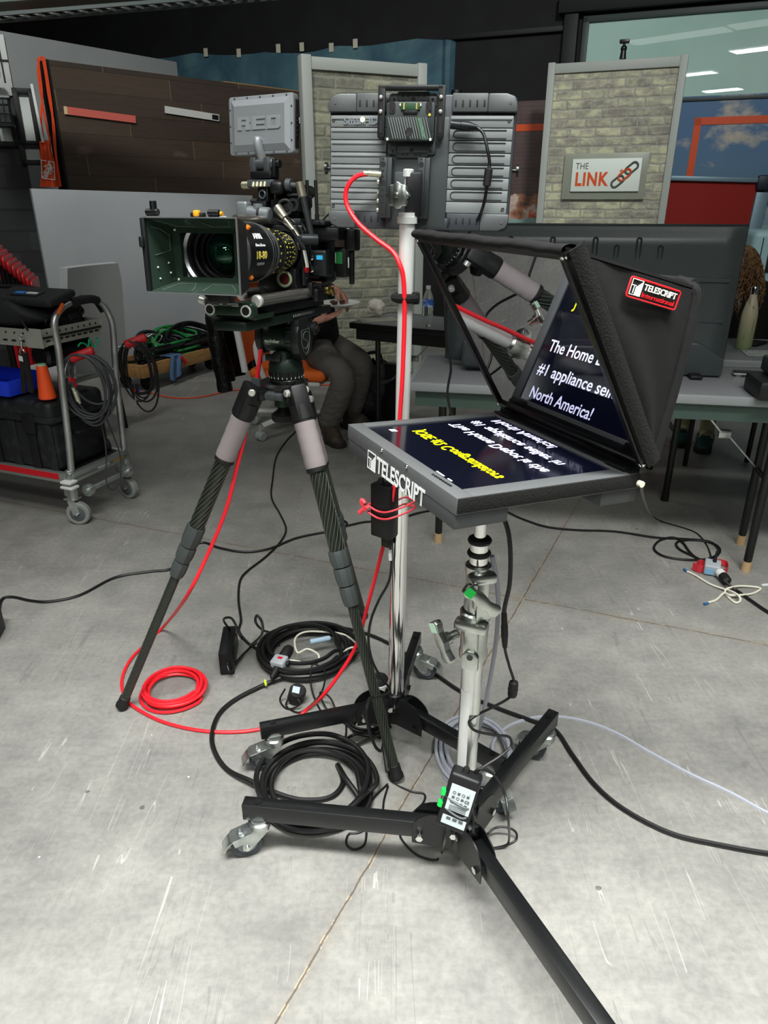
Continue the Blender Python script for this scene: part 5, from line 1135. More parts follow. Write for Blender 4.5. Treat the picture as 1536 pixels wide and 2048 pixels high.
# front lettering with the little square logo
l, r = PL(754, 928, 1, 0), PL(850, 994, 1, 0); hL = (PL(850, 1007, 1, 0)-PL(850, 974, 1, 0)).length
tm = PF @ Matrix.Translation((l.x, -.0006, (l.z+r.z)/2-.004)) @ Matrix.Rotation(R(90), 4, 'X')
b = B(tm); b.text('TELESCRIPT', .042, Matrix(), .0008, 'LEFT', .0007)
o = tm @ V((0, 0, 0)); w_ = max((v.co-o).dot(PU) for v in b.bm.verts); k = (r.x-l.x)/w_
for v in b.bm.verts: d = (v.co-o).dot(PU); v.co += PU*d*(k-1)
b.done('lettering', white_print, pt)
def tele_logo(f, s, parent, m, mb):          # white square, black quarter panels, white leaning figure
    b = B(f)
    for (c, d) in (((0, s*.48, 0), (s, s*.05, .0008)), ((0, -s*.48, 0), (s, s*.05, .0008)), ((s*.48, 0, 0), (s*.05, s, .0008)), ((-s*.48, 0, 0), (s*.05, s, .0008))): b.box(c, d)
    b.prism([(-.05*s, -.48*s), (.48*s, -.48*s), (.48*s, .45*s), (.12*s, .12*s), (-.05*s, .02*s)], .0009, Matrix.Translation((0, 0, -.0004)))
    b.box((-.26*s, .10*s, 0), (.42*s, .06*s, .0008)); b.box((-.2*s, -.14*s, 0), (.06*s, .5*s, .0008)); return b.done('logo', m, parent)
q = PL(743, 923, 1, 0); lz = (l.z+r.z)/2-.004
tele_logo(PF @ Matrix.Translation((l.x-.022, -.0006, lz)) @ Matrix.Rotation(R(90), 4, 'X'), .034, pt, white_print, black_plastic)
for (px, py) in ((764, 900), (814, 933)): q = PL(px, py, 1, 0); b = B(PF); b.ball((q.x, -.0005, q.z), .0035); b.done('screw', chrome, pt)
b = B(PF)
for i in range(8): q = PL(866+5*i, 950+3.2*i, 2, 0); b.box((q.x, q.y, .001), (.005, .004, .002), .001)
b.done('button_row', black_rubber, pt)
b = B(PF); q = PL(878, 951, 2, 0); b.box((q.x-.006, q.y+.006, .0004), (.024, .003, .0008)); b.box((q.x+.024, q.y+.006, .0004), (.012, .003, .0008)); b.done('button_label', white_print, pt)
# hinge bracket on the rear edge
b = B(PF); b.box((U_/2, W_-.004, .012), (U_+.004, .006, .026), .001); b.box((U_/2, W_-.012, .0015), (U_, .026, .003), .001); hb = b.done('hinge_bracket', black_metal, pt)
for x in (.05, .16, .27, .38): b = B(PF); b.ball((x*U_/.409, W_-.008, .014), .003); b.done('screw', chrome, hb)
for x in (.035, U_-.035): b = B(PF); b.box((x, W_-.022, .004), (.05, .018, .005), .002); b.done('clip', black_metal, hb)
# the tilted glass in its frame
gv0, gz0 = W_-.006, .016; tr = PL(1105, 500, 0, U_); tl = PL(850, 470, 0, 0)
gv1, gz1 = (tr.y+tl.y)/2, (tr.z+tl.z)/2
gd = V((0, gv1-gv0, gz1-gz0)); gl = gd.length; gd.normalize(); gx0, gx1 = -.004, U_+.004
GF = PF @ frame((0, gv0, gz0), x=(1, 0, 0), y=gd)   # x along the hinge, y up the glass, z towards the talent... 
b = B(GF)
for x in (gx0, gx1): b.box((x, gl/2, 0), (.012, gl, .012), .002)
b.box(((gx0+gx1)/2, .004, 0), (gx1-gx0, .014, .012), .002); b.box(((gx0+gx1)/2, gl-.004, 0), (gx1-gx0, .016, .012), .002); gf_ = b.done('glass_frame', black_paint, pt)
gm = bpy.data.materials.new('beamsplitter'); gm.use_nodes = True; nt = gm.node_tree; nt.nodes.clear()
o_ = nt.nodes.new('ShaderNodeOutputMaterial'); mx = nt.nodes.new('ShaderNodeMixShader'); tr_ = nt.nodes.new('ShaderNodeBsdfTransparent'); gs = nt.nodes.new('ShaderNodeBsdfGlossy')
tr_.inputs[0].default_value = (.55, .56, .58, 1); gs.inputs['Roughness'].default_value = 0; gs.inputs[0].default_value = (.95, .96, 1, 1); mx.inputs[0].default_value = .52
nt.links.new(tr_.outputs[0], mx.inputs[1]); nt.links.new(gs.outputs[0], mx.inputs[2]); nt.links.new(mx.outputs[0], o_.inputs[0])
b = B(GF); b.quad([(gx0+.005, .008, 0), (gx1-.005, .008, 0), (gx1-.005, gl-.008, 0), (gx0+.005, gl-.008, 0)]); b.done('mirror_glass', gm, gf_)
for x in (gx0, gx1):
    for y in (.0, gl-.012): b = B(GF); b.ball((x, y+.004, .0 if True else 0), .0075); b.done('screw', chrome, gf_)
# fabric hood
hf = mat('hood_fabric', '#0c0c0c', .9, bump=(60, .25, .004)); hv = mat('black_velcro')
hf1 = PL(1383, 580, 0, U_); hf0 = PL(1287, 932, 0, U_)
T_, Bt, F1, F0 = V((0, gv1, gz1)), V((0, gv0, gz0)), V((0, hf1.y, hf1.z)), V((0, gv0+.012, gz0-.004))
def hoodside(x, s_):
    def fn(u, v):
        p = (T_*(1-u)+F1*u)*v+(Bt*(1-u)+F0*u)*(1-v)
        puff = .010*math.sin(math.pi*u)*math.sin(math.pi*v)+.003*math.sin(u*11+v*7)*math.sin(math.pi*u)
        return V((x+s_*(.006+puff), p.y, p.z))
    b = B(PF); b.grid(fn, 24, 24, .004); return b
hoodside(gx1, 1).done('hood_side', hf, pt, angle=60); hoodside(gx0, -1).done('hood_side', hf, pt, angle=60)
def top(u, v):
    p = T_*(1-v)+F1*v; return V((gx0-.006+(gx1-gx0+.012)*u, p.y, p.z+.006+.004*math.sin(math.pi*u)*math.sin(v*9)-.012*math.sin(math.pi*u)*math.sin(math.pi*v)))
b = B(PF); b.grid(top, 20, 16, .004); b.done('hood_top', hf, pt, angle=60)
def fl(u, v):                                # padded roll over the top front edge
    a = 2*math.pi*v; c = T_+V((0, .006, -.008)); return V((gx0-.008+(gx1-gx0+.016)*u, c.y+.015*math.cos(a), c.z+.009+.008*math.sin(a)+.0008*math.sin(u*19)+.0005*math.sin(u*57+v*9)))
b = B(PF); b.grid(fl, 50, 14); b.done('hood_front_roll', hf, pt, angle=0)
bk0, bk1 = F0, F1; bd = (bk1-bk0); b = B(PF)
for (x, ww) in ((.06, .12), (U_-.06, .12)): b.grid(lambda u, v, x=x, ww=ww: V((x-ww/2+ww*u, bk0.y+bd.y*v, bk0.z+bd.z*v)), 4, 10, .004)
b.grid(lambda u, v: V((.1+(U_-.2)*u, bk0.y+bd.y*v*.30, bk0.z+bd.z*v*.30)), 4, 4, .004); b.grid(lambda u, v: V((.1+(U_-.2)*u, bk0.y+bd.y*(.75+.25*v), bk0.z+bd.z*(.75+.25*v))), 4, 4, .004); b.done('hood_back', hf, pt)
for s_, x in ((1, gx1), (-1, gx0)):          # velcro edging along the glass and along the back
    b = B(PF)
    def strip(a0, a1, inw, wd, off):
        d = (a1-a0); return lambda u, v: V((x+s_*(off+.003*math.sin(math.pi*v)), *(a0+d*u+inw*(wd*v)).yz))
    inw = V((0, .86, .5)).normalized()
    b.grid(strip(Bt, T_, V((0, gd.z, -gd.y)), .026, .012), 30, 5, .003); b.done('velcro_edge', hv, pt)
    b = B(PF); b.tube([V((x+s_*.004, *(F0+V((0, .004, .01))).yz)), V((x+s_*.006, *((F0+F1)/2+V((0, .006, 0))).yz)), V((x+s_*.004, *(F1+V((0, .002, -.02))).yz)), V((x-s_*.004, *(F1+V((0, -.004, .004))).yz)), V((x-s_*.03, *(F1+V((0, -.004, .010))).yz))], .010, 10, 8); b.done('hood_piping', hf, pt)
b = B(PF); b.tube([V((gx0, F1.y, F1.z+.008)), V((U_/2, F1.y+.002, F1.z+.004)), V((gx1, F1.y, F1.z+.008))], .010, 10, 8); b.done('hood_piping', hf, pt)
# red edged badge on the hood side
q = [PL(*p, 0, gx1+.014) for p in ((1258, 552), (1356, 582), (1345, 620), (1248, 590))]
o = sum(q, V())/4; ux = (q[1]-q[0]+q[2]-q[3]); uy = (q[0]-q[3]+q[1]-q[2]); bw, bh = ux.length/2, uy.length/2
BF = PF @ frame(o, x=V((0, ux.y, ux.z)), y=V((0, uy.y, uy.z))); BF.translation = PF @ V((gx1+.0185, o.y, o.z))
if (BF.to_3x3() @ V((0, 0, 1))).dot(PU) < 0: BF = BF @ Matrix.Diagonal((1, 1, -1, 1))
bd_ = thing('brand_badge', 'red edged rubber badge with white lettering on the hood side', 'badge', BF)
bd_.parent = None
badge = bd_; 
b = B(BF); b.prism(b.rbox2(bw, bh, .003), .003, Matrix.Translation((0, 0, -.003)), .0006); b.done('badge_base', black_rubber, badge)
redr = mat('badge_red', '#e0222a', .45); wr = mat('badge_white', '#f0efe4', .5)
b = B(BF); b.tube([(x, y, .0) for x, y in b.rbox2(bw, bh, .003, 2)], .0014, 6, 1, closed=True); b.done('badge_edge', redr, badge)
tele_logo(BF @ Matrix.Translation((-bw*.36, .001, .0008)), bh*.82, badge, wr, black_plastic)
def fit(bb, f, x0, x1):
    o = f.translation; ux = f.to_3x3() @ V((1, 0, 0)); ds = [(v.co-o).dot(ux) for v in bb.bm.verts]; a, c = min(ds), max(ds)
    for v, d in zip(bb.bm.verts, ds): v.co += ux*((x0+(d-a)/(c-a)*(x1-x0))-d)
b = B(BF @ Matrix.Translation((0, bh*.16, .001))); b.text('TELESCRIPT', bh*.46, Matrix(), .0012, 'LEFT', .0002); fit(b, BF, -bw*.22, bw*.44); b.done('lettering', wr, badge)
b = B(BF @ Matrix.Translation((0, -bh*.24, .001))); b.text('International', bh*.36, Matrix(), .0012, 'LEFT', .0); fit(b, BF, -bw*.22, bw*.43); b.done('lettering', redr, badge)
q = PL(1280, 967, 0, U_+.006); b = B(PF); b.cyl((U_, q.y, q.z), (U_+.012, q.y, q.z), .0055, n=20); b.done('white_knob', mat('warm_white'), pt)
# ================================================================ tripod, fluid head and cine camera
RF = rz((-.250, 1.812, 0), -18)
def RL(px, py, axis, val):                   # pixel -> camera-rig coordinates on the plane local[axis] = val
    n = RF.to_3x3() @ V([1 if i == axis else 0 for i in range(3)]); p0 = RF @ V([val if i == axis else 0 for i in range(3)])
    return RF.inverted() @ ONP(px, py, p0, n)
def proj(p):
    q = V(p)-EYE; c, s = math.cos(PITCH), math.sin(PITCH); f = q.y*c-q.z*s; u = q.y*s+q.z*c
    return 768+FPX*q.x/f, 1024-FPX*u/f
foam = mat('grey_foam_sleeve', '#8b8283', .8, bump=(90, .15, .002)); carbon = mat('carbon_tube', '#1b1e1a', .35); weave = mat('carbon_weave', '#4a5044', .35)
coll = mat('collar_grey', '#3b4140', .5)
tp = thing('tripod', 'black carbon tripod with grey foam leg sleeves under the cine camera', 'tripod', Matrix.Translation((-.262, 1.82, 0)))
CT = V((-.262, 1.82, .978))
J = [AY(508, 777, 1.765), AY(592, 780, 1.74), V((-.225, 1.90, .930))]
Fp = [G(243, 1418), G(795, 1562), G(727, 1236)]
for k, (j, f) in enumerate(zip(J, Fp)):
    f = f+V((0, 0, .006)); ax = (f-j).normalized(); L = (f-j).length
    def at(py, lo=0.0, hi=1.0):
        if k == 2: return None
        for _ in range(40):
            m_ = (lo+hi)/2
            if proj(j+(f-j)*m_)[1] < py: lo = m_
            else: hi = m_
        return (lo+hi)/2
    ts = [.072, at(918 if k == 0 else 938), at(1052 if k == 0 else 1100), at(1092 if k == 0 else 1135), at(1122 if k == 0 else 1172), at(1152 if k == 0 else 1212)] if k < 2 else [.06, .24, .46, .50, .54, .58]
    P = lambda t_: j+(f-j)*t_
    b = B(); b.bar(j-ax*.012, P(.075), .052, .044, up=(f-CT).cross(ax), bev=.008); b.cyl(P(.035), P(.07), .028, .0295); b.done('leg_top', black_plastic, tp)
    b = B(); sd = ax.cross(V((0, 0, 1))).normalized(); b.cyl(j+ax*.004-sd*.034, j+ax*.004+sd*.034, .009, n=16, bev=.002); b.done('pivot_bolt', mat('bright_screw'), tp)
    b = B()
    prof = [(.022, .0)]+[(.0268+.0006*math.sin(i*2.1), (ts[1]-ts[0])*L*(i+.5)/12) for i in range(12)]+[(.0265, (ts[1]-ts[0])*L-.008), (.022, (ts[1]-ts[0])*L)]
    b.lathe(prof, P(ts[0]), ax, 28); sl = b.done('foam_sleeve', foam, tp)
    b = B(); b.cyl(P(ts[1])-ax*.006, P(ts[1])+ax*.008, .0262, n=28, bev=.003); b.done('sleeve_end', black_rubber, sl)
    b = B(); b.cyl(P(ts[0])-ax*.008, P(ts[0])+ax*.006, .0272, n=28, bev=.003); b.done('sleeve_end', black_rubber, sl)
    def weavetube(t0, t1, r, nm):
        b = B(); b.cyl(P(t0), P(t1), r, n=28); tb = b.done(nm, carbon, tp); b = B(); H_ = (t1-t0)*L; fr = frame(P(t0), x=sd, z=ax)
        for q in range(12):
            b.tube([fr @ V((r*math.cos(2*math.pi*q/12+s_/18*H_*22), r*math.sin(2*math.pi*q/12+s_/18*H_*22), H_*s_/18)) for s_ in range(19)], r*.055, 4, 2, cap=False)
        b.done('carbon_weave', weave, tb, angle=0)
    weavetube(ts[1], ts[2]+.01, .0205, 'upper_tube'); weavetube(ts[5]-.01, .985, .0132, 'lower_tube')
    for a_, c_ in ((2, 3), (3, 4), (4, 5)):
        r = (.0262, .0245, .022)[a_-2]; b = B(); h = (ts[c_]-ts[a_])*L-.003
        b.lathe([(r*.8, 0), (r*.96, 0), (r, .004), (r, h*.55), (r*.96, h*.75), (r*.86, h), (r*.7, h)], P(ts[a_]), ax, 10); b.done('lock_collar', coll, tp, angle=20)
    b = B(); b.lathe([(.0135, -.03), (.016, -.028), (.017, -.006), (.019, 0), (.019, .008), (.014, .012), (0, .012)], f-ax*.014, ax, 24); b.done('rubber_foot', black_rubber, tp)
b = B(); b.lathe([(.03, -.022), (.058, -.022), (.064, -.012), (.064, .010), (.056, .016), (.03, .016)], CT, (0, 0, 1), 36)
for j in J: d = V((j.x-CT.x, j.y-CT.y, 0)).normalized(); b.bar(CT+d*.04-V((0, 0, .006)), V((j.x, j.y, CT.z-.008)), .05, .028, bev=.004)
b.done('bowl_base', black_paint, tp)
b = B(); p = RF @ V((-.028, -.058, .968)); d = RF.to_3x3() @ V((1, -.12, .0)); b.cyl(p-d*.03, p+d*.022, .0125, n=20, bev=.002); b.cyl(p+d*.022, p+d*.045, .010, n=16); b.prism([(-.009, 0), (.009, 0), (.012, .045), (-.012, .045)], .010, frame(p-d*.026-V((0, .008, 0)), x=d, y=V((0, 0, 1))), .002); b.done('bowl_clamp_lever', mat('clamp_grey', '#44484a', .4), tp)
b = B(); b.cyl(CT-V((0, 0, .03)), CT-V((0, 0, .06)), .010); b.cyl(CT-V((0, 0, .02)), CT-V((0, 0, .05)), .024); b.done('bowl_bolt', mat('dark_green_metal', '#1d3526', .4, .3), tp)
b = B(); b.lathe([(0, 0), (.02, 0), (.034, .006), (.034, .022), (.018, .034), (.012, .05), (0, .05)], CT-V((0, 0, .095)), (0, 0, 1), 8); b.done('bowl_knob', black_plastic, tp)
# ---- fluid head ---------------------------------------------------------------------------
hd_m = mat('head_black', '#171b19', .38, .2); hd_g = mat('head_dark_green', '#1c2a22', .4, .2)
fh = thing('fluid_head', 'black fluid head with white lettering between the tripod and the cine camera', 'tripod head', RF @ Matrix.Translation((0, 0, .985)))
b = B(RF); b.lathe([(0, .982), (.038, .982), (.044, .988), (.0445, 1.002), (.041, 1.006)], n=40); bw_ = b.done('bowl_ring', hd_m, fh)
for k in range(7): a = R(360/7*k-100); b = B(RF); b.box((.0425*math.cos(a), .0425*math.sin(a), .994), (.006, .022, .012), .002, m=Matrix.Rotation(a, 4, 'Z')); b.done('bowl_window', mat('deep_black', '#060807', .3), bw_)
b = B(RF); pts = [((.0435+(.0020 if (k % 4) < 2 else 0))*math.cos(2*math.pi*k/88), (.0435+(.0020 if (k % 4) < 2 else 0))*math.sin(2*math.pi*k/88)) for k in range(88)]; b.prism(pts, .018, z0=1.007); b.done('drag_ring', hd_m, fh)
b = B(RF)
for k in range(26): a = R(-175+k*14); b.box((.0456*math.cos(a), .0456*math.sin(a), 1.010), (.0006, .0011, .005), m=Matrix.Rotation(a, 4, 'Z'))
b.done('scale_mark', white_print, fh)
b = B(RF); b.lathe([(.03, 1.025), (.0440, 1.025), (.0440, 1.028), (.0425, 1.042), (.036, 1.056), (.0, 1.060)], n=40); b.box((.0, -.012, 1.062), (.04, .05, .026), .008); b.done('pan_housing', hd_g, fh)
b = B(RF); b.box((-.006, -.040, 1.061), (.026, .012, .020), .003); b.box((-.026, -.032, 1.059), (.024, .012, .016), .003); b.done('level_housing', hd_m, fh)
HZ = 1.106
b = B(RF); b.lathe([(0, -.045), (.036, -.045), (.037, -.039), (.034, .0), (.033, .014), (.036, .018), (.036, .036), (0, .036)], (0, 0, HZ), (1, 0, 0), 48); b.done('tilt_drum', hd_g, fh)
b = B(RF); b.lathe([(0, -.062), (.040, -.062), (.0435, -.058), (.0435, -.049), (.040, -.045), (0, -.045)], (0, 0, HZ), (1, 0, 0), 48); b.done('end_disc', hd_m, fh)
b = B(RF)
for k in range(22): a = R(k*360/22); b.box((.026, .0362*math.cos(a), HZ+.0362*math.sin(a)), (.014, .003, .003), .0008)
b.done('drag_ring', hd_m, fh)
dsh = [(x*.80, z*.78) for x, z in [(-.045, .050), (.045, .050), (.056, .03), (.058, -.005), (.048, -.038), (.026, -.06), (0, -.066), (-.026, -.06), (-.048, -.038), (-.058, -.005), (-.056, .03)]]
cm = RF @ frame((.036, 0, HZ-.004), x=(0, 1, 0), y=(0, 0, 1))
b = B(cm); b.prism(dsh, .022, bev=.004); sc_ = b.done('side_cover', hd_m, fh)
b = B(cm); b.tube([(x*.56, y*.60-.002, .0225) for x, y in [(-.04, .045), (.04, .045), (.045, .0), (.028, -.04), (0, -.058), (-.028, -.04), (-.045, 0)]], .0008, 5, 1, closed=True)
b.tube([(x*.72, y*.72, .0225) for x, y in [(.022, .020), (.006, .028), (-.016, .022), (-.018, .006), (.012, -.006), (.016, -.022), (-.004, -.03), (-.022, -.022)]], .0011, 5, 4); b.done('shield_emblem', mat('emblem_grey', '#5b605e', .35), sc_)
b = B(RF); b.prism([(-.02, .0), (.04, .0), (.045, .014), (.03, .024), (-.02, .024)], .022, frame((.034, -.014, HZ+.024), x=(0, 1, 0), y=(0, 0, 1)), .004); b.done('cover_top', black_plastic, fh)
b = B(RF); b.cyl((.045, .048, HZ+.016), (.068, .048, HZ+.016), .016, n=24, bev=.003); b.cyl((.068, .048, HZ+.016), (.073, .048, HZ+.016), .009, n=20); b.done('pan_bar_rosette', black_plastic, fh)
def wrap_text(s_, r, ang0, x0, size, m, parent, cx, cz, bold=0, sgn=1, depth=.0006, M=None, yoff=0):
    b = B(); b.text(s_, size, Matrix(), depth, 'LEFT', bold)
    for v in b.bm.verts:
        a = R(ang0)+v.co.y/r; rr = r+v.co.z
        v.co = (M or RF) @ V((x0+v.co.x, cx-rr*math.cos(a), cz+rr*math.sin(a)))
    return b.done('lettering', m, parent)
wrap_text('sachtler', .0372, -9, -.037, .0128, mat('print_pale_green', '#cfdccb', .5), fh, 0, HZ, .0004); b = B(RF); b.box((-.030, -.0352, HZ-.013), (.014, .0008, .0010)); b.done('print_line', mat('print_pale_green'), fh)
# ---- bridge plate, rods: the camera noses up a little on the head ---------------------------
RF = RF @ Matrix.Translation((0, 0, 1.095)) @ Matrix.Rotation(R(-2.6), 4, 'X') @ Matrix.Translation((0, 0, -1.095))
cc_ = thing('cine_camera', 'black cine camera with zoom lens and matte box on the fluid head', 'camera', RF @ Matrix.Translation((0, 0, 1.165)))
bplate = mat('plate_green_black', '#1e2b24', .36, .3)
b = B(RF); b.prism([(-.038, -.27), (.040, -.27), (.046, -.14), (.046, .20), (-.046, .20), (-.046, -.12)], .020, z0=1.150, bev=.003); dv = b.done('dovetail_plate', bplate, cc_)
b = B(RF)
for k in range(11): b.box((.0462, -.04+.012*k, 1.162), (.0008, .0015, .006))
b.done('scale_mark', white_print, dv)
b = B(RF); b.box((0, -.01, 1.187), (.078, .36, .030), .004); b.done('bridge_body', black_metal, cc_)
bx_ = mat('rod_bracket_green', '#213428', .36, .2)
b = B(RF); yb = -.255
for s_ in (-1, 1): b.box((s_*.043, yb, 1.193), (.030, .030, .034), .008, seg=3)
b.box((0, yb, 1.192), (.07, .024, .022), .004); b.box((.0, yb+.05, 1.178), (.11, .09, .012), .003); bx0 = b.done('rod_bracket', bx_, cc_)
for s_ in (-1, 1):
    b = B(RF); b.lathe([(.0085, 0), (.0122, 0), (.0122, .002), (.0085, .002)], (s_*.043, yb-.017, 1.193), (0, 1, 0), 28); b.done('rod_ring', white_plastic, bx0)
    b = B(RF); b.cyl((s_*.043, yb-.0172, 1.193), (s_*.043, yb-.012, 1.193), .0088); b.done('rod_hole', black_rubber, bx0)
b = B(RF); b.cyl((-.06, yb, 1.208), (-.076, yb, 1.212), .009, n=18, bev=.002); b.cyl((-.015, yb-.014, 1.207), (-.015, yb-.018, 1.207), .004); b.done('clamp_screw', mat('bright_screw'), bx0)
b = B(RF)
for x in (-.030, .018): 
    for k in range(2): b.box((x, yb-.0155, 1.2065-.004*k), (.016, .0006, .0014))
b.done('print_line', mat('print_pale_green'), bx0)
for s_ in (-1, 1):
    y0 = -.24 if s_ > 0 else -.10; b = B(RF); b.cyl((s_*.056, y0, 1.212), (s_*.056, .10, 1.212), .0125, n=28); b.done('support_rod', mat('rod_steel', '#b9b4ac', .22, .9), cc_)
    b = B(RF); b.lathe([(0, -.010), (.010, -.010), (.0132, -.006), (.0132, .002), (0, .002)], (s_*.056, y0, 1.212), (0, 1, 0), 24); b.done('rod_cap', mat('bright_screw'), cc_)
b = B(RF); b.box((.055, .03, 1.222), (.035, .035, .03), .004); b.box((.072, .05, 1.207), (.02, .05, .03), .004); b.box((.055, .09, 1.21), (.04, .05, .04), .004); b.done('rod_clamp', black_metal, cc_)
b = B(RF); b.cyl((.055, .12, 1.212), (.085, .12, 1.212), .009, n=16); b.cyl((.083, .11, 1.215), (.089, .11, 1.20), .005); b.box((.073, .105, 1.215), (.02, .03, .016), .003); b.done('lever_knob', brass, cc_)
# riser carrying the lens mount with the red centred round badge
b = B(RF); b.prism([(-.052, 0), (.052, 0), (.058, .012), (.050, .038), (.050, .070), (-.050, .070), (-.050, .038), (-.058, .012)], .06, frame((0, .03, 1.200), x=(1, 0, 0), y=(0, 0, 1)), .004); rs_ = b.done('riser_plate', black_metal, cc_)
b = B(RF)
for x in (-.040, .040): b.cyl((x, -.0315, 1.214), (x, -.029, 1.214), .011, n=20)
b.done('riser_hole', black_rubber, rs_)
b = B(RF)
for x in (-.020, -.007, .007, .020): b.cyl((x, -.0325, 1.209), (x, -.029, 1.209), .0035, n=12)
b.done('screw', steel_dark, rs_)
# ---- lens ---------------------------------------------------------------------------------
LX, LZ = .012, 1.308
LF = RF @ frame((LX, 0, LZ), x=(1, 0, 0), z=(0, -1, -.0))       # z runs forward out of the camera, x = right, y = up... 
lens_m = mat('lens_black', '#101112', .34, .2); lring = mat('lens_ring', '#1a1b1c', .42, .2)
ln = B(LF)
ln.lathe([(.030, -.004), (.036, 0), (.036, .02), (.031, .022), (.031, .03), (.0415, .034), (.044, .058), (.042, .061), (.042, .065), (.0475, .068), (.0485, .100), (.046, .103), (.046, .108), (.0515, .111), (.053, .140), (.0505, .143), (.0505, .148), (.0575, .160), (.0600, .176), (.0615, .186), (.0615, .325), (.060, .33), (.054, .33)], n=64)
lens = ln.done('lens_barrel', lens_m, cc_)
b = B(LF)
for (z, r) in ((.033, .0425), (.063, .0445), (.1055, .049), (.1455, .0535), (.158, .0575), (.178, .0606), (.190, .0620)): b.lathe([(r-.002, z-.0012), (r+.0004, z-.0008), (r+.0004, z+.0008), (r-.002, z+.0012)], n=64)
b.done('lens_bright_line', mat('satin_line', '#8d9092', .25, .8), lens)
b = B(LF)
for (z0, z1, r) in ((.114, .128, .0522),):
    for k in range(60): a = 2*math.pi*k/60; b.box((r*math.cos(a), r*math.sin(a), (z0+z1)/2), (.0016, .0024, z1-z0), m=Matrix.Rotation(a, 4, 'Z'))
b.done('gear_ring', lring, lens)
ylw = mat('lens_yellow', '#d8cf4a', .5)
b = B(LF); rnd = random.Random(3)
for (z, r, n_, w_) in ((.053, .0436, 11, .0034), (.042, .0426, 14, .0022), (.134, .0529, 9, .0044), (.092, .0483, 11, .0040), (.076, .0479, 13, .0024)):
    for k in range(n_):
        a = R(-70+k*150/n_+rnd.uniform(-1, 1)); b.box((r*math.cos(a), r*math.sin(a), z), (.0008, w_*rnd.uniform(.6, 1.2), .004), m=Matrix.Rotation(a, 4, 'Z'))
b.done('scale_mark', ylw, lens)
b = B(LF); b.lathe([(.031, .003), (.0385, .004), (.0385, .016), (.031, .018)], n=48)
for k in range(4): a = R(k*90+20); b.box((.039*math.cos(a), .039*math.sin(a), .011), (.010, .022, .010), .002, m=Matrix.Rotation(a, 4, 'Z'))
b.done('mount_ring', mat('mount_steel', '#7c7a74', .3, .9), lens)
def ltext(s_, size, z, ang, m, bold=0):      # lettering on the front barrel, read from the right-hand side
    b = B(); b.text(s_, size, Matrix(), .0006, 'CENTER', bold); r = .0616
    for v in b.bm.verts:
        a = R(ang)+v.co.y/r; rr = r+v.co.z+.0003; v.co = LF @ V((rr*math.cos(a), rr*math.sin(a), z-v.co.x))
    return b.done('lettering', m, lens)
ltext('18-80', .021, .246, -4, mat('lens_gold', '#e3cf63', .5), .0003); ltext('Alura Zoom', .0085, .246, 15, white_print, 0); ltext('ARRI', .017, .244, 32, white_print, .0004); ltext('FUJINON', .008, .246, -20, mat('print_grey', '#8c8f90', .5))
for a in (50, -48): b = B(LF); p = V((.062*math.cos(R(a)), .062*math.sin(R(a)), .262)); b.cyl(p, p+V((math.cos(R(a)), math.sin(R(a)), 0))*.006, .0055, .0045, 16); b.done('orange_stud', mat('orange_paint', '#d9741f', .45), lens)
# front element
b = B(LF); b.lathe([(.054, .33), (.0535, .318), (.050, .316), (.0495, .300), (.046, .297), (.0455, .284), (.041, .282)], n=64); b.done('lens_inner_rim', mat('inner_rim', '#080909', .6), lens)
coat_m = NB('coated_glass', .02); ly, _ = coat_m.noise(coat_m.tc, 18, 2); coat_m.out(coat_m.ramp(ly, [(.35, '#04100a'), (.55, '#0a3a24'), (.7, '#0c1a30')])); coat_m.b.inputs['Coat Weight'].default_value = 1; coat_m.b.inputs['Specular IOR Level'].default_value = 1.0; coat_m.b.inputs['Specular Tint'].default_value = (.35, 1, .6, 1)
b = B(LF); b.lathe([(0, .312)]+[(.0415*math.sin(R(k*6)), .284+.028*math.cos(R(k*6))**1.2) for k in range(1, 15)]+[(.0415, .284)], n=48); b.done('front_element', coat_m.m, lens, angle=0)
# ---- matte box ----------------------------------------------------------------------------
mb_b = mat('matte_box_black', '#17191a', .42, .1); mb_g = mat('matte_box_inside', '#3c4f44', .30, .55); rim_m = mat('bright_rim', '#a9adad', .3, .8)
y0, y1 = -.408, -.345; mw0, mh0, mw1, mh1 = .194, .130, .162, .108
b = B(RF); c = V((LX-.004, 0, LZ-.004))
def ringq(w, h, y): return [c+V((s*w/2, y, t*h/2)) for s, t in ((-1, -1), (1, -1), (1, 1), (-1, 1))]
def loft(b, A, D, inv=False):
    for k in range(4):
        q = [A[k], A[(k+1) % 4], D[(k+1) % 4], D[k]]; b.quad(q[::-1] if inv else q)
loft(b, ringq(mw0+.008, mh0+.008, y0), ringq(mw1+.010, mh1+.010, y1)); loft(b, ringq(mw1+.010, mh1+.010, y1), ringq(.150, .103, y1+.018)); b.quad(ringq(.150, .103, y1+.018)[::-1]) if False else None
mbx = b.done('matte_box', mb_b, cc_)
rf_, rb_ = ringq(mw0+.003, mh0+.003, y0), ringq(mw1-.012, mh1-.008, y1-.004)
b = B(RF); loft(b, rf_, rb_, True); b.done('hood_inside', mb_g, mbx)
wi = ringq(.118, .082, y1-.004); b = B(RF); loft(b, rb_, wi, True); loft(b, wi, ringq(.122, .084, y1+.016), True); b.done('inner_frame', mb_g, mbx)
b = B(RF)
A, D = ringq(mw0+.008, mh0+.008, y0-.001), ringq(mw0+.0035, mh0+.0035, y0-.001)
loft(b, A, D, True); loft(b, A, ringq(mw0+.008, mh0+.008, y0+.003)); b.done('bright_rim', rim_m, mbx)
b = B(RF)                                   # raised panels on the inner walls
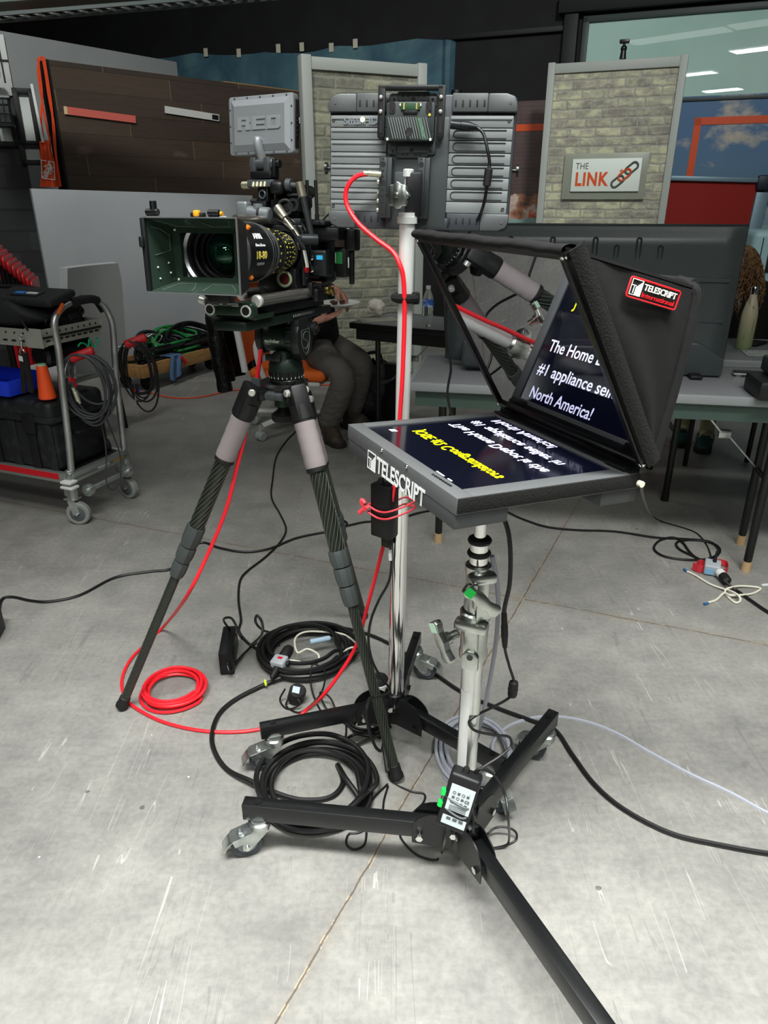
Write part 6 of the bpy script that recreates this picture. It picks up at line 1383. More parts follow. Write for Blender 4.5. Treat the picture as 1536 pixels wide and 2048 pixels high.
def wallpt(k, u, v, off): A0, A1, B0, B1 = rf_[k], rf_[(k+1) % 4], rb_[k], rb_[(k+1) % 4]; p = (A0*(1-u)+A1*u)*(1-v)+(B0*(1-u)+B1*u)*v; return p+(c+V((0, p.y, 0))-p).normalized()*off
for k, runs in ((0, ((.10, .45), (.58, .95))), (2, ((.08, .42), (.55, .92)))):
    for (a, d) in runs: b = B(RF); b.tube([wallpt(k, u, v, .0012) for u, v in ((a, .12), (a+.03, .75), (d-.08, .75), (d, .3), (d, .12))], .0009, 5, 1); b.done('panel_relief', mat('relief_grey', '#6b736d', .35, .4), mbx)
b = B(RF); b.tube([wallpt(3, u, v, .0012) for u, v in ((.08, .25), (.08, .55), (.14, .85), (.42, .85), (.50, .3))], .0009, 5, 1)
b.done('panel_relief', mat('relief_grey', '#9aa39c', .35, .4), mbx)
b = B(RF)
for (u, v) in ((.64, .75), (.69, .35), (.82, .8), (.87, .4)): b.ball(wallpt(3, u, v, .001), .0022, n=10)
for k, p in enumerate(ringq(.138, .094, y1-.005)): b.ball(p, .003, n=10)
b.done('screw', mat('bright_screw'), mbx)
b = B(RF); x = -mw0/2-.004; b.box((LX-.004+x, y0+.006, LZ-.004), (.010, .016, mh0+.004), .002); b.box((LX-.006+x, y0-.004, LZ+.02), (.010, .010, .02), .003); b.done('flag_hinge', mb_b, mbx)
b = B(RF); zt = LZ-.004+mh0/2+.004
b.cyl((LX-.10, y0+.01, zt+.008), (LX-.074, y0+.01, zt+.008), .0065, bev=.001); b.cyl((LX-.084, y0+.01, zt+.012), (LX-.084, y0+.01, zt+.028), .0065, bev=.001); b.done('flag_knob', steel_dark, mbx)
b = B(RF); b.cyl((LX+.034, y0+.01, zt+.007), (LX+.056, y0+.01, zt+.007), .0065, bev=.001); b.done('flag_knob', steel_dark, mbx)
b = B(RF); b.box((LX+.008, y0+.012, zt+.006), (.012, .012, .012), .003); b.cyl((LX+.058, y0+.012, zt+.006), (LX+.062, y0+.012, zt+.006), .004); b.done('orange_knob', mat('amber_knob', '#e39a1f', .45), mbx)
b = B(RF); b.box((LX+.008, y0+.016, zt+.004), (.028, .012, .008), .002); b.done('knob_base', black_plastic, mbx)
b = B(LF); b.lathe([(.075, .318), (.075, .330), (.066, .334), (.066, .338), (.0605, .334), (.0605, .322), (.056, .320)], n=48); b.done('lens_adapter_ring', mat('adapter_ring', '#a0a4a3', .28, .85), mbx)
b = B(RF); b.box((LX+.01, y1+.015, LZ-.075), (.05, .03, .04), .005); b.done('rod_foot', mb_b, mbx)
# ---- camera body --------------------------------------------------------------------------
cb = mat('camera_black', '#0f1011', .42, .1, bump=(300, .05, .0004)); cb2 = mat('camera_grey', '#26292b', .4, .2)
b = B(RF); b.box((.002, .062, 1.305), (.108, .116, .128), .008, seg=3); body_ = b.done('body', cb, cc_)
b = B(RF); b.lathe([(.045, -.004), (.056, 0), (.056, .012), (.045, .014)], (LX, .004, LZ), (0, -1, 0), 40); b.done('mount_plate', cb, cc_)
b = B(RF); b.box((.058, .010, 1.292), (.006, .034, .125), .004); b.done('side_plate', cb2, cc_)
b = B(RF); b.cyl((.061, .006, 1.268), (.0655, .006, 1.268), .0085, n=24); b.done('record_button', mat('record_red', '#d81f2a', .35), cc_)
b = B(RF); b.cyl((.061, .008, 1.245), (.0645, .008, 1.245), .005, n=16); b.done('screw', steel_dark, cc_)
b = B(RF)
for k in range(6): b.box((.0575, .05+.011*k, 1.355), (.004, .005, .018), .001)
b.done('vent_fin', cb2, cc_)
# round badge under the lens
gb_ = RF @ frame((.022, -.0335, 1.246), x=(1, 0, 0), y=(0, 0, 1)); b = B(gb_); b.torus((0, 0, .001), (0, 0, 1), .0165, .0035, 32, 8); bd2 = b.done('round_badge', mat('pale_green_ring', '#a9b592', .45, .2), cc_)
b = B(gb_); b.cyl((0, 0, -.004), (0, 0, .002), .0125, n=28); b.done('badge_centre', mat('dark_red', '#5a2420', .3), bd2)
# side display module with two antenna sockets
b = B(RF); b.box((.074, .070, 1.280), (.046, .048, .062), .006, seg=3); dm = b.done('side_module', cb2, cc_)
b = B(RF); b.box((.080, .0452, 1.294), (.016, .0008, .010)); b.done('cyan_display', mat('cyan_display', '#08202c', .2, emit='#37b6ec', estr=.9), dm)
b = B(RF)
for z in (1.293, 1.265):
    b.cyl((.060, .030, z), (.060, .047, z), .0055, n=14)
    for k in range(3): b.torus((.060, .032+.004*k, z), (0, 1, 0), .0055, .001, 16, 5)
b.done('bnc_socket', mat('chrome'), dm)
b = B(RF); b.cyl((.096, .085, 1.31), (.096, .085, 1.255), .006); b.done('module_latch', cb, dm)
# rear plates and batteries
b = B(RF); b.box((.02, .150, 1.300), (.10, .060, .135), .006); b.box((.035, .188, 1.29), (.014, .02, .18), .003); b.done('rear_module', cb, cc_)
gwl = mat('battery_green', '#1f6b38', .5); whl = mat('battery_white', '#d8dcd6', .5)
for (x, z, hz, yy) in ((.048, 1.278, .076, .235), (.052, 1.355, .046, .215)):
    b = B(RF); b.box((x, yy, z), (.085, .070, hz), .008, seg=3); bt = b.done('battery', mat('battery_black', '#121413', .45), cc_)
    b = B(RF); b.box((x+.043, yy-.012, z+.0), (.0008, .02, .026)); b.done('white_label', whl, bt); b = B(RF); b.box((x+.008, yy-.0355, z+hz*.15), (.012, .0008, .026)); b.done('white_label', whl, bt)
    b = B(RF); b.box((x+.023, yy-.0355, z+hz*.15), (.018, .0008, .030)); b.done('green_label', gwl, bt)
    b = B(RF); b.box((x-.012, yy-.0356, z), (.006, .001, hz*.8), .001); b.done('battery_seam', black_rubber, bt)
b = B(RF); b.torus((.046, .196, 1.295), (0, 1, 0), .008, .0025, 20, 6); b.done('power_socket', brass, cc_)
# top: cheese plate, handle, rod brackets
b = B(RF); b.box((0, .07, 1.374), (.10, .13, .014), .002); b.box((.078, .07, 1.372), (.05, .09, .010), .002); tpl = b.done('top_plate', cb2, cc_)
b = B(RF)
for k in range(6):
    for x in (-.03, .03, .07, .09): b.cyl((x, .02+.018*k, 1.3805 if x < .05 else 1.3765), (x, .02+.018*k, 1.3818 if x < .05 else 1.3775), .003, n=10)
b.done('threaded_hole', black_rubber, tpl)
b = B(RF); b.box((0, .03, 1.400), (.052, .055, .045), .005); b.box((-.005, .13, 1.405), (.045, .04, .06), .005); b.box((0, .08, 1.446), (.034, .20, .030), .010, seg=3); b.box((.01, .06, 1.420), (.07, .07, .03), .006); b.done('top_handle', cb, cc_)
b = B(RF); b.box((.036, .018, 1.412), (.03, .03, .034), .005); b.lathe([(.008, -.004), (.0145, -.004), (.0145, .002), (.008, .002)], (.036, .0, 1.410), (0, 1, 0), 28); b.box((.036, .004, 1.431), (.028, .02, .006), .002); b.done('rod_bracket', cb2, cc_)
b = B(RF); b.cyl((-.03, .03, 1.375), (-.03, -.16, 1.375), .0095, n=22); b.done('upper_rod', mat('rod_steel'), cc_)
b = B(RF)
b.cyl((-.078, -.01, 1.392), (-.02, -.01, 1.388), .016, n=24, bev=.003); b.cyl((-.05, -.012, 1.39), (-.05, -.012, 1.412), .012); b.box((-.09, -.006, 1.40), (.03, .03, .034), .006, seg=3); mt_ = b.done('lens_motor', mat('motor_grey', '#7c8184', .35, .4), cc_)
b = B(RF); b.torus((-.046, -.01, 1.39), (1, 0, 0), .0162, .003, 24, 6); b.done('motor_band', black_rubber, mt_)
b = B(RF); b.torus((.016, -.004, 1.404), (.3, -1, 0), .016, .004, 24, 8); b.done('motor_band', black_rubber, mt_)
b = B(RF); b.cyl((.004, -.010, 1.395), (.066, -.035, 1.335), .0075, .0055, 18); b.ball((.0, -.009, 1.399), .0105); b.cyl((-.002, -.008, 1.403), (.022, -.018, 1.38), .0115, .009, 18); b.done('articulating_arm', mat('bronze_grey', '#a49f8c', .3, .8), cc_)
b = B(RF); b.cyl((.066, -.035, 1.335), (.10, -.01, 1.335), .012, n=20, bev=.002); b.lathe([(0, 0), (.009, 0), (.009, .003), (0, .003)], (.066, -.044, 1.335), (0, -1, 0), 6); b.bar((.054, -.05, 1.356), (.084, -.05, 1.315), .004, .006, up=(0, 1, 0)); b.done('rosette_clamp', cb2, cc_)
b = B(RF); b.bar((.080, -.045, 1.312), (.088, -.046, 1.274), .004, .009, up=(0, 1, 0)); b.done('white_lever', mat('bright_screw'), cc_)
# second arm standing up at the right, fittings
b = B(RF); b.cyl((.084, -.005, 1.335), (.058, -.005, 1.445), .0075, n=18); ar = b.done('upright_arm', cb2, cc_)
b = B(RF); b.cyl((.062, -.005, 1.425), (.054, -.005, 1.458), .010, n=20, bev=.002); b.done('arm_end', mat('bronze_grey'), ar)
b = B(RF); b.cyl((.030, -.005, 1.452), (.058, -.005, 1.450), .006); b.cyl((.022, -.005, 1.453), (.034, -.005, 1.452), .013, n=20); b.done('arm_knob', mat('clamp_grey'), ar)
b = B(RF); b.box((.10, .06, 1.348), (.07, .05, .030), .006); b.cyl((.128, .07, 1.355), (.128, .07, 1.378), .010, n=18, bev=.002); b.box((.145, .10, 1.335), (.03, .04, .05), .005); b.box((.14, .11, 1.275), (.012, .012, .09), .003); b.done('side_bracket', cb, cc_)
for px, pyb, pyt in ((617, 435, 360), (634, 435, 360)):
    p0, p1 = RL(px, pyb, 1, .10), RL(px-3, pyt, 1, .10); b = B(RF); b.cyl(p0, p1, .0042, n=12, bev=.001); b.cyl(p0+V((0, 0, -.01)), p0+V((0, 0, .008)), .0055, n=12); b.done('antenna', black_rubber, cc_)
p0 = RL(610, 440, 1, .10); b = B(RF); b.box((p0.x+.025, .10, p0.z-.016), (.07, .05, .016), .003); b.box((p0.x+.035, .10, p0.z-.035), (.04, .05, .03), .003); b.done('receiver_box', cb, cc_)
# loose control wires on the camera
for pts in (((.02, -.02, 1.385), (.05, -.03, 1.372), (.06, -.01, 1.34), (.055, 0, 1.31)), ((-.01, -.02, 1.38), (.03, -.04, 1.368), (.045, -.03, 1.345), (.03, -.01, 1.33)), ((.06, -.01, 1.37), (.075, -.02, 1.35), (.07, .02, 1.30)), ((.07, .02, 1.30), (.075, .0, 1.28), (.08, .03, 1.262)), ((.10, .09, 1.262), (.11, .06, 1.24), (.06, .02, 1.225), (.04, .06, 1.215)), ((.02, .17, 1.36), (.05, .2, 1.4), (.09, .17, 1.38), (.1, .14, 1.35))):
    b = B(RF); b.tube(pts, .0022, 6); b.done('control_wire', cable_black, cc_)
# ---- small monitor on its mast --------------------------------------------------------------
mc = RL(521, 250, 1, .02); MF = RF @ frame(mc, x=(.985, -.17, 0), z=(.03, .04, 1))
mw, mh = .170, .138
q = [ONP(*p, MF.translation, MF.to_3x3() @ V((0, -1, 0))) for p in ((456, 193), (586, 186), (589, 310), (462, 308))]; ql = [MF.inverted() @ p for p in q]
mw = ((ql[1].x-ql[0].x)+(ql[2].x-ql[3].x))/2; mh = ((ql[0].z-ql[3].z)+(ql[1].z-ql[2].z))/2
mm = thing('camera_monitor', 'light grey on-board monitor with raised RED lettering above the cine camera', 'monitor', MF @ Matrix.Translation((0, 0, -mh/2)))
mgrey = mat('monitor_alloy', '#8d9194', .42, .35, bump=(400, .05, .0005))
b = B(MF); b.prism(b.rbox2(mw, mh, .006), .022, Matrix.Translation((0, .022, 0)) @ Matrix.Rotation(R(90), 4, 'X'), .0025)
md = b.done('monitor_case', mgrey, mm)
b = B(MF)                                    # bevelled centre panel
A = [V((s*mw*.455, -.0005, t*mh*.44)) for s, t in ((-1, -1), (1, -1), (1, 1), (-1, 1))]; D = [V((s*mw*.39, -.006, t*mh*.33)) for s, t in ((-1, -1), (1, -1), (1, 1), (-1, 1))]
for k in range(4): b.quad([A[k], A[(k+1) % 4], D[(k+1) % 4], D[k]])
b.quad(D); b.done('raised_panel', mgrey, md)
lf = MF @ Matrix.Translation((0, -.0055, mh*.03)) @ Matrix.Rotation(R(90), 4, 'X'); lw, lh = mw*.205, mh*.225
b = B(lf)                                    # square raised letters
for k, bars in enumerate(([(0, 0, .32, 1), (.32, .78, .92, 1), (.32, .38, .92, .58), (.66, .58, 1, .78), (.62, 0, .98, .38)], [(0, 0, .32, 1), (.32, .78, 1, 1), (.32, .39, .92, .61), (.32, 0, 1, .22)], [(0, 0, .32, 1), (.32, .78, .68, 1), (.32, 0, .68, .22)])):
    x = -1.62*lw+k*1.12*lw
    for (xa, za, xb, zb2) in bars: b.box((x+(xa+xb)/2*lw, (((za+zb2)/2)-.5)*lh, .0006), ((xb-xa)*lw, (zb2-za)*lh, .0036))
b.prism([(x+u*lw, (v-.5)*lh) for u, v in ((.68, 0), (.86, 0), (1, .14), (1, .86), (.86, 1), (.68, 1))], .0036, Matrix.Translation((0, 0, -.0012)))
b.done('lettering', mat('raised_letter', '#a2a6a9', .32, .4), md)
b = B(MF)
for i in range(5):
    for s_ in (-1, 1): b.cyl((mw*(-.40+.2*i), -.0008, s_*mh*.465), (mw*(-.40+.2*i), .001, s_*mh*.465), .0022, n=10)
for i in range(3):
    for s_ in (-1, 1): b.cyl((s_*mw*.475, -.0008, mh*(-.28+.28*i)), (s_*mw*.475, .001, mh*(-.28+.28*i)), .0022, n=10)
b.done('screw', mat('screw_grey', '#5c6062', .4, .6), md)
b = B(MF); b.box((0, .0235, 0), (mw-.012, .004, mh-.012), .001); b.box((mw/2+.001, .012, 0), (.004, .012, mh*.8), .001); b.done('screen', black_plastic, mm)
b = B(MF)
for k in range(5): b.cyl((mw/2+.003, .012, mh*(.12-.08*k)), (mw/2+.006, .012, mh*(.12-.08*k)), .003, n=10)
b.done('side_button', steel_dark, mm)
b = B(MF); b.tube([(0, -.008, -mh*.22), (.0, -.012, -mh*.3), (.002, -.010, -mh*.42), (.004, .0, -mh*.60)], lambda u: .0105 if u > .15 else .006+.03*u, 14, 6); b.done('mast_stem', mgrey, mm)
hp = V((.004, .0, -mh*.62))
b = B(MF); b.cyl(hp+V((-.03, 0, -.006)), hp+V((.034, 0, -.006)), .0135, n=24, bev=.002)
for s_ in (-1, 1): b.box(hp+V((s_*.020, 0, -.008)), (.018, .028, .032), .004)
b.done('tilt_hinge', mat('hinge_grey', '#54585a', .35, .5), mm)
b = B(MF); b.box(hp+V((.004, .002, -.030)), (.060, .034, .016), .003); b.cyl(hp+V((.04, 0, -.006)), hp+V((.05, 0, -.006)), .009, n=14, bev=.001); b.box(hp+V((.036, 0, -.016)), (.01, .02, .04), .003); b.done('tilt_base', black_metal, mm)
b = B(MF); b.box(hp+V((.0, .002, -.048)), (.075, .030, .016), .002); b.done('nato_clamp', mat('clamp_grey'), mm)
b = B(MF)
for k in range(4): b.cyl(hp+V((-.018+.011*k, -.015, -.056)), hp+V((-.018+.011*k, -.012, -.046)), .0045, n=12)
b.cyl(hp+V((-.038, 0, -.05)), hp+V((-.060, 0, -.05)), .0085, n=18, bev=.001); b.done('clamp_knob', mat('satin_brass', '#c9c4a4', .3, .8), mm)
b = B(MF); b.box(hp+V((.004, .006, -.072)), (.030, .028, .034), .004); b.box(hp+V((-.006, .004, -.098)), (.040, .03, .024), .004); b.cyl(hp+V((-.034, .0, -.088)), hp+V((-.014, 0, -.088)), .008, n=16); b.box(hp+V((-.012, .004, -.122)), (.030, .028, .03), .004); b.done('mast_block', black_metal, mm)
b = B(MF)
for z, x in ((-.072, .005), (-.122, -.008)): b.torus(hp+V((x, -.0105, z)), (0, 1, 0), .0085, .0022, 24, 6)
b.done('block_ring', mat('clamp_grey'), mm)
# ================================================================ cables and small things on the floor
def K(px, py, z=None, y=None, r=.004):
    return AY(px, py, y) if y is not None else G(px, py, r if z is None else z)
def cable(name, label, cat, pts, r, m, seg=6, group=None, parent=None):
    P = []
    for p in pts:
        if isinstance(p, Vector): P.append(p)
        elif len(p) == 2: P.append(G(p[0], p[1], r))
        elif p[2] == 'y': P.append(AY(p[0], p[1], p[3]))
        else: P.append(G(p[0], p[1], p[2]))
    b = B(); b.tube(P, r, 8, seg)
    if parent is not None: return b.done(name, m, parent)
    return tag(b.done(name, m), label, cat, group)
def coilpts(x0, x1, y0, y1, n, r, jit=.02, seed=1, z0=0.0, spread=.22, lay=5):
    """points of a hand-laid coil whose outline fills the pixel box"""
    rnd = random.Random(seed); c = G((x0+x1)/2, (y0+y1)/2); a = (G(x1, (y0+y1)/2)-G(x0, (y0+y1)/2)).length/2
    t, bt = G((x0+x1)/2, y0), G((x0+x1)/2, y1); h = (t-bt).length/2; c = (t+bt)/2; out = []; N = 14
    for k in range(n):
        s = 1-spread*rnd.random(); ox, oy = rnd.uniform(-jit, jit), rnd.uniform(-jit, jit)
        s2 = 1-spread*rnd.random()
        for i in range(N):
            u = i/N; q = 2*math.pi*u; sc = s+(s2-s)*u
            out.append(V((c.x+ox*(1-u)+(a-r-jit*.6)*sc*math.cos(q), c.y+oy*(1-u)+(h-r-jit*.6)*sc*math.sin(q), z0+r+2*r*((k*2/3) % lay)*.8+.5*r*rnd.random())))
    return out
# ---- red video cable: camera -> floor -> chrome stand -> field monitor
rv = thing('red_video_cable', 'red video cable running from the cine camera across the floor to the field monitor', 'cable', K(350, 1440))
rp = [AY(523, 690, 1.80), AY(516, 745, 1.80), AY(505, 800, 1.79), AY(489, 875, 1.775), AY(475, 930, 1.77), AY(452, 1020, 1.76), AY(415, 1110, 1.75), AY(372, 1195, 1.75), (330, 1250, .04), (295, 1285), (262, 1318), (244, 1358), (250, 1395), (278, 1420), (330, 1445), (400, 1461), (470, 1464), (530, 1456), (590, 1436), (618, 1416, .03), AY(640, 1398, 1.63), AY(676, 1352, 1.64), AY(712, 1292, 1.66), AY(735, 1212, 1.66), AY(757, 1130, 1.64), AY(774, 1060, 1.60), AY(782, 1010, 1.575), AY(790, 960, 1.575), AY(797, 890, 1.578), AY(800, 828, 1.580), AY(804, 770, 1.582), AY(807, 700, 1.583), AY(809, 620, 1.583), AY(807, 560, 1.583), AY(800, 530, 1.585), AY(785, 503, 1.60), AY(752, 478, 1.62), AY(718, 448, 1.64), AY(696, 415, 1.66), AY(691, 388, 1.665), AY(700, 365, 1.665), AY(715, 352, 1.667), AY(735, 347, 1.668)]
cable('cable_run', '', '', rp, .0052, cable_red, 6, parent=rv)
b = B(); b.tube(coilpts(276, 426, 1342, 1434, 6, .0052, .012, 4, 0, .26, 4), .0052, 8, 4); b.done('cable_coil', cable_red, rv)
b = B(); p = AY(735, 347, 1.668); q = AY(762, 349, 1.672); b.cyl(p, q, .0062, n=14, bev=.001); b.cyl(p-(q-p)*.3, p, .0052); b.done('bnc_plug', bnc, rv)
# ---- black cables
cable('power_cable', 'long black cable crossing the floor from left edge to the coil under the table', 'cable', [(-12, 1300), (-4, 1240), (3, 1200), (25, 1194), (60, 1201), (100, 1203), (160, 1190), (230, 1155), (300, 1143), (345, 1136), (375, 1100), (405, 1085), (440, 1096), (490, 1104), (540, 1097), (590, 1077), (640, 1066), (680, 1060), (694, 1048), (684, 1040), (668, 1040), (660, 1050), (690, 1052), (730, 1044), (790, 1040), (845, 1024), (920, 1016), (1000, 1020), (1040, 1036), (1090, 1053), (1150, 1060), (1230, 1063), (1310, 1075), (1370, 1078), (1420, 1084), (1438, 1102), (1425, 1116), (1380, 1120), (1330, 1113), (1308, 1098), (1318, 1082), (1345, 1075), (1365, 1085), (1380, 1105), (1397, 1118), (1420, 1117), (1440, 1103), (1428, 1088), (1390, 1080), (1355, 1084), (1358, 1098), (1390, 1114), (1405, 1122)], .0055, cable_black)
cable('black_cable', 'black cable trailing from under the seated person down to the coils beside the tripod', 'cable', [(592, 862), (570, 885), (552, 915), (545, 960), (543, 995), (560, 1028), (572, 1058), (560, 1085), (530, 1115), (495, 1142), (480, 1162), (477, 1200), (482, 1240), (478, 1262), (495, 1285), (515, 1300), (530, 1320)], .0048, cable_black)
cable('thick_black_cable', 'thick black cable running from the coils behind the stands to the right edge', 'cable', [(545, 1290), (560, 1268), (620, 1256), (690, 1257), (760, 1278), (830, 1320), (870, 1348), (930, 1388), (1000, 1418), (1060, 1440), (1110, 1460), (1145, 1510), (1190, 1570), (1250, 1620), (1340, 1666), (1430, 1688), (1545, 1708), (1680, 1720), (1850, 1700)], .0062, cable_black)
cable('black_coil', 'large coil of thick black cable between the tripod and the prompter stand arm', 'cable', coilpts(495, 768, 1484, 1690, 8, .0072, .022, 11, 0, .24, 4)+[G(690, 1555, .03), G(675, 1530, .006), G(686, 1565, .006), G(660, 1595, .006), G(600, 1600, .006), G(540, 1582, .012), G(500, 1562, .02), G(455, 1540, .006), G(430, 1505, .006), G(424, 1470, .006), G(437, 1430, .006), G(470, 1400, .006), G(528, 1370, .008), G(575, 1350, .02)], .0072, cable_black)
cable('black_coil', 'tangled coil of black cables with the grey plug beside the black power brick', 'cable', coilpts(495, 724, 1252, 1384, 10, .0068, .035, 5, 0, .34, 5), .0068, cable_black)
cable('thin_black_coil', 'small coil of thin black wire beneath the chrome stand hub', 'cable', coilpts(688, 784, 1425, 1482, 5, .0036, .012, 8, 0, .3, 4)+[G(700, 1440), G(692, 1470), G(685, 1500)], .0036, cable_black)
cable('power_lead', 'thin black lead from the power supply box down to the chrome stand hub', 'cable', [AY(781, 1085, 1.585), AY(783, 1130, 1.59), AY(777, 1165, 1.58), AY(758, 1200, 1.57), AY(742, 1240, 1.56), AY(737, 1280, 1.55), AY(744, 1320, 1.54), AY(762, 1355, 1.53), AY(780, 1378, 1.54), AY(770, 1390, 1.52), AY(740, 1398, 1.52), (735, 1430, .03), (742, 1460), (760, 1476)], .0034, cable_black)
b = B(); b.cyl(AY(780, 1098, 1.585), AY(781, 1120, 1.585), .0046, n=12); tag(b.done('cable_flag', white_plastic), 'white label wrapped on the thin lead below the power supply box', 'label')
# loops of thin wire by the foot of the nearest stand
cable('thin_wire', 'thin black wire looping from the tripod foot under the nearest stand arm to its adapter', 'cable', [(783, 1490, .10), (778, 1530, .05), (782, 1562), (820, 1582), (848, 1588), (846, 1606), (820, 1632), (800, 1665), (812, 1690), (838, 1712), (872, 1720), (884, 1705), AY(890, 1680, 1.05), AY(898, 1652, 1.07)], .0028, cable_black)
cable('thin_wire', 'thin black wire with a small loop poking out from under the nearest stand arm', 'cable', [(775, 1568), (745, 1600), (732, 1640), (733, 1665), (728, 1690), (708, 1699), (693, 1688), (698, 1668), (720, 1664), (760, 1640), (768, 1600), (776, 1572)], .0028, cable_black)
cable('adapter_wire', 'thin black wire looping off the right side of the white labelled adapter', 'cable', [AY(938, 1555, 1.12), AY(960, 1538, 1.12), AY(990, 1552, 1.12), AY(1010, 1590, 1.10), AY(1017, 1640, 1.08), (1018, 1680, .03), (1010, 1692, .01), (985, 1698), (965, 1705), (968, 1698), (1000, 1694), (1030, 1682), (1032, 1665, .02), (1015, 1655, .03), (990, 1656, .03), (965, 1676, .04), AY(948, 1665, 1.10), AY(946, 1630, 1.10), AY(940, 1590, 1.09), AY(950, 1550, 1.12)], .0028, cable_black)
# ---- the prompter's own leads
lead = thing('prompter_lead', 'black lead with two swellings hanging from the teleprompter beside the nearest stand', 'cable', AY(1010, 1200, 1.22))
lp = [AY(985, 1022, 1.22), AY(1003, 1030, 1.22), AY(1016, 1062, 1.22), AY(1021, 1110, 1.22), AY(1019, 1170, 1.22), AY(1008, 1225, 1.22), AY(1009, 1290, 1.22), AY(1018, 1330, 1.22), AY(1028, 1365, 1.22), AY(1022, 1392, 1.22), AY(990, 1412, 1.21), AY(950, 1432, 1.16), AY(938, 1446, 1.15), AY(952, 1462, 1.15), AY(990, 1470, 1.16), AY(1018, 1474, 1.17), AY(1022, 1492, 1.17), AY(1000, 1512, 1.15), AY(965, 1535, 1.13), AY(943, 1556, 1.12)]
b = B(); b.tube(lp, lambda u: .0046 if u < .32 else .0030, 8, 6); b.done('lead_cable', cable_black, lead)
b = B(); b.lathe([(.003, 0), (.0055, .004), (.0062, .018), (.0062, .032), (.0072, .034), (.0072, .060), (.005, .085), (.003, .09)], AY(1008, 1222, 1.22), AY(1010, 1300, 1.22)-AY(1008, 1222, 1.22), 16); b.done('inline_plug', black_rubber, lead)
p0, p1 = AY(1028, 1362, 1.22), AY(1024, 1394, 1.22); b = B(); b.lathe([(.003, 0), (.009, .003), (.0102, .008), (.0102, (p1-p0).length-.008), (.009, (p1-p0).length-.003), (.003, (p1-p0).length)], p0, p1-p0, 20); b.torus((p0+p1)/2, p1-p0, .0100, .0012, 20, 6); b.done('ferrite_bead', black_rubber, lead)
gv = thing('grey_video_cable', 'grey cable hanging beside the nearest stand, coiled on floor, running to right edge', 'cable', G(955, 1520))
cable('cable_run', '', '', [AY(984, 1112, 1.23), AY(994, 1165, 1.24), AY(996, 1230, 1.25), AY(990, 1300, 1.27), AY(978, 1370, 1.30), AY(963, 1440, 1.34), (945, 1500, .04), (900, 1560), (880, 1530)], .0048, cable_grey, 6, parent=gv)
cp_ = coilpts(862, 1046, 1436, 1612, 7, .0052, .022, 21, 0, .24, 4)
cable('cable_coil', '', '', cp_+[G(985, 1500, .012), G(998, 1468), G(1030, 1446), G(1090, 1433), G(1160, 1440), G(1230, 1465), G(1300, 1505), G(1380, 1548), G(1460, 1585), G(1545, 1630), G(1660, 1670), G(1820, 1700)], .0052, cable_grey, 4, parent=gv)
cable('thin_black_cable', 'thin black lead dropping from right rear corner of the teleprompter to a floor plug', 'cable', [AY(1282, 968, 1.17), AY(1285, 988, 1.3), AY(1290, 1003, 1.55), AY(1296, 1018, 1.95), AY(1302, 1028, 2.4), (1307, 1033, .09), (1313, 1038, .03), (1324, 1043, .008), (1340, 1048), (1385, 1062), (1405, 1078), (1418, 1100), (1425, 1125, .02)], .0034, cable_black)
# ---- field monitor power lead
fl_ = thing('monitor_power_lead', 'black lead with round plug and inline bead on the right side of the field monitor', 'cable', AY(975, 350, 1.64))
cable('lead_cable', '', '', [AY(955, 255, 1.655), AY(967, 268, 1.648), AY(975, 300, 1.64), AY(979, 330, 1.64), AY(974, 372, 1.64), AY(967, 410, 1.65), AY(955, 440, 1.66), AY(936, 470, 1.72), AY(905, 520, 1.80), AY(889, 570, 1.84), AY(890, 620, 1.86), AY(893, 690, 1.86), AY(902, 735, 1.86), AY(895, 785, 1.86), AY(903, 830, 1.86), AY(915, 870, 1.86), AY(925, 930, 1.9), (925, 1005, .02), (900, 1019)], .0034, cable_black, 6, parent=fl_)
p0, p1 = AY(902, 249, 1.665), AY(955, 255, 1.655); d = (p1-p0); b = B(); b.lathe([(0, 0), (.0085, 0), (.0085, .02), (.0095, .021), (.0095, .036), (.007, .045), (.0045, d.length), (0, d.length)], p0, d, 18); b.done('round_plug', mat('plug_dark', '#26282a', .35, .4), fl_)
p0, p1 = AY(978, 336, 1.64), AY(973, 374, 1.64); d = p1-p0; b = B(); b.lathe([(.003, -.006), (.004, 0), (.0085, .003), (.0085, d.length-.003), (.004, d.length), (.003, d.length+.008)], p0, d, 16); b.done('ferrite_bead', black_rubber, fl_)
# ---- black power brick on the floor
q0 = G(458, 1348); f = rz((q0.x-.012, q0.y+.075, 0), 6); t = thing('power_brick', 'black power brick standing on edge on the floor beside the tangled coil', 'power adapter', f)
b = B(f); b.box((0, 0, .043), (.046, .165, .083), .004); b.done('brick_body', mat('black_alu_box'), t)
b = B(f); b.cyl((.004, -.082, .045), (.004, -.096, .045), .007, .0045); b.cyl((0, .083, .05), (0, .1, .055), .007, .0045); b.done('strain_relief', black_rubber, t)
b = B(f)
for k in range(2): b.cyl((-.0235, .02+.02*k, .07), (-.0225, .02+.02*k, .07), .003)
b.done('vent_dot', steel_dark, t)
F_ = lambda *p: f @ V(p)
cable('brick_lead', 'black lead rising from the back of the power brick and joining the tangled coil', 'cable', [F_(0, .095, .055), AY(447, 1240, 1.93), AY(462, 1236, 1.90), AY(474, 1255, 1.86), (480, 1272, .02), (500, 1290), (525, 1298), (560, 1290)], .0038, cable_black)
cable('brick_lead', 'black lead curving from the front of the power brick into the tangled coil', 'cable', [F_(.004, -.094, .045), F_(.012, -.105, .03), (470, 1328, .02), (490, 1305, .02), (515, 1286, .02), (545, 1290, .03)], .0042, cable_black)
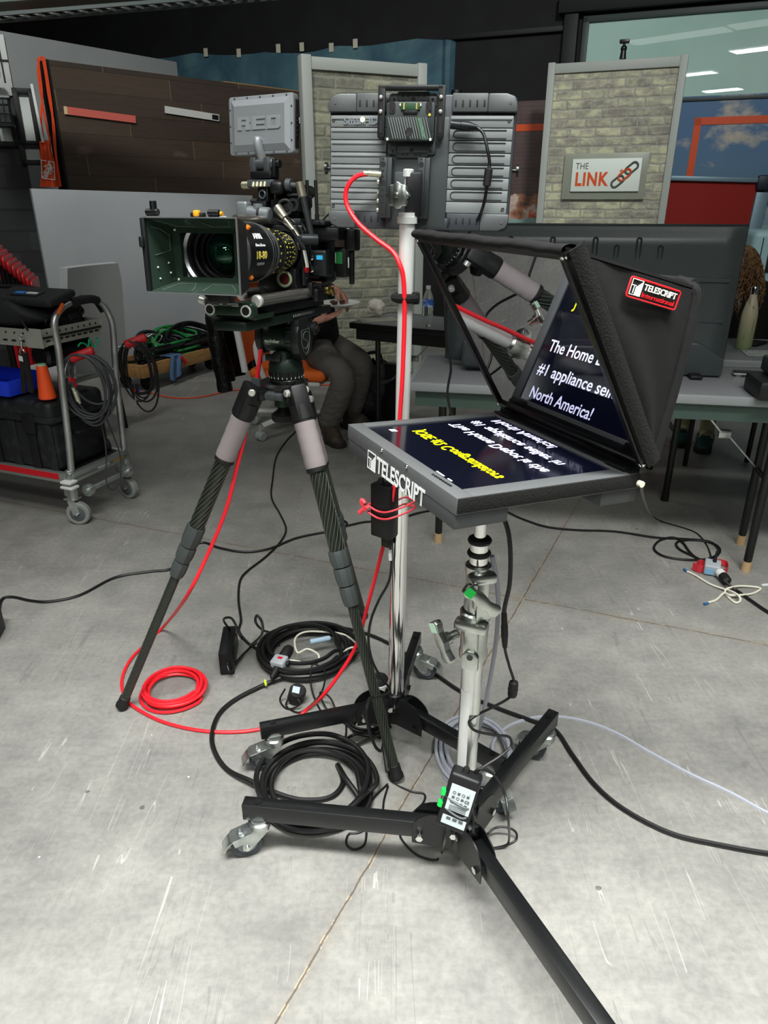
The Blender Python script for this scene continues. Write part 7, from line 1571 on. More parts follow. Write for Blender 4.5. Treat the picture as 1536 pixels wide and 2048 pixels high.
cable('black_cable', 'black cable standing up in a small upright loop behind the tangled coil', 'cable', [(500, 1292, .02), AY(523, 1270, 1.83), AY(524, 1245, 1.84), AY(514, 1231, 1.85), AY(512, 1246, 1.86), (530, 1262, .02), (570, 1268), (630, 1262)], .0042, cable_black)
cable('white_cable', 'white cable lying over the tangled black coil', 'cable', [(535, 1330, .045), (555, 1318, .05), (590, 1322, .05), (630, 1328, .04), (637, 1310, .05), (615, 1298, .05), (595, 1305, .05), (590, 1278, .05), (610, 1264, .05), (650, 1264, .04), (690, 1270, .035), (716, 1292, .03), (700, 1296, .04), (680, 1308, .045), (670, 1325, .04)], .0035, cable_white)
# grey three-way plug
p = G(562, 1355); f = frame((p.x, p.y, .055), x=(.92, -.38, .05), z=(.25, -.25, .93)); t = thing('grey_plug_adapter', 'grey cube plug adapter with red mark on the tangled coil beside the tripod', 'plug', f)
b = B(f); b.box((0, 0, 0), (.048, .042, .042), .005, seg=3); b.done('plug_body', mat('plug_grey', '#a3a8ae', .45), t)
b = B(f); b.box((0.002, .004, .0213), (.016, .01, .001)); b.done('red_mark', red_plastic, t)
b = B(f); b.box((.0, -.0213, -.002), (.020, .001, .018), .0); b.done('socket_face', mat('socket_dark', '#2a2c2e', .5), t)
b = B(f); b.lathe([(0, .020), (.018, .021), (.019, .03), (.0185, .06), (.014, .07), (0, .07)], (0, 0, 0), (0, 1, .1), 20); b.done('black_plug', black_rubber, t)
b = B(f); b.lathe([(0, .020), (.010, .021), (.010, .035), (.006, .06), (0, .062)], (0, -.0, 0), (0, -1, -.15), 16); b.cyl((.024, 0, .005), (.034, .002, .005), .008); b.done('small_plug', black_rubber, t)
p = G(590, 1386, .03); b = B(); b.cyl(V((p.x, p.y, .008)), V((p.x+.012, p.y-.012, .052)), .026, bev=.004); t = thing('round_plug', 'round black plug with pale label in front of the tangled coil', 'plug', V((p.x, p.y, 0))); b.done('plug_body', black_rubber, t)
b = B(); q = V((p.x+.012, p.y-.012, .052)); b.box(q+V((-.006, -.002, .0005)), (.022, .024, .002), m=frame(x=(1, 0, -.27), z=(.27, -.27, .95)).to_3x3().to_4x4()); b.done('pale_label', mat('label_blue_white', '#b6c3d2', .5), t)
p0, p1 = G(620, 1284, .055), G(660, 1276, .05); b = B(); b.cyl(p0, p1, .009, n=16, bev=.002); tag(b.done('cable_label', mat('pale_blue_tape', '#a9c4d6', .6)), 'pale blue tape band on a cable at the back of the tangled coil', 'tape')
b = B(); p = G(531, 1366, .02); b.torus(p, (1, .3, .1), .008, .004, 16, 6); tag(b.done('yellow_tape', mat('yellow_green_tape', '#c3dc3a', .6)), 'yellow green tape band on cable at left front of the tangled coil', 'tape')
cable('tangled_wires', 'bunch of thin black wires hanging behind the left arm of the chrome stand', 'cable', [(570, 1378, .05), (560, 1400, .01), (575, 1418), (600, 1408, .02), (585, 1390, .04), (572, 1410), (590, 1424), (610, 1420, .01), (640, 1390, .03), (650, 1360, .04), (648, 1340, .05), (625, 1330, .06), (622, 1370, .03), (635, 1410), (655, 1440), (668, 1445), (672, 1425, .02), (660, 1395, .04), (640, 1385, .05), (655, 1420), (700, 1455)], .0030, cable_black)
cable('black_cable', 'black cable looping through the hinge plates of the chrome stand hub', 'cable', [AY(740, 1395, 1.50), AY(733, 1420, 1.47), AY(738, 1460, 1.46), AY(752, 1495, 1.46), (764, 1500, .03), (760, 1470, .02), (690, 1500), (686, 1485), (705, 1470), (730, 1462, .02)], .0042, cable_black)
b = B(); p0, p1 = G(768, 1490, .07), G(776, 1545, .03); b.bar(p0, p1, .012, .020, bev=.004); tag(b.done('inline_switch', black_rubber), 'black inline plug hanging behind the tripod foot', 'plug')
# ---- right side: plug, rope, red ribbon under the table
p = G(1426, 1152); f = frame((p.x, p.y+.02, .03), x=(.9, -.40, 0), z=(.1, -.2, .97)); t = thing('grey_plug_adapter', 'grey plug adapter with pale blue label on the floor under the table', 'plug', f)
b = B(f); b.box((0, 0, 0), (.062, .060, .046), .006, seg=3); b.done('plug_body', mat('plug_grey'), t)
b = B(f); b.box((-.010, -.0305, -.004), (.030, .001, .026)); b.done('blue_label', mat('label_sky', '#7fb6dd', .5), t)
b = B(f); b.lathe([(.0, .028), (.018, .029), (.019, .05), (.019, .056)], (.014, 0, 0), (.55, -1, 0), 20); b.done('plug_collar', white_plastic, t)
b = B(f); b.lathe([(.0, .052), (.0185, .053), (.020, .070), (.018, .092), (.010, .1), (0, .101)], (.014, 0, 0), (.55, -1, 0), 20); b.lathe([(0, 0), (.008, 0), (.005, .03), (.003, .05), (0, .05)], (.005, .01, .022), (0, .2, 1), 14); b.done('black_plug', black_rubber, t)
cable('heavy_cable', 'black cable with a white rope knot leaving the plug towards the right edge', 'cable', [(1447, 1160, .03), (1462, 1174, .015), (1476, 1183), (1500, 1200), (1550, 1232), (1640, 1270), (1760, 1290)], .0065, cable_black)
rt = thing('white_rope', 'white tie rope knotted around the black cable under the table', 'rope', G(1470, 1180))
b = B(); b.tube([G(1372, 1142, .005), G(1390, 1150, .006), G(1420, 1168, .006), G(1448, 1178, .010), G(1462, 1182, .02), G(1478, 1192, .022), G(1480, 1202, .008), G(1470, 1205, .005), G(1455, 1192, .006), G(1450, 1182, .012), G(1458, 1176, .018), G(1480, 1172, .010), G(1510, 1174, .006), G(1521, 1178, .006), G(1505, 1187, .006), G(1480, 1190, .014), G(1460, 1190, .016), G(1448, 1186, .010), G(1432, 1200, .006), G(1412, 1206, .005)], .0042, 8, 6); b.done('rope', cable_white, rt)
for p0, p1 in (((1368, 1138), (1374, 1143)), ((1416, 1206), (1408, 1208))): b = B(); b.cyl(G(*p0, .005), G(*p1, .006), .0052, n=12); b.done('rope_end', mat('rope_blue_tape', '#2f6191', .6), rt)
rb = thing('red_ribbon', 'red webbing strap looped beside the grey plug adapter under the table', 'strap', G(1410, 1130))
rmat = mat('red_webbing', '#c7303a', .6)
def ribbon(pts, w, par, nm):
    pts = spline(pts, 6); b = B(); n = len(pts)-1
    def fn(u, v): i = min(int(u*n), n-1); fr = u*n-i; p = pts[i]*(1-fr)+pts[i+1]*fr; return p+V((0, 0, (v-.5)*w))
    b.grid(fn, n*2, 2, .002); return b.done(nm, rmat, par)
ribbon([G(1385, 1132, .02), G(1400, 1138, .02), G(1412, 1136, .02), G(1402, 1126, .025), G(1392, 1130, .022)], .034, rb, 'webbing')
ribbon([G(1408, 1126, .02), G(1418, 1128, .03), G(1436, 1124, .02), G(1452, 1128, .016), G(1454, 1140, .016), G(1440, 1146, .016), G(1434, 1144, .016)], .026, rb, 'webbing')
b = B(); p = G(1530, 1171); b.box((p.x, p.y, .003), (.03, .014, .004), .001, m=Matrix.Rotation(.2, 4, 'Z')); tag(b.done('paper_scrap', white_plastic), 'small white scrap on the floor at the right edge beside the rope', 'scrap')
cable('orange_extension_cord', 'orange extension cord lying on the floor behind the chair towards the left', 'cable', [(270, 782), (300, 786), (350, 796), (400, 794), (440, 786), (470, 780), (520, 779), (600, 772), (690, 768), (730, 765), (770, 758), (800, 748)], .006, mat('orange_cord', '#d85430', .5))
p = G(2, 1275); b = B(rz((p.x-.03, p.y, 0), 10)); b.box((0, 0, .07), (.06, .12, .14), .01); tag(b.done('black_floor_box', black_plastic), 'black box just showing at the left edge under the cable end', 'box')
# ================================================================ equipment cart and things at the left
W1, W2 = G(157, 1046), G(256, 994)
ex = (W2-W1); EW = ex.length; ex.normalize(); el = V((-ex.y, ex.x, 0))       # ex across the end, el away along the deck (to the left)
CF = frame((W1.x, W1.y, 0), x=ex, y=el)
cart = thing('equipment_cart', 'silver equipment cart with red deck edge and loaded shelf at the left edge', 'cart', CF)
galv = mat('galvanised_tube', '#cdd1ce', .36, .85, noise=(14, '#b0b6b3', .4, .65)); alus = mat('cart_aluminium', '#b9bdb9', .38, .85)
CL_ = 1.35; x1 = EW
def CPX(px, py, axis, val):
    n = CF.to_3x3() @ V([1 if i == axis else 0 for i in range(3)]); p0 = CF @ V([val if i == axis else 0 for i in range(3)])
    return CF.inverted() @ ONP(px, py, p0, n)
DZ = .235
for x in (-.0, x1):
    for y in (0, CL_-.08):
        b = B(CF); b.lathe([(.0, -.016), (.05, -.018), (.056, -.012), (.056, .012), (.05, .018), (0, .016)], (x, y-.015, .056), V((.93, .36, 0)) if x == 0 else V((.99, -.1, 0)), 28); wh = b.done('wheel', mat('wheel_grey', '#8b8d8a', .6), cart)
        b = B(CF); b.lathe([(.0, -.0185), (.034, -.0195), (.038, -.017), (.038, .017), (.034, .0195), (0, .0185)], (x, y-.015, .056), V((.93, .36, 0)) if x == 0 else V((.99, -.1, 0)), 24); b.done('hub', mat('hub_grey_dark', '#55595b', .5), wh)
        b = B(CF); d = V((.93, .36, 0)) if x == 0 else V((.99, -.1, 0)); e = V((-d.y, d.x, 0))
        for s_ in (-1, 1): b.bar(V((x, y-.015, .056))+d*s_*.024, V((x, y+.01, .125))+d*s_*.022, .034, .004, up=d)
        b.box((x, y+.008, .128), (.056, .06, .008), .002); b.cyl((x, y+.008, .13), (x, y+.008, .145), .022); b.cyl(V((x, y-.015, .056))-d*.03, V((x, y-.015, .056))+d*.03, .006, n=12); b.done('caster_fork', galv, cart)
        b = B(CF); b.box((x, y+.01, .18), (.045, .045, .075), .004); b.done('corner_bracket', alus, cart)
# deck
b = B(CF); b.box((x1/2, CL_/2, DZ), (x1+.0, CL_, .02)); b.done('deck_board', mat('deck_black', '#101111', .6), cart)
b = B(CF); b.box((-.012, CL_/2, DZ), (.028, CL_, .05), .003); b.box((x1+.012, CL_/2, DZ), (.028, CL_, .05), .003); b.box((x1/2, -.012, DZ), (x1+.05, .028, .05), .003); b.box((x1/2, -.03, DZ+.012), (x1+.02, .012, .012), .002); b.box((x1/2, -.03, DZ-.012), (x1+.02, .012, .012), .002); b.done('deck_rail', alus, cart)
b = B(CF); b.box((-.0275, CL_/2+.02, DZ+.006), (.003, CL_-.04, .028)); b.done('red_stripe', mat('red_stripe', '#cf1622', .45), cart)
b = B(CF); b.box((x1*.55, -.0275, DZ), (.08, .003, .03)); b.done('maker_label', white_plastic, cart)
b = B(CF); b.box((x1*.85, -.0275, DZ+.002), (.07, .003, .028)); b.done('warning_label', mat('label_amber', '#c9a02a', .5), cart)
b = B(CF); b.cyl((.03, -.05, .16), (x1-.03, -.05, .16), .013, n=18); b.lathe([(.012, -.012), (.028, -.014), (.030, 0), (.028, .014), (.012, .012)], (.05, -.05, .16), (1, 0, 0), 24); b.lathe([(.012, -.012), (.028, -.014), (.030, 0), (.028, .014), (.012, .012)], (x1-.03, -.05, .16), (1, 0, 0), 24); b.done('brake_bar', galv, cart)
b = B(CF); b.box((-.03, -.02, .20), (.05, .07, .012), .003); b.box((-.03, -.02, .225), (.05, .06, .012), .003); b.done('bumper', white_plastic, cart)
# end frame: arched tube
zs = 1.0; ytilt = .0
def ef(px, py): return CPX(px, py, 1, -.005)
top = [ef(146, 990), ef(139, 900), ef(128, 800), ef(117, 700), ef(109, 655), ef(112, 632), ef(128, 612), ef(150, 603), ef(180, 598), ef(203, 606), ef(218, 630), ef(226, 660), ef(232, 750), ef(244, 860), ef(252, 940)]
b = B(CF); b.tube(top, .0155, 12, 6); b.done('end_frame_tube', galv, cart)
b = B(CF); p = ef(125, 625); q = ef(172, 600); b.tube([ef(140, 608), ef(150, 603), ef(180, 598), ef(195, 601)], .019, 12, 4); b.done('handle_wrap', mat('black_tape', '#161718', .7), cart)
for a_ in ((148, 1000, 139, 940), (254, 945, 250, 905)): b = B(CF); b.cyl(ef(a_[0], a_[1]), ef(a_[2], a_[3]), .021, n=20, bev=.002); b.done('tube_socket', alus, cart)
# upper shelf of perforated angle
SZ0, SZ1 = CPX(100, 690, 1, .02).z, CPX(100, 655, 1, .02).z; mz = (SZ0+SZ1)/2; sh_ = SZ1-SZ0
perf = mat('perforated_steel', '#b4b5a8', .5, .5)
b = B(CF); b.box((-.01, CL_/2, mz), (.003, CL_, sh_)); b.box((-.0, CL_/2, SZ0), (.03, CL_, .003)); b.box((x1+.01, CL_/2, mz), (.003, CL_, sh_)); b.box((x1/2, .01, mz), (x1+.02, .003, sh_)); b.box((-.012, .04, mz), (.004, .09, sh_+.01)); pa = b.done('shelf_angle', perf, cart)
b = B(CF); b.box((x1/2, CL_/2, mz), (x1, CL_, .008)); b.done('shelf_board', mat('deck_black'), cart)
b = B(CF)
for k in range(26):
    y = .05+.05*k
    b.cyl((-.0125, y, mz+sh_*.25), (-.011, y, mz+sh_*.25), .005, n=10); b.box((-.0118, y+.012, mz-sh_*.22), (.0015, .026, .009), .001)
for k in range(9):
    x = .03+.037*k; b.cyl((x, .0075, mz+sh_*.25), (x, .009, mz+sh_*.25), .005, n=10); b.box((x, .0078, mz-sh_*.22), (.024, .0015, .008), .001)
b.done('slot_hole', black_rubber, pa)
for (x, y) in ((0, CL_-.05), (x1, CL_-.05)): b = B(CF); b.cyl((x, y, DZ), (x, y, mz+.1), .0155, n=16); b.done('rear_post', galv, cart)
b = B(CF); b.cyl(ef(124, 755), ef(229, 738), .006); b.done('tie_rod', galv, cart)
# red grips (hooks) on the end frame with coiled cables hanging on them
def grip(p0, d, label, L=.11):
    t = thing('red_hook', label, 'hook', CF @ p0); d = V(d).normalized(); b = B(CF)
    prof = [(0, 0), (.019, .002), (.021, .01)]+[(.0205+.0012*(i % 2), .015+.006*i) for i in range(11)]+[(.022, L-.02), (.021, L-.006), (.015, L), (0, L)]
    b.lathe(prof, p0, d, 20); b.done('rubber_grip', red_plastic, t); b = B(CF); b.cyl(p0-d*.04, p0+d*.01, .007); b.done('hook_rod', galv, t); return t
g1, g2 = CPX(140, 718, 1, -.02), CPX(250, 690, 1, -.02)
grip(g1, (.62, -.75, .30), 'red rubber grip of the hook on the near post of the cart'); grip(g2, (.62, -.75, .30), 'red rubber grip of the hook on the far post of the cart')
def hang(c, w, h, n, r, seed, yoff, name, label, extra=None, m=None):
    rnd = random.Random(seed); t = thing(name, label, 'cable', CF @ V((c.x, c.y, c.z-h))); pts = []
    for k in range(n):
        ww = w*rnd.uniform(.62, 1); hh = h*rnd.uniform(.7, 1); ox = rnd.uniform(-.015, .015)
        for i in range(12):
            q = 2*math.pi*i/12; pts.append(V((c.x+ox+ww*math.sin(q)*.40+.0035*k, c.y-.012-.002*k-.02*math.sin(q/2)+yoff-ww*math.sin(q)*.91, c.z+.022-hh+hh*math.cos(q)*1.0)))
    b = B(CF); b.tube(pts, r, 8, 4); b.done('cable_coil', m or mat('cable_slate', '#3c3d40', .45), t)
    return t
c1, c2 = g1+V((.03, -.035, .0)), g2+V((.03, -.035, 0))
t = hang(c1+V((-.02, .01, 0)), .130, .165, 9, .0052, 3, 0, 'hanging_cable_coil', 'dark grey cable coil hanging on the near red hook of the cart')
qx = lambda px, py: CPX(px, py, 1, -.075)
b = B(CF); b.tube([qx(138, 712), qx(137, 735), qx(142, 758), qx(150, 780)], .0045, 8, 5); b.tube([qx(200, 830), qx(212, 900), qx(212, 960), qx(225, 980), qx(240, 960), qx(240, 910), qx(222, 860), qx(205, 815)], .0035, 8, 5); b.done('cable_tail', mat('cable_slate'), t)
b = B(CF); b.box(qx(144, 760), (.034, .008, .02), .003, m=Matrix.Rotation(R(30), 4, 'Y')); b.box(qx(150, 768), (.014, .008, .03), .003, m=Matrix.Rotation(R(-30), 4, 'Y')); b.done('red_tab', red_plastic, t)
b = B(CF); b.cyl(qx(146, 775), qx(150, 785), .008); b.cyl(qx(150, 783), qx(157, 802), .0105, n=16, bev=.001); b.cyl(qx(157, 800), qx(160, 806), .0065); b.done('metal_connector', mat('bnc_metal'), t)
t = hang(c2+V((-.02, .02, 0)), .092, .185, 7, .0046, 9, 0, 'hanging_cable_coil', 'black cable coil with red and blue tags on far red hook of cart', m=cable_black)
b = B(CF); 
for (px, col) in ((268, 0), (277, 1)):
    b = B(CF); b.cyl(qx(px-4, 768), qx(px, 792), .007, n=12); b.done('cable_end', black_rubber, t)
    b = B(CF); b.cyl(qx(px-1, 778), qx(px, 784), .0085, n=14); b.done('colour_tag', red_plastic if col == 0 else mat('blue_tag', '#2b57c7', .5), t)
b = B(CF); b.tube([qx(270, 790), qx(273, 815), qx(276, 832), qx(286, 829)], .003, 6); b.done('wire_tail', galv, t)
b = B(CF); p = g2+V((.62, -.75, .30)).normalized()*.115; b.tube([p, p+V((.02, -.015, .01)), p+V((.05, -.02, .004)), p+V((.085, -.02, -.006)), p+V((.06, -.02, -.03)), p+V((.03, -.02, -.028)), p+V((.015, -.015, .0))], .0032, 8, 5); tag(b.done('snap_hook', zinc), 'bent silver hook wire at the tip of the far red grip', 'hook')
b = B(CF); p = g1+V((.06, .0, .045)); b.tube([p, p+V((.02, 0, .012)), p+V((.05, 0, .0)), p+V((.06, 0, -.02)), p+V((.075, 0, .02)), p+V((.09, 0, -.018)), p+V((.12, 0, -.004)), p+V((.13, 0, .012)), p+V((.115, 0, .018))], .004, 8, 5); tag(b.done('green_bungee_hook', mat('green_coil', '#1fae7a', .45)), 'green coiled hook lead strung between the two posts of the cart', 'hook')
# key leash hanging from the shelf
t = thing('key_leash', 'black webbing leash with steel clip hanging from the cart shelf', 'strap', CF @ CPX(50, 780, 0, -.03))
k0 = lambda px, py: CPX(px, py, 0, -.03)
b = B(CF); b.torus(k0(42, 675), (1, .2, 0), .010, .003, 16, 6); b.cyl(k0(42, 682), k0(43, 697), .005); b.torus(k0(44, 704), (1, .1, 0), .012, .003, 18, 6); b.done('steel_clip', zinc, t)
b = B(CF); b.bar(k0(44, 706), k0(48, 785), .006, .024, up=(0, 1, 0)); b.bar(k0(50, 706), k0(63, 785), .010, .026, up=(0, 1, 0)); b.done('webbing', mat('webbing_black', '#151515', .85), t)
b = B(CF); b.bar(k0(43, 712), k0(44, 722), .008, .026, up=(0, 1, 0)); b.done('white_tag', white_plastic, t)
# equipment bag on the shelf
b0 = CF @ V((.17, .36, 0)); bgf = frame((b0.x, b0.y, mz+.006), x=ex, y=el); nyl = mat('bag_nylon', '#17181a', .7, bump=(30, .4, .01)); t = thing('equipment_bag', 'black nylon equipment bag with blue and white label lying on the cart shelf', 'bag', bgf)
def bagp(u, v):
    a = 2*math.pi*u; k = math.sin(math.pi*min(1, max(0, .06+.90*v)))**.35
    sx_, sy_ = abs(math.cos(a))**.5*(1 if math.cos(a) > 0 else -1), abs(math.sin(a))**.5*(1 if math.sin(a) > 0 else -1)
    return V((.19*sx_*k, .34*sy_*k+.03*v, .005+.15*v+.012*math.sin(5*a+3*v)*(v > .3)))
b = B(bgf); b.grid(bagp, 40, 14, closed_u=True); b.prism([(x*.8, y*.8) for x, y in b.rbox2(.36, .66, .05)], .03, Matrix.Translation((0, .02, .123)), .012); b.done('bag_body', nyl, t, angle=60)
ql = CPX(57, 597, 2, mz+.15); lx, ly = ql.x-.17, ql.y-.36; lm = Matrix.Rotation(R(-12), 4, 'Y')
b = B(bgf); b.box((lx+.02, ly, .150), (.17, .36, .034), .016, m=lm, seg=4); b.done('front_flap', nyl, t)
b = B(bgf); b.box((lx, ly, .164), (.055, .15, .008), .001, m=lm); lbp = b.done('label_patch', black_rubber, t)
b = B(bgf); b.box((lx-.004, ly+.035, .169), (.022, .055, .004), m=lm); b.done('blue_print', mat('blue_print', '#2f7fd0', .5), lbp)
b = B(bgf); b.box((lx-.004, ly-.032, .169), (.014, .06, .004), m=lm); b.done('white_print', white_print, lbp)
b = B(bgf); b.tube([(-.17, .3, .08), (-.16, .1, .15), (-.12, -.05, .16), (-.16, -.2, .12), (-.19, -.3, .03)], .005); b.tube([(-.10, .25, .15), (.0, .1, .175), (.05, -.2, .16), (.0, -.36, .05)], .009); b.done('strap', mat('webbing_black'), t)
b = B(bgf)
for k in range(5): b.torus((-.1+.05*k, -.33+.012*(k % 2), .05+.02*(k % 3)), (0, 1, .3), .016, .004, 12, 6)
b.done('buckle', black_plastic, t)
# coil of black strap and orange clip at the cart handle
t = thing('cable_bundle', 'bundle of black straps with orange clip piled at the cart handle', 'cable', CF @ V((.2, .06, mz+.01)))
b = B(CF); rnd = random.Random(2); pts = []
for k in range(60): q = k*.9; pts.append(V((.20+.12*math.cos(q)*rnd.uniform(.5, 1), .075+.05*math.sin(q), mz+.03+.0012*k+.015*rnd.random())))
b.tube(pts, .008, 6, 3); b.done('strap_pile', mat('webbing_black'), t)
b = B(CF); b.bar(CPX(116, 628, 1, -.03), CPX(126, 607, 1, -.03), .012, .016, bev=.004); b.done('orange_clip', mat('orange_clip', '#e2622a', .5), t)
b = B(CF); b.tube([ef(150, 606)+V((0, 0, .01)), ef(172, 600)+V((0, .02, .012)), ef(198, 606)+V((0, .03, .01)), ef(214, 624)+V((0, .03, .0))], .009, 8, 5); b.done('black_strap', mat('webbing_black'), t)
b = B(); p = CF @ V((x1-.09, .10, mz+.045)); b.ball(p, .05, (1.1, .9, .8)); tag(b.done('orange_pouch', mat('tan_orange', '#b5653a', .7)), 'tan orange pouch lying on the far end of the cart shelf', 'pouch')
# black roll under the shelf
b = B(CF); b.cyl((.05, .10, mz-.095), (x1-.01, .10, mz-.095), .055, n=28, bev=.012); tag(b.done('black_roll', mat('black_vinyl', '#0e0f10', .35)), 'black rolled tube lying under the cart shelf behind the hooks', 'roll')
# hard case on the deck
hx = CF @ V((.17, .28, 0)); hcf = frame((hx.x, hx.y, DZ+.012), x=ex, y=el); hcm = mat('case_black', '#1c1e1f', .55, noise=(22, '#2f3233', .52, .7), bump=(90, .2, .002)); t = thing('hard_case', 'large scuffed black hard case standing on the cart deck', 'case', hcf)
zt_ = CPX(100, 805, 0, -.01).z-DZ-.012; HH = max(.24, min(.36, zt_)); cw, cl_ = .34, .56
b = B(hcf); b.box((0, .05, HH*.36), (cw, cl_, HH*.70), .025, seg=3); b.done('case_body', hcm, t)
b = B(hcf); b.box((0, .05, HH*.84), (cw+.01, cl_+.01, HH*.28), .03, seg=4); b.box((0, .05, HH*.725), (cw+.024, cl_+.024, .028), .008); b.done('case_lid', hcm, t)
for y in (-.10, .14): b = B(hcf); b.box((-cw/2-.006, y, HH*.66), (.022, .075, HH*.26), .006); b.box((-cw/2-.004, y, HH*.30), (.014, .05, HH*.56), .004); b.done('latch', mat('latch_black', '#141516', .5), t)
for y in (-.2, .02, .27): b = B(hcf); b.box((-cw/2-.001, y, HH*.35), (.012, .05, HH*.66), .004); b.done('rib', hcm, t)
b = B(hcf); b.tube([(-.06, -cl_/2+.045, HH*.5), (-.06, -cl_/2+.01, HH*.5), (.06, -cl_/2+.01, HH*.5), (.06, -cl_/2+.045, HH*.5)], .009, 8, 2); b.done('carry_handle', black_plastic, t)
b = B(hcf); b.cyl((.12, -cl_/2+.04, .05), (.14, -cl_/2+.03, .05), .03); b.done('case_wheel', black_rubber, t)
# things between the shelf and the case
bz = DZ+.012+HH+.005
p = CF @ V((.10, .42, bz)); f = frame(p, x=ex, y=el); b = B(f)
for (c, d) in (((0, 0, .004), (.24, .34, .008)), ((-.12, 0, .035), (.008, .34, .07)), ((.12, 0, .035), (.008, .34, .07)), ((0, -.17, .035), (.24, .008, .07)), ((0, .17, .035), (.24, .008, .07))): b.box(c, d, .003)
tag(b.done('blue_bin', mat('blue_plastic', '#1d3bd0', .45)), 'bright blue plastic tray standing on the black hard case', 'tray')
p = CF @ V((.03, .075, bz)); f = frame(p, x=ex, y=el) @ Matrix.Diagonal((.78, .78, 1, 1)); b = B(f); b.lathe([(.0, .0), (.045, 0), (.048, .004), (.030, .145), (.026, .148), (.0, .148)], n=28); t = thing('orange_cone_cup', 'orange tapered marker cone standing on the end of the hard case', 'cone', f); b.done('cone_body', mat('cone_orange', '#f0551f', .5), t)
b = B(f); b.lathe([(0, .148), (.026, .149), (.026, .156), (0, .156)], n=24); b.done('cone_cap', mat('cone_cap', '#9fc9a0', .5), t)
# ---- grey high-backed chair behind the cart
q = AY(128, 640, 4.55); gf2 = rz((q.x, q.y, 0), 158); gfab = mat('grey_felt', '#b4b6b6', .9, bump=(220, .3, .002)); t = thing('grey_chair', 'grey felt high-backed chair standing behind the cart', 'chair', gf2)
zt2 = AY(190, 532, 4.35).z
def chb(u, v): return V((-.20+.02*math.cos(math.pi*(u-.5))*1.5-.10*(1-v)*0-.06*v, -.235+.47*u, .44+(zt2-.44)*v))
b = B(gf2); b.grid(lambda u, v: chb(.5+(u-.5)*(.92+.08*min(1, (1-v)*6)), v), 16, 20, .05); b.done('backrest', gfab, t)
b = B(gf2); b.box((.03, 0, .42), (.46, .46, .07), .03, seg=3); b.done('seat', gfab, t)
for x in (-.16, .2):
    for y in (-.19, .19): b = B(gf2); b.cyl((x*1.1, y*1.1, 0), (x, y, .39), .012, .016); b.done('leg', black_metal, t)
# ---- timber dolly with cables, behind
D0 = G(287, 760); dA, dB, dC = G(287, 748, .16), G(456, 700, .16), G(183, 725, .16)
dx = V((dB.x-dA.x, dB.y-dA.y, 0)); L1 = dx.length; dx.normalize(); dy = V((-dx.y, dx.x, 0)); DF = frame((dA.x, dA.y, 0), x=dx, y=dy); L2 = .42
pine = mat('pine_dolly', '#a57c4c', .6, noise=(5, '#8d683d', .4, .65), stretch=(1, 8, 8)); t = thing('timber_dolly', 'low timber dolly on casters loaded with cables in front of the low grey panel', 'dolly', DF)
b = B(DF); b.box((L1/2, .02, .17), (L1, .04, .10), .004); b.box((.02, L2/2, .17), (.04, L2-.08, .10), .004); b.box((L1-.02, L2/2, .17), (.04, L2-.08, .10), .004); b.box((L1/2, L2-.02, .17), (L1, .04, .10), .004); b.done('side_board', pine, t)
b = B(DF); b.box((L1/2, L2/2, .135), (L1-.08, L2-.08, .02)); b.done('deck', mat('dark_ply', '#4c3d2c', .7), t)
for x in (.12, L1-.15):
    for y in (.1, L2-.1): b = B(DF); b.cyl((x-.015, y, .055), (x+.015, y, .055), .055, n=20, bev=.006); b.cyl((x, y, .06), (x, y, .125), .018); b.done('caster', black_rubber, t)
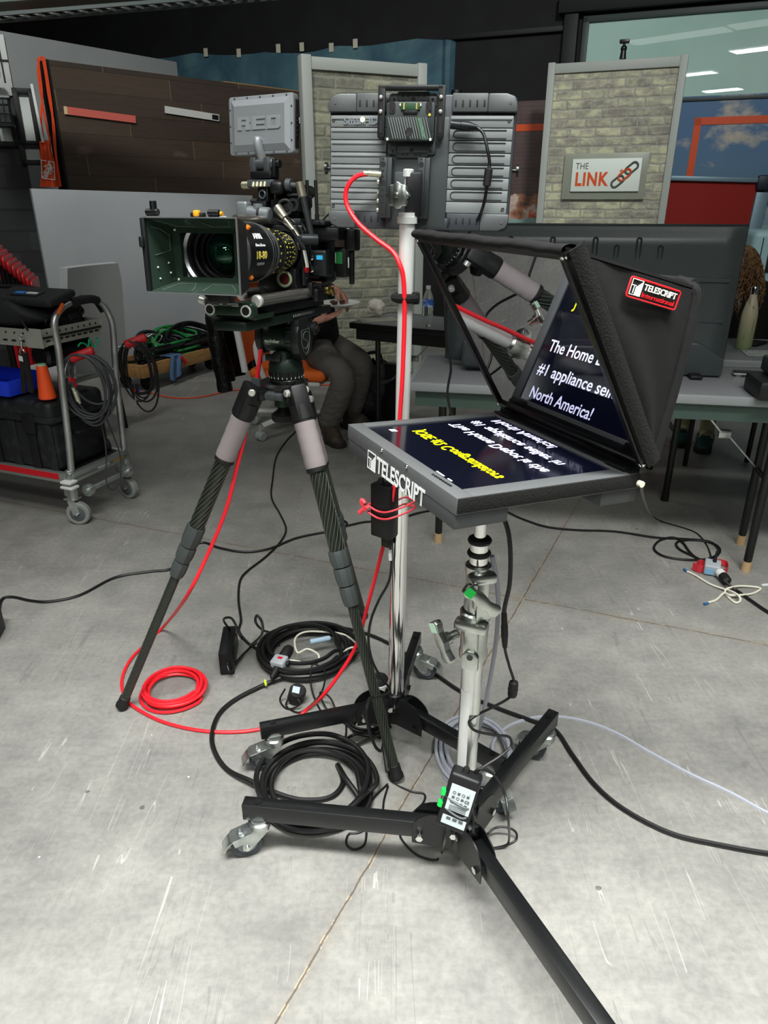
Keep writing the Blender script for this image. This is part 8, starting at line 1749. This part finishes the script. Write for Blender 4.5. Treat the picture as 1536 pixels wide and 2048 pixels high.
for s_, (cx, m, lb) in enumerate(((.55*L1, mat('cable_green', '#1f7d3f', .45), 'bundle of green cables heaped on the timber dolly'), (.35*L1, cable_black, 'bundle of black cables heaped on the near end of the timber dolly'), (.78*L1, cable_black, 'bundle of black cables heaped on the far end of the timber dolly'))):
    rnd = random.Random(30+s_); pts = []
    for k in range(13):
        w_, h_ = L1*rnd.uniform(.16, .28), rnd.uniform(.06, .14); ox, oy, oz = rnd.uniform(-.08, .08), rnd.uniform(-.03, .03), rnd.uniform(0, .16)
        for i in range(10): q = 2*math.pi*i/10; pts.append(V((cx+ox+w_*math.cos(q), L2*.42+oy+h_*math.sin(q), .17+oz+.05*math.sin(q)+.06*math.exp(-((math.cos(q))*1.2)**2))))
    b = B(DF); b.tube(pts, .011, 6, 4); tag(b.done('cable_bundle', m), lb, 'cable')
b = B(DF); b.box((L1-.18, .12, .226), (.30, .16, .012), .004, m=Matrix.Rotation(.2, 4, 'Z')); tag(b.done('black_board', black_plastic), 'flat black plate lying on the far end of the timber dolly', 'plate')
b = B(DF); b.grid(lambda u, v: V((.30+.13*u+.02*math.sin(v*5), -.012-.012*math.sin(u*9) if v > .45 else .12-.3*v, .235-.0*v if v <= .45 else .232-.36*(v-.45)*(1-.35*abs(u-.3)))), 12, 16, .006); tag(b.done('blue_cloth', mat('blue_cloth', '#4f6d92', .85)), 'blue cloth hanging over the front board of the timber dolly', 'cloth')
b = B(DF); b.bar((.42, -.03, .22), (.47, -.035, .16), .012, .022); tag(b.done('red_clip', red_plastic), 'small red clip resting against the front board of the timber dolly', 'clip')
# ---- folded red chairs in a row at the far left
fr0 = AY(-14, 492, 4.9); fr1 = AY(62, 556, 5.35); N_ = 9
for k in range(N_):
    u = k/(N_-1); p = fr0*(1-u)+fr1*u; ff = rz((p.x, p.y, 0), 108); h = p.z
    t = thing('folded_chair', 'folded red chair with black legs, '+('at the left end of the row' if k == 0 else ('%s from the left end of the row' % ('second third fourth fifth sixth seventh eighth ninth'.split()[k-1]))), 'chair', ff, 'folded red chairs in a row')
    b = B(ff); hb_ = .20 if k == 0 else .085; b.prism(b.rbox2(.40, hb_, .035), .018, Matrix.Translation((0, -.01, h-hb_/2)) @ Matrix.Rotation(R(90), 4, 'X'), .006); b.done('backrest', red_plastic, t)
    b = B(ff); b.prism(b.rbox2(.40, .36, .05), .020, Matrix.Translation((0, -.03, h-.60)) @ Matrix.Rotation(R(90), 4, 'X'), .006); b.done('seat', red_plastic, t)
    for s_ in (-1, 1):
        b = B(ff); b.tube([(s_*.2, 0, h-.06), (s_*.2, .0, .02)], .011, 8, 1); b.done('leg', black_metal, t)
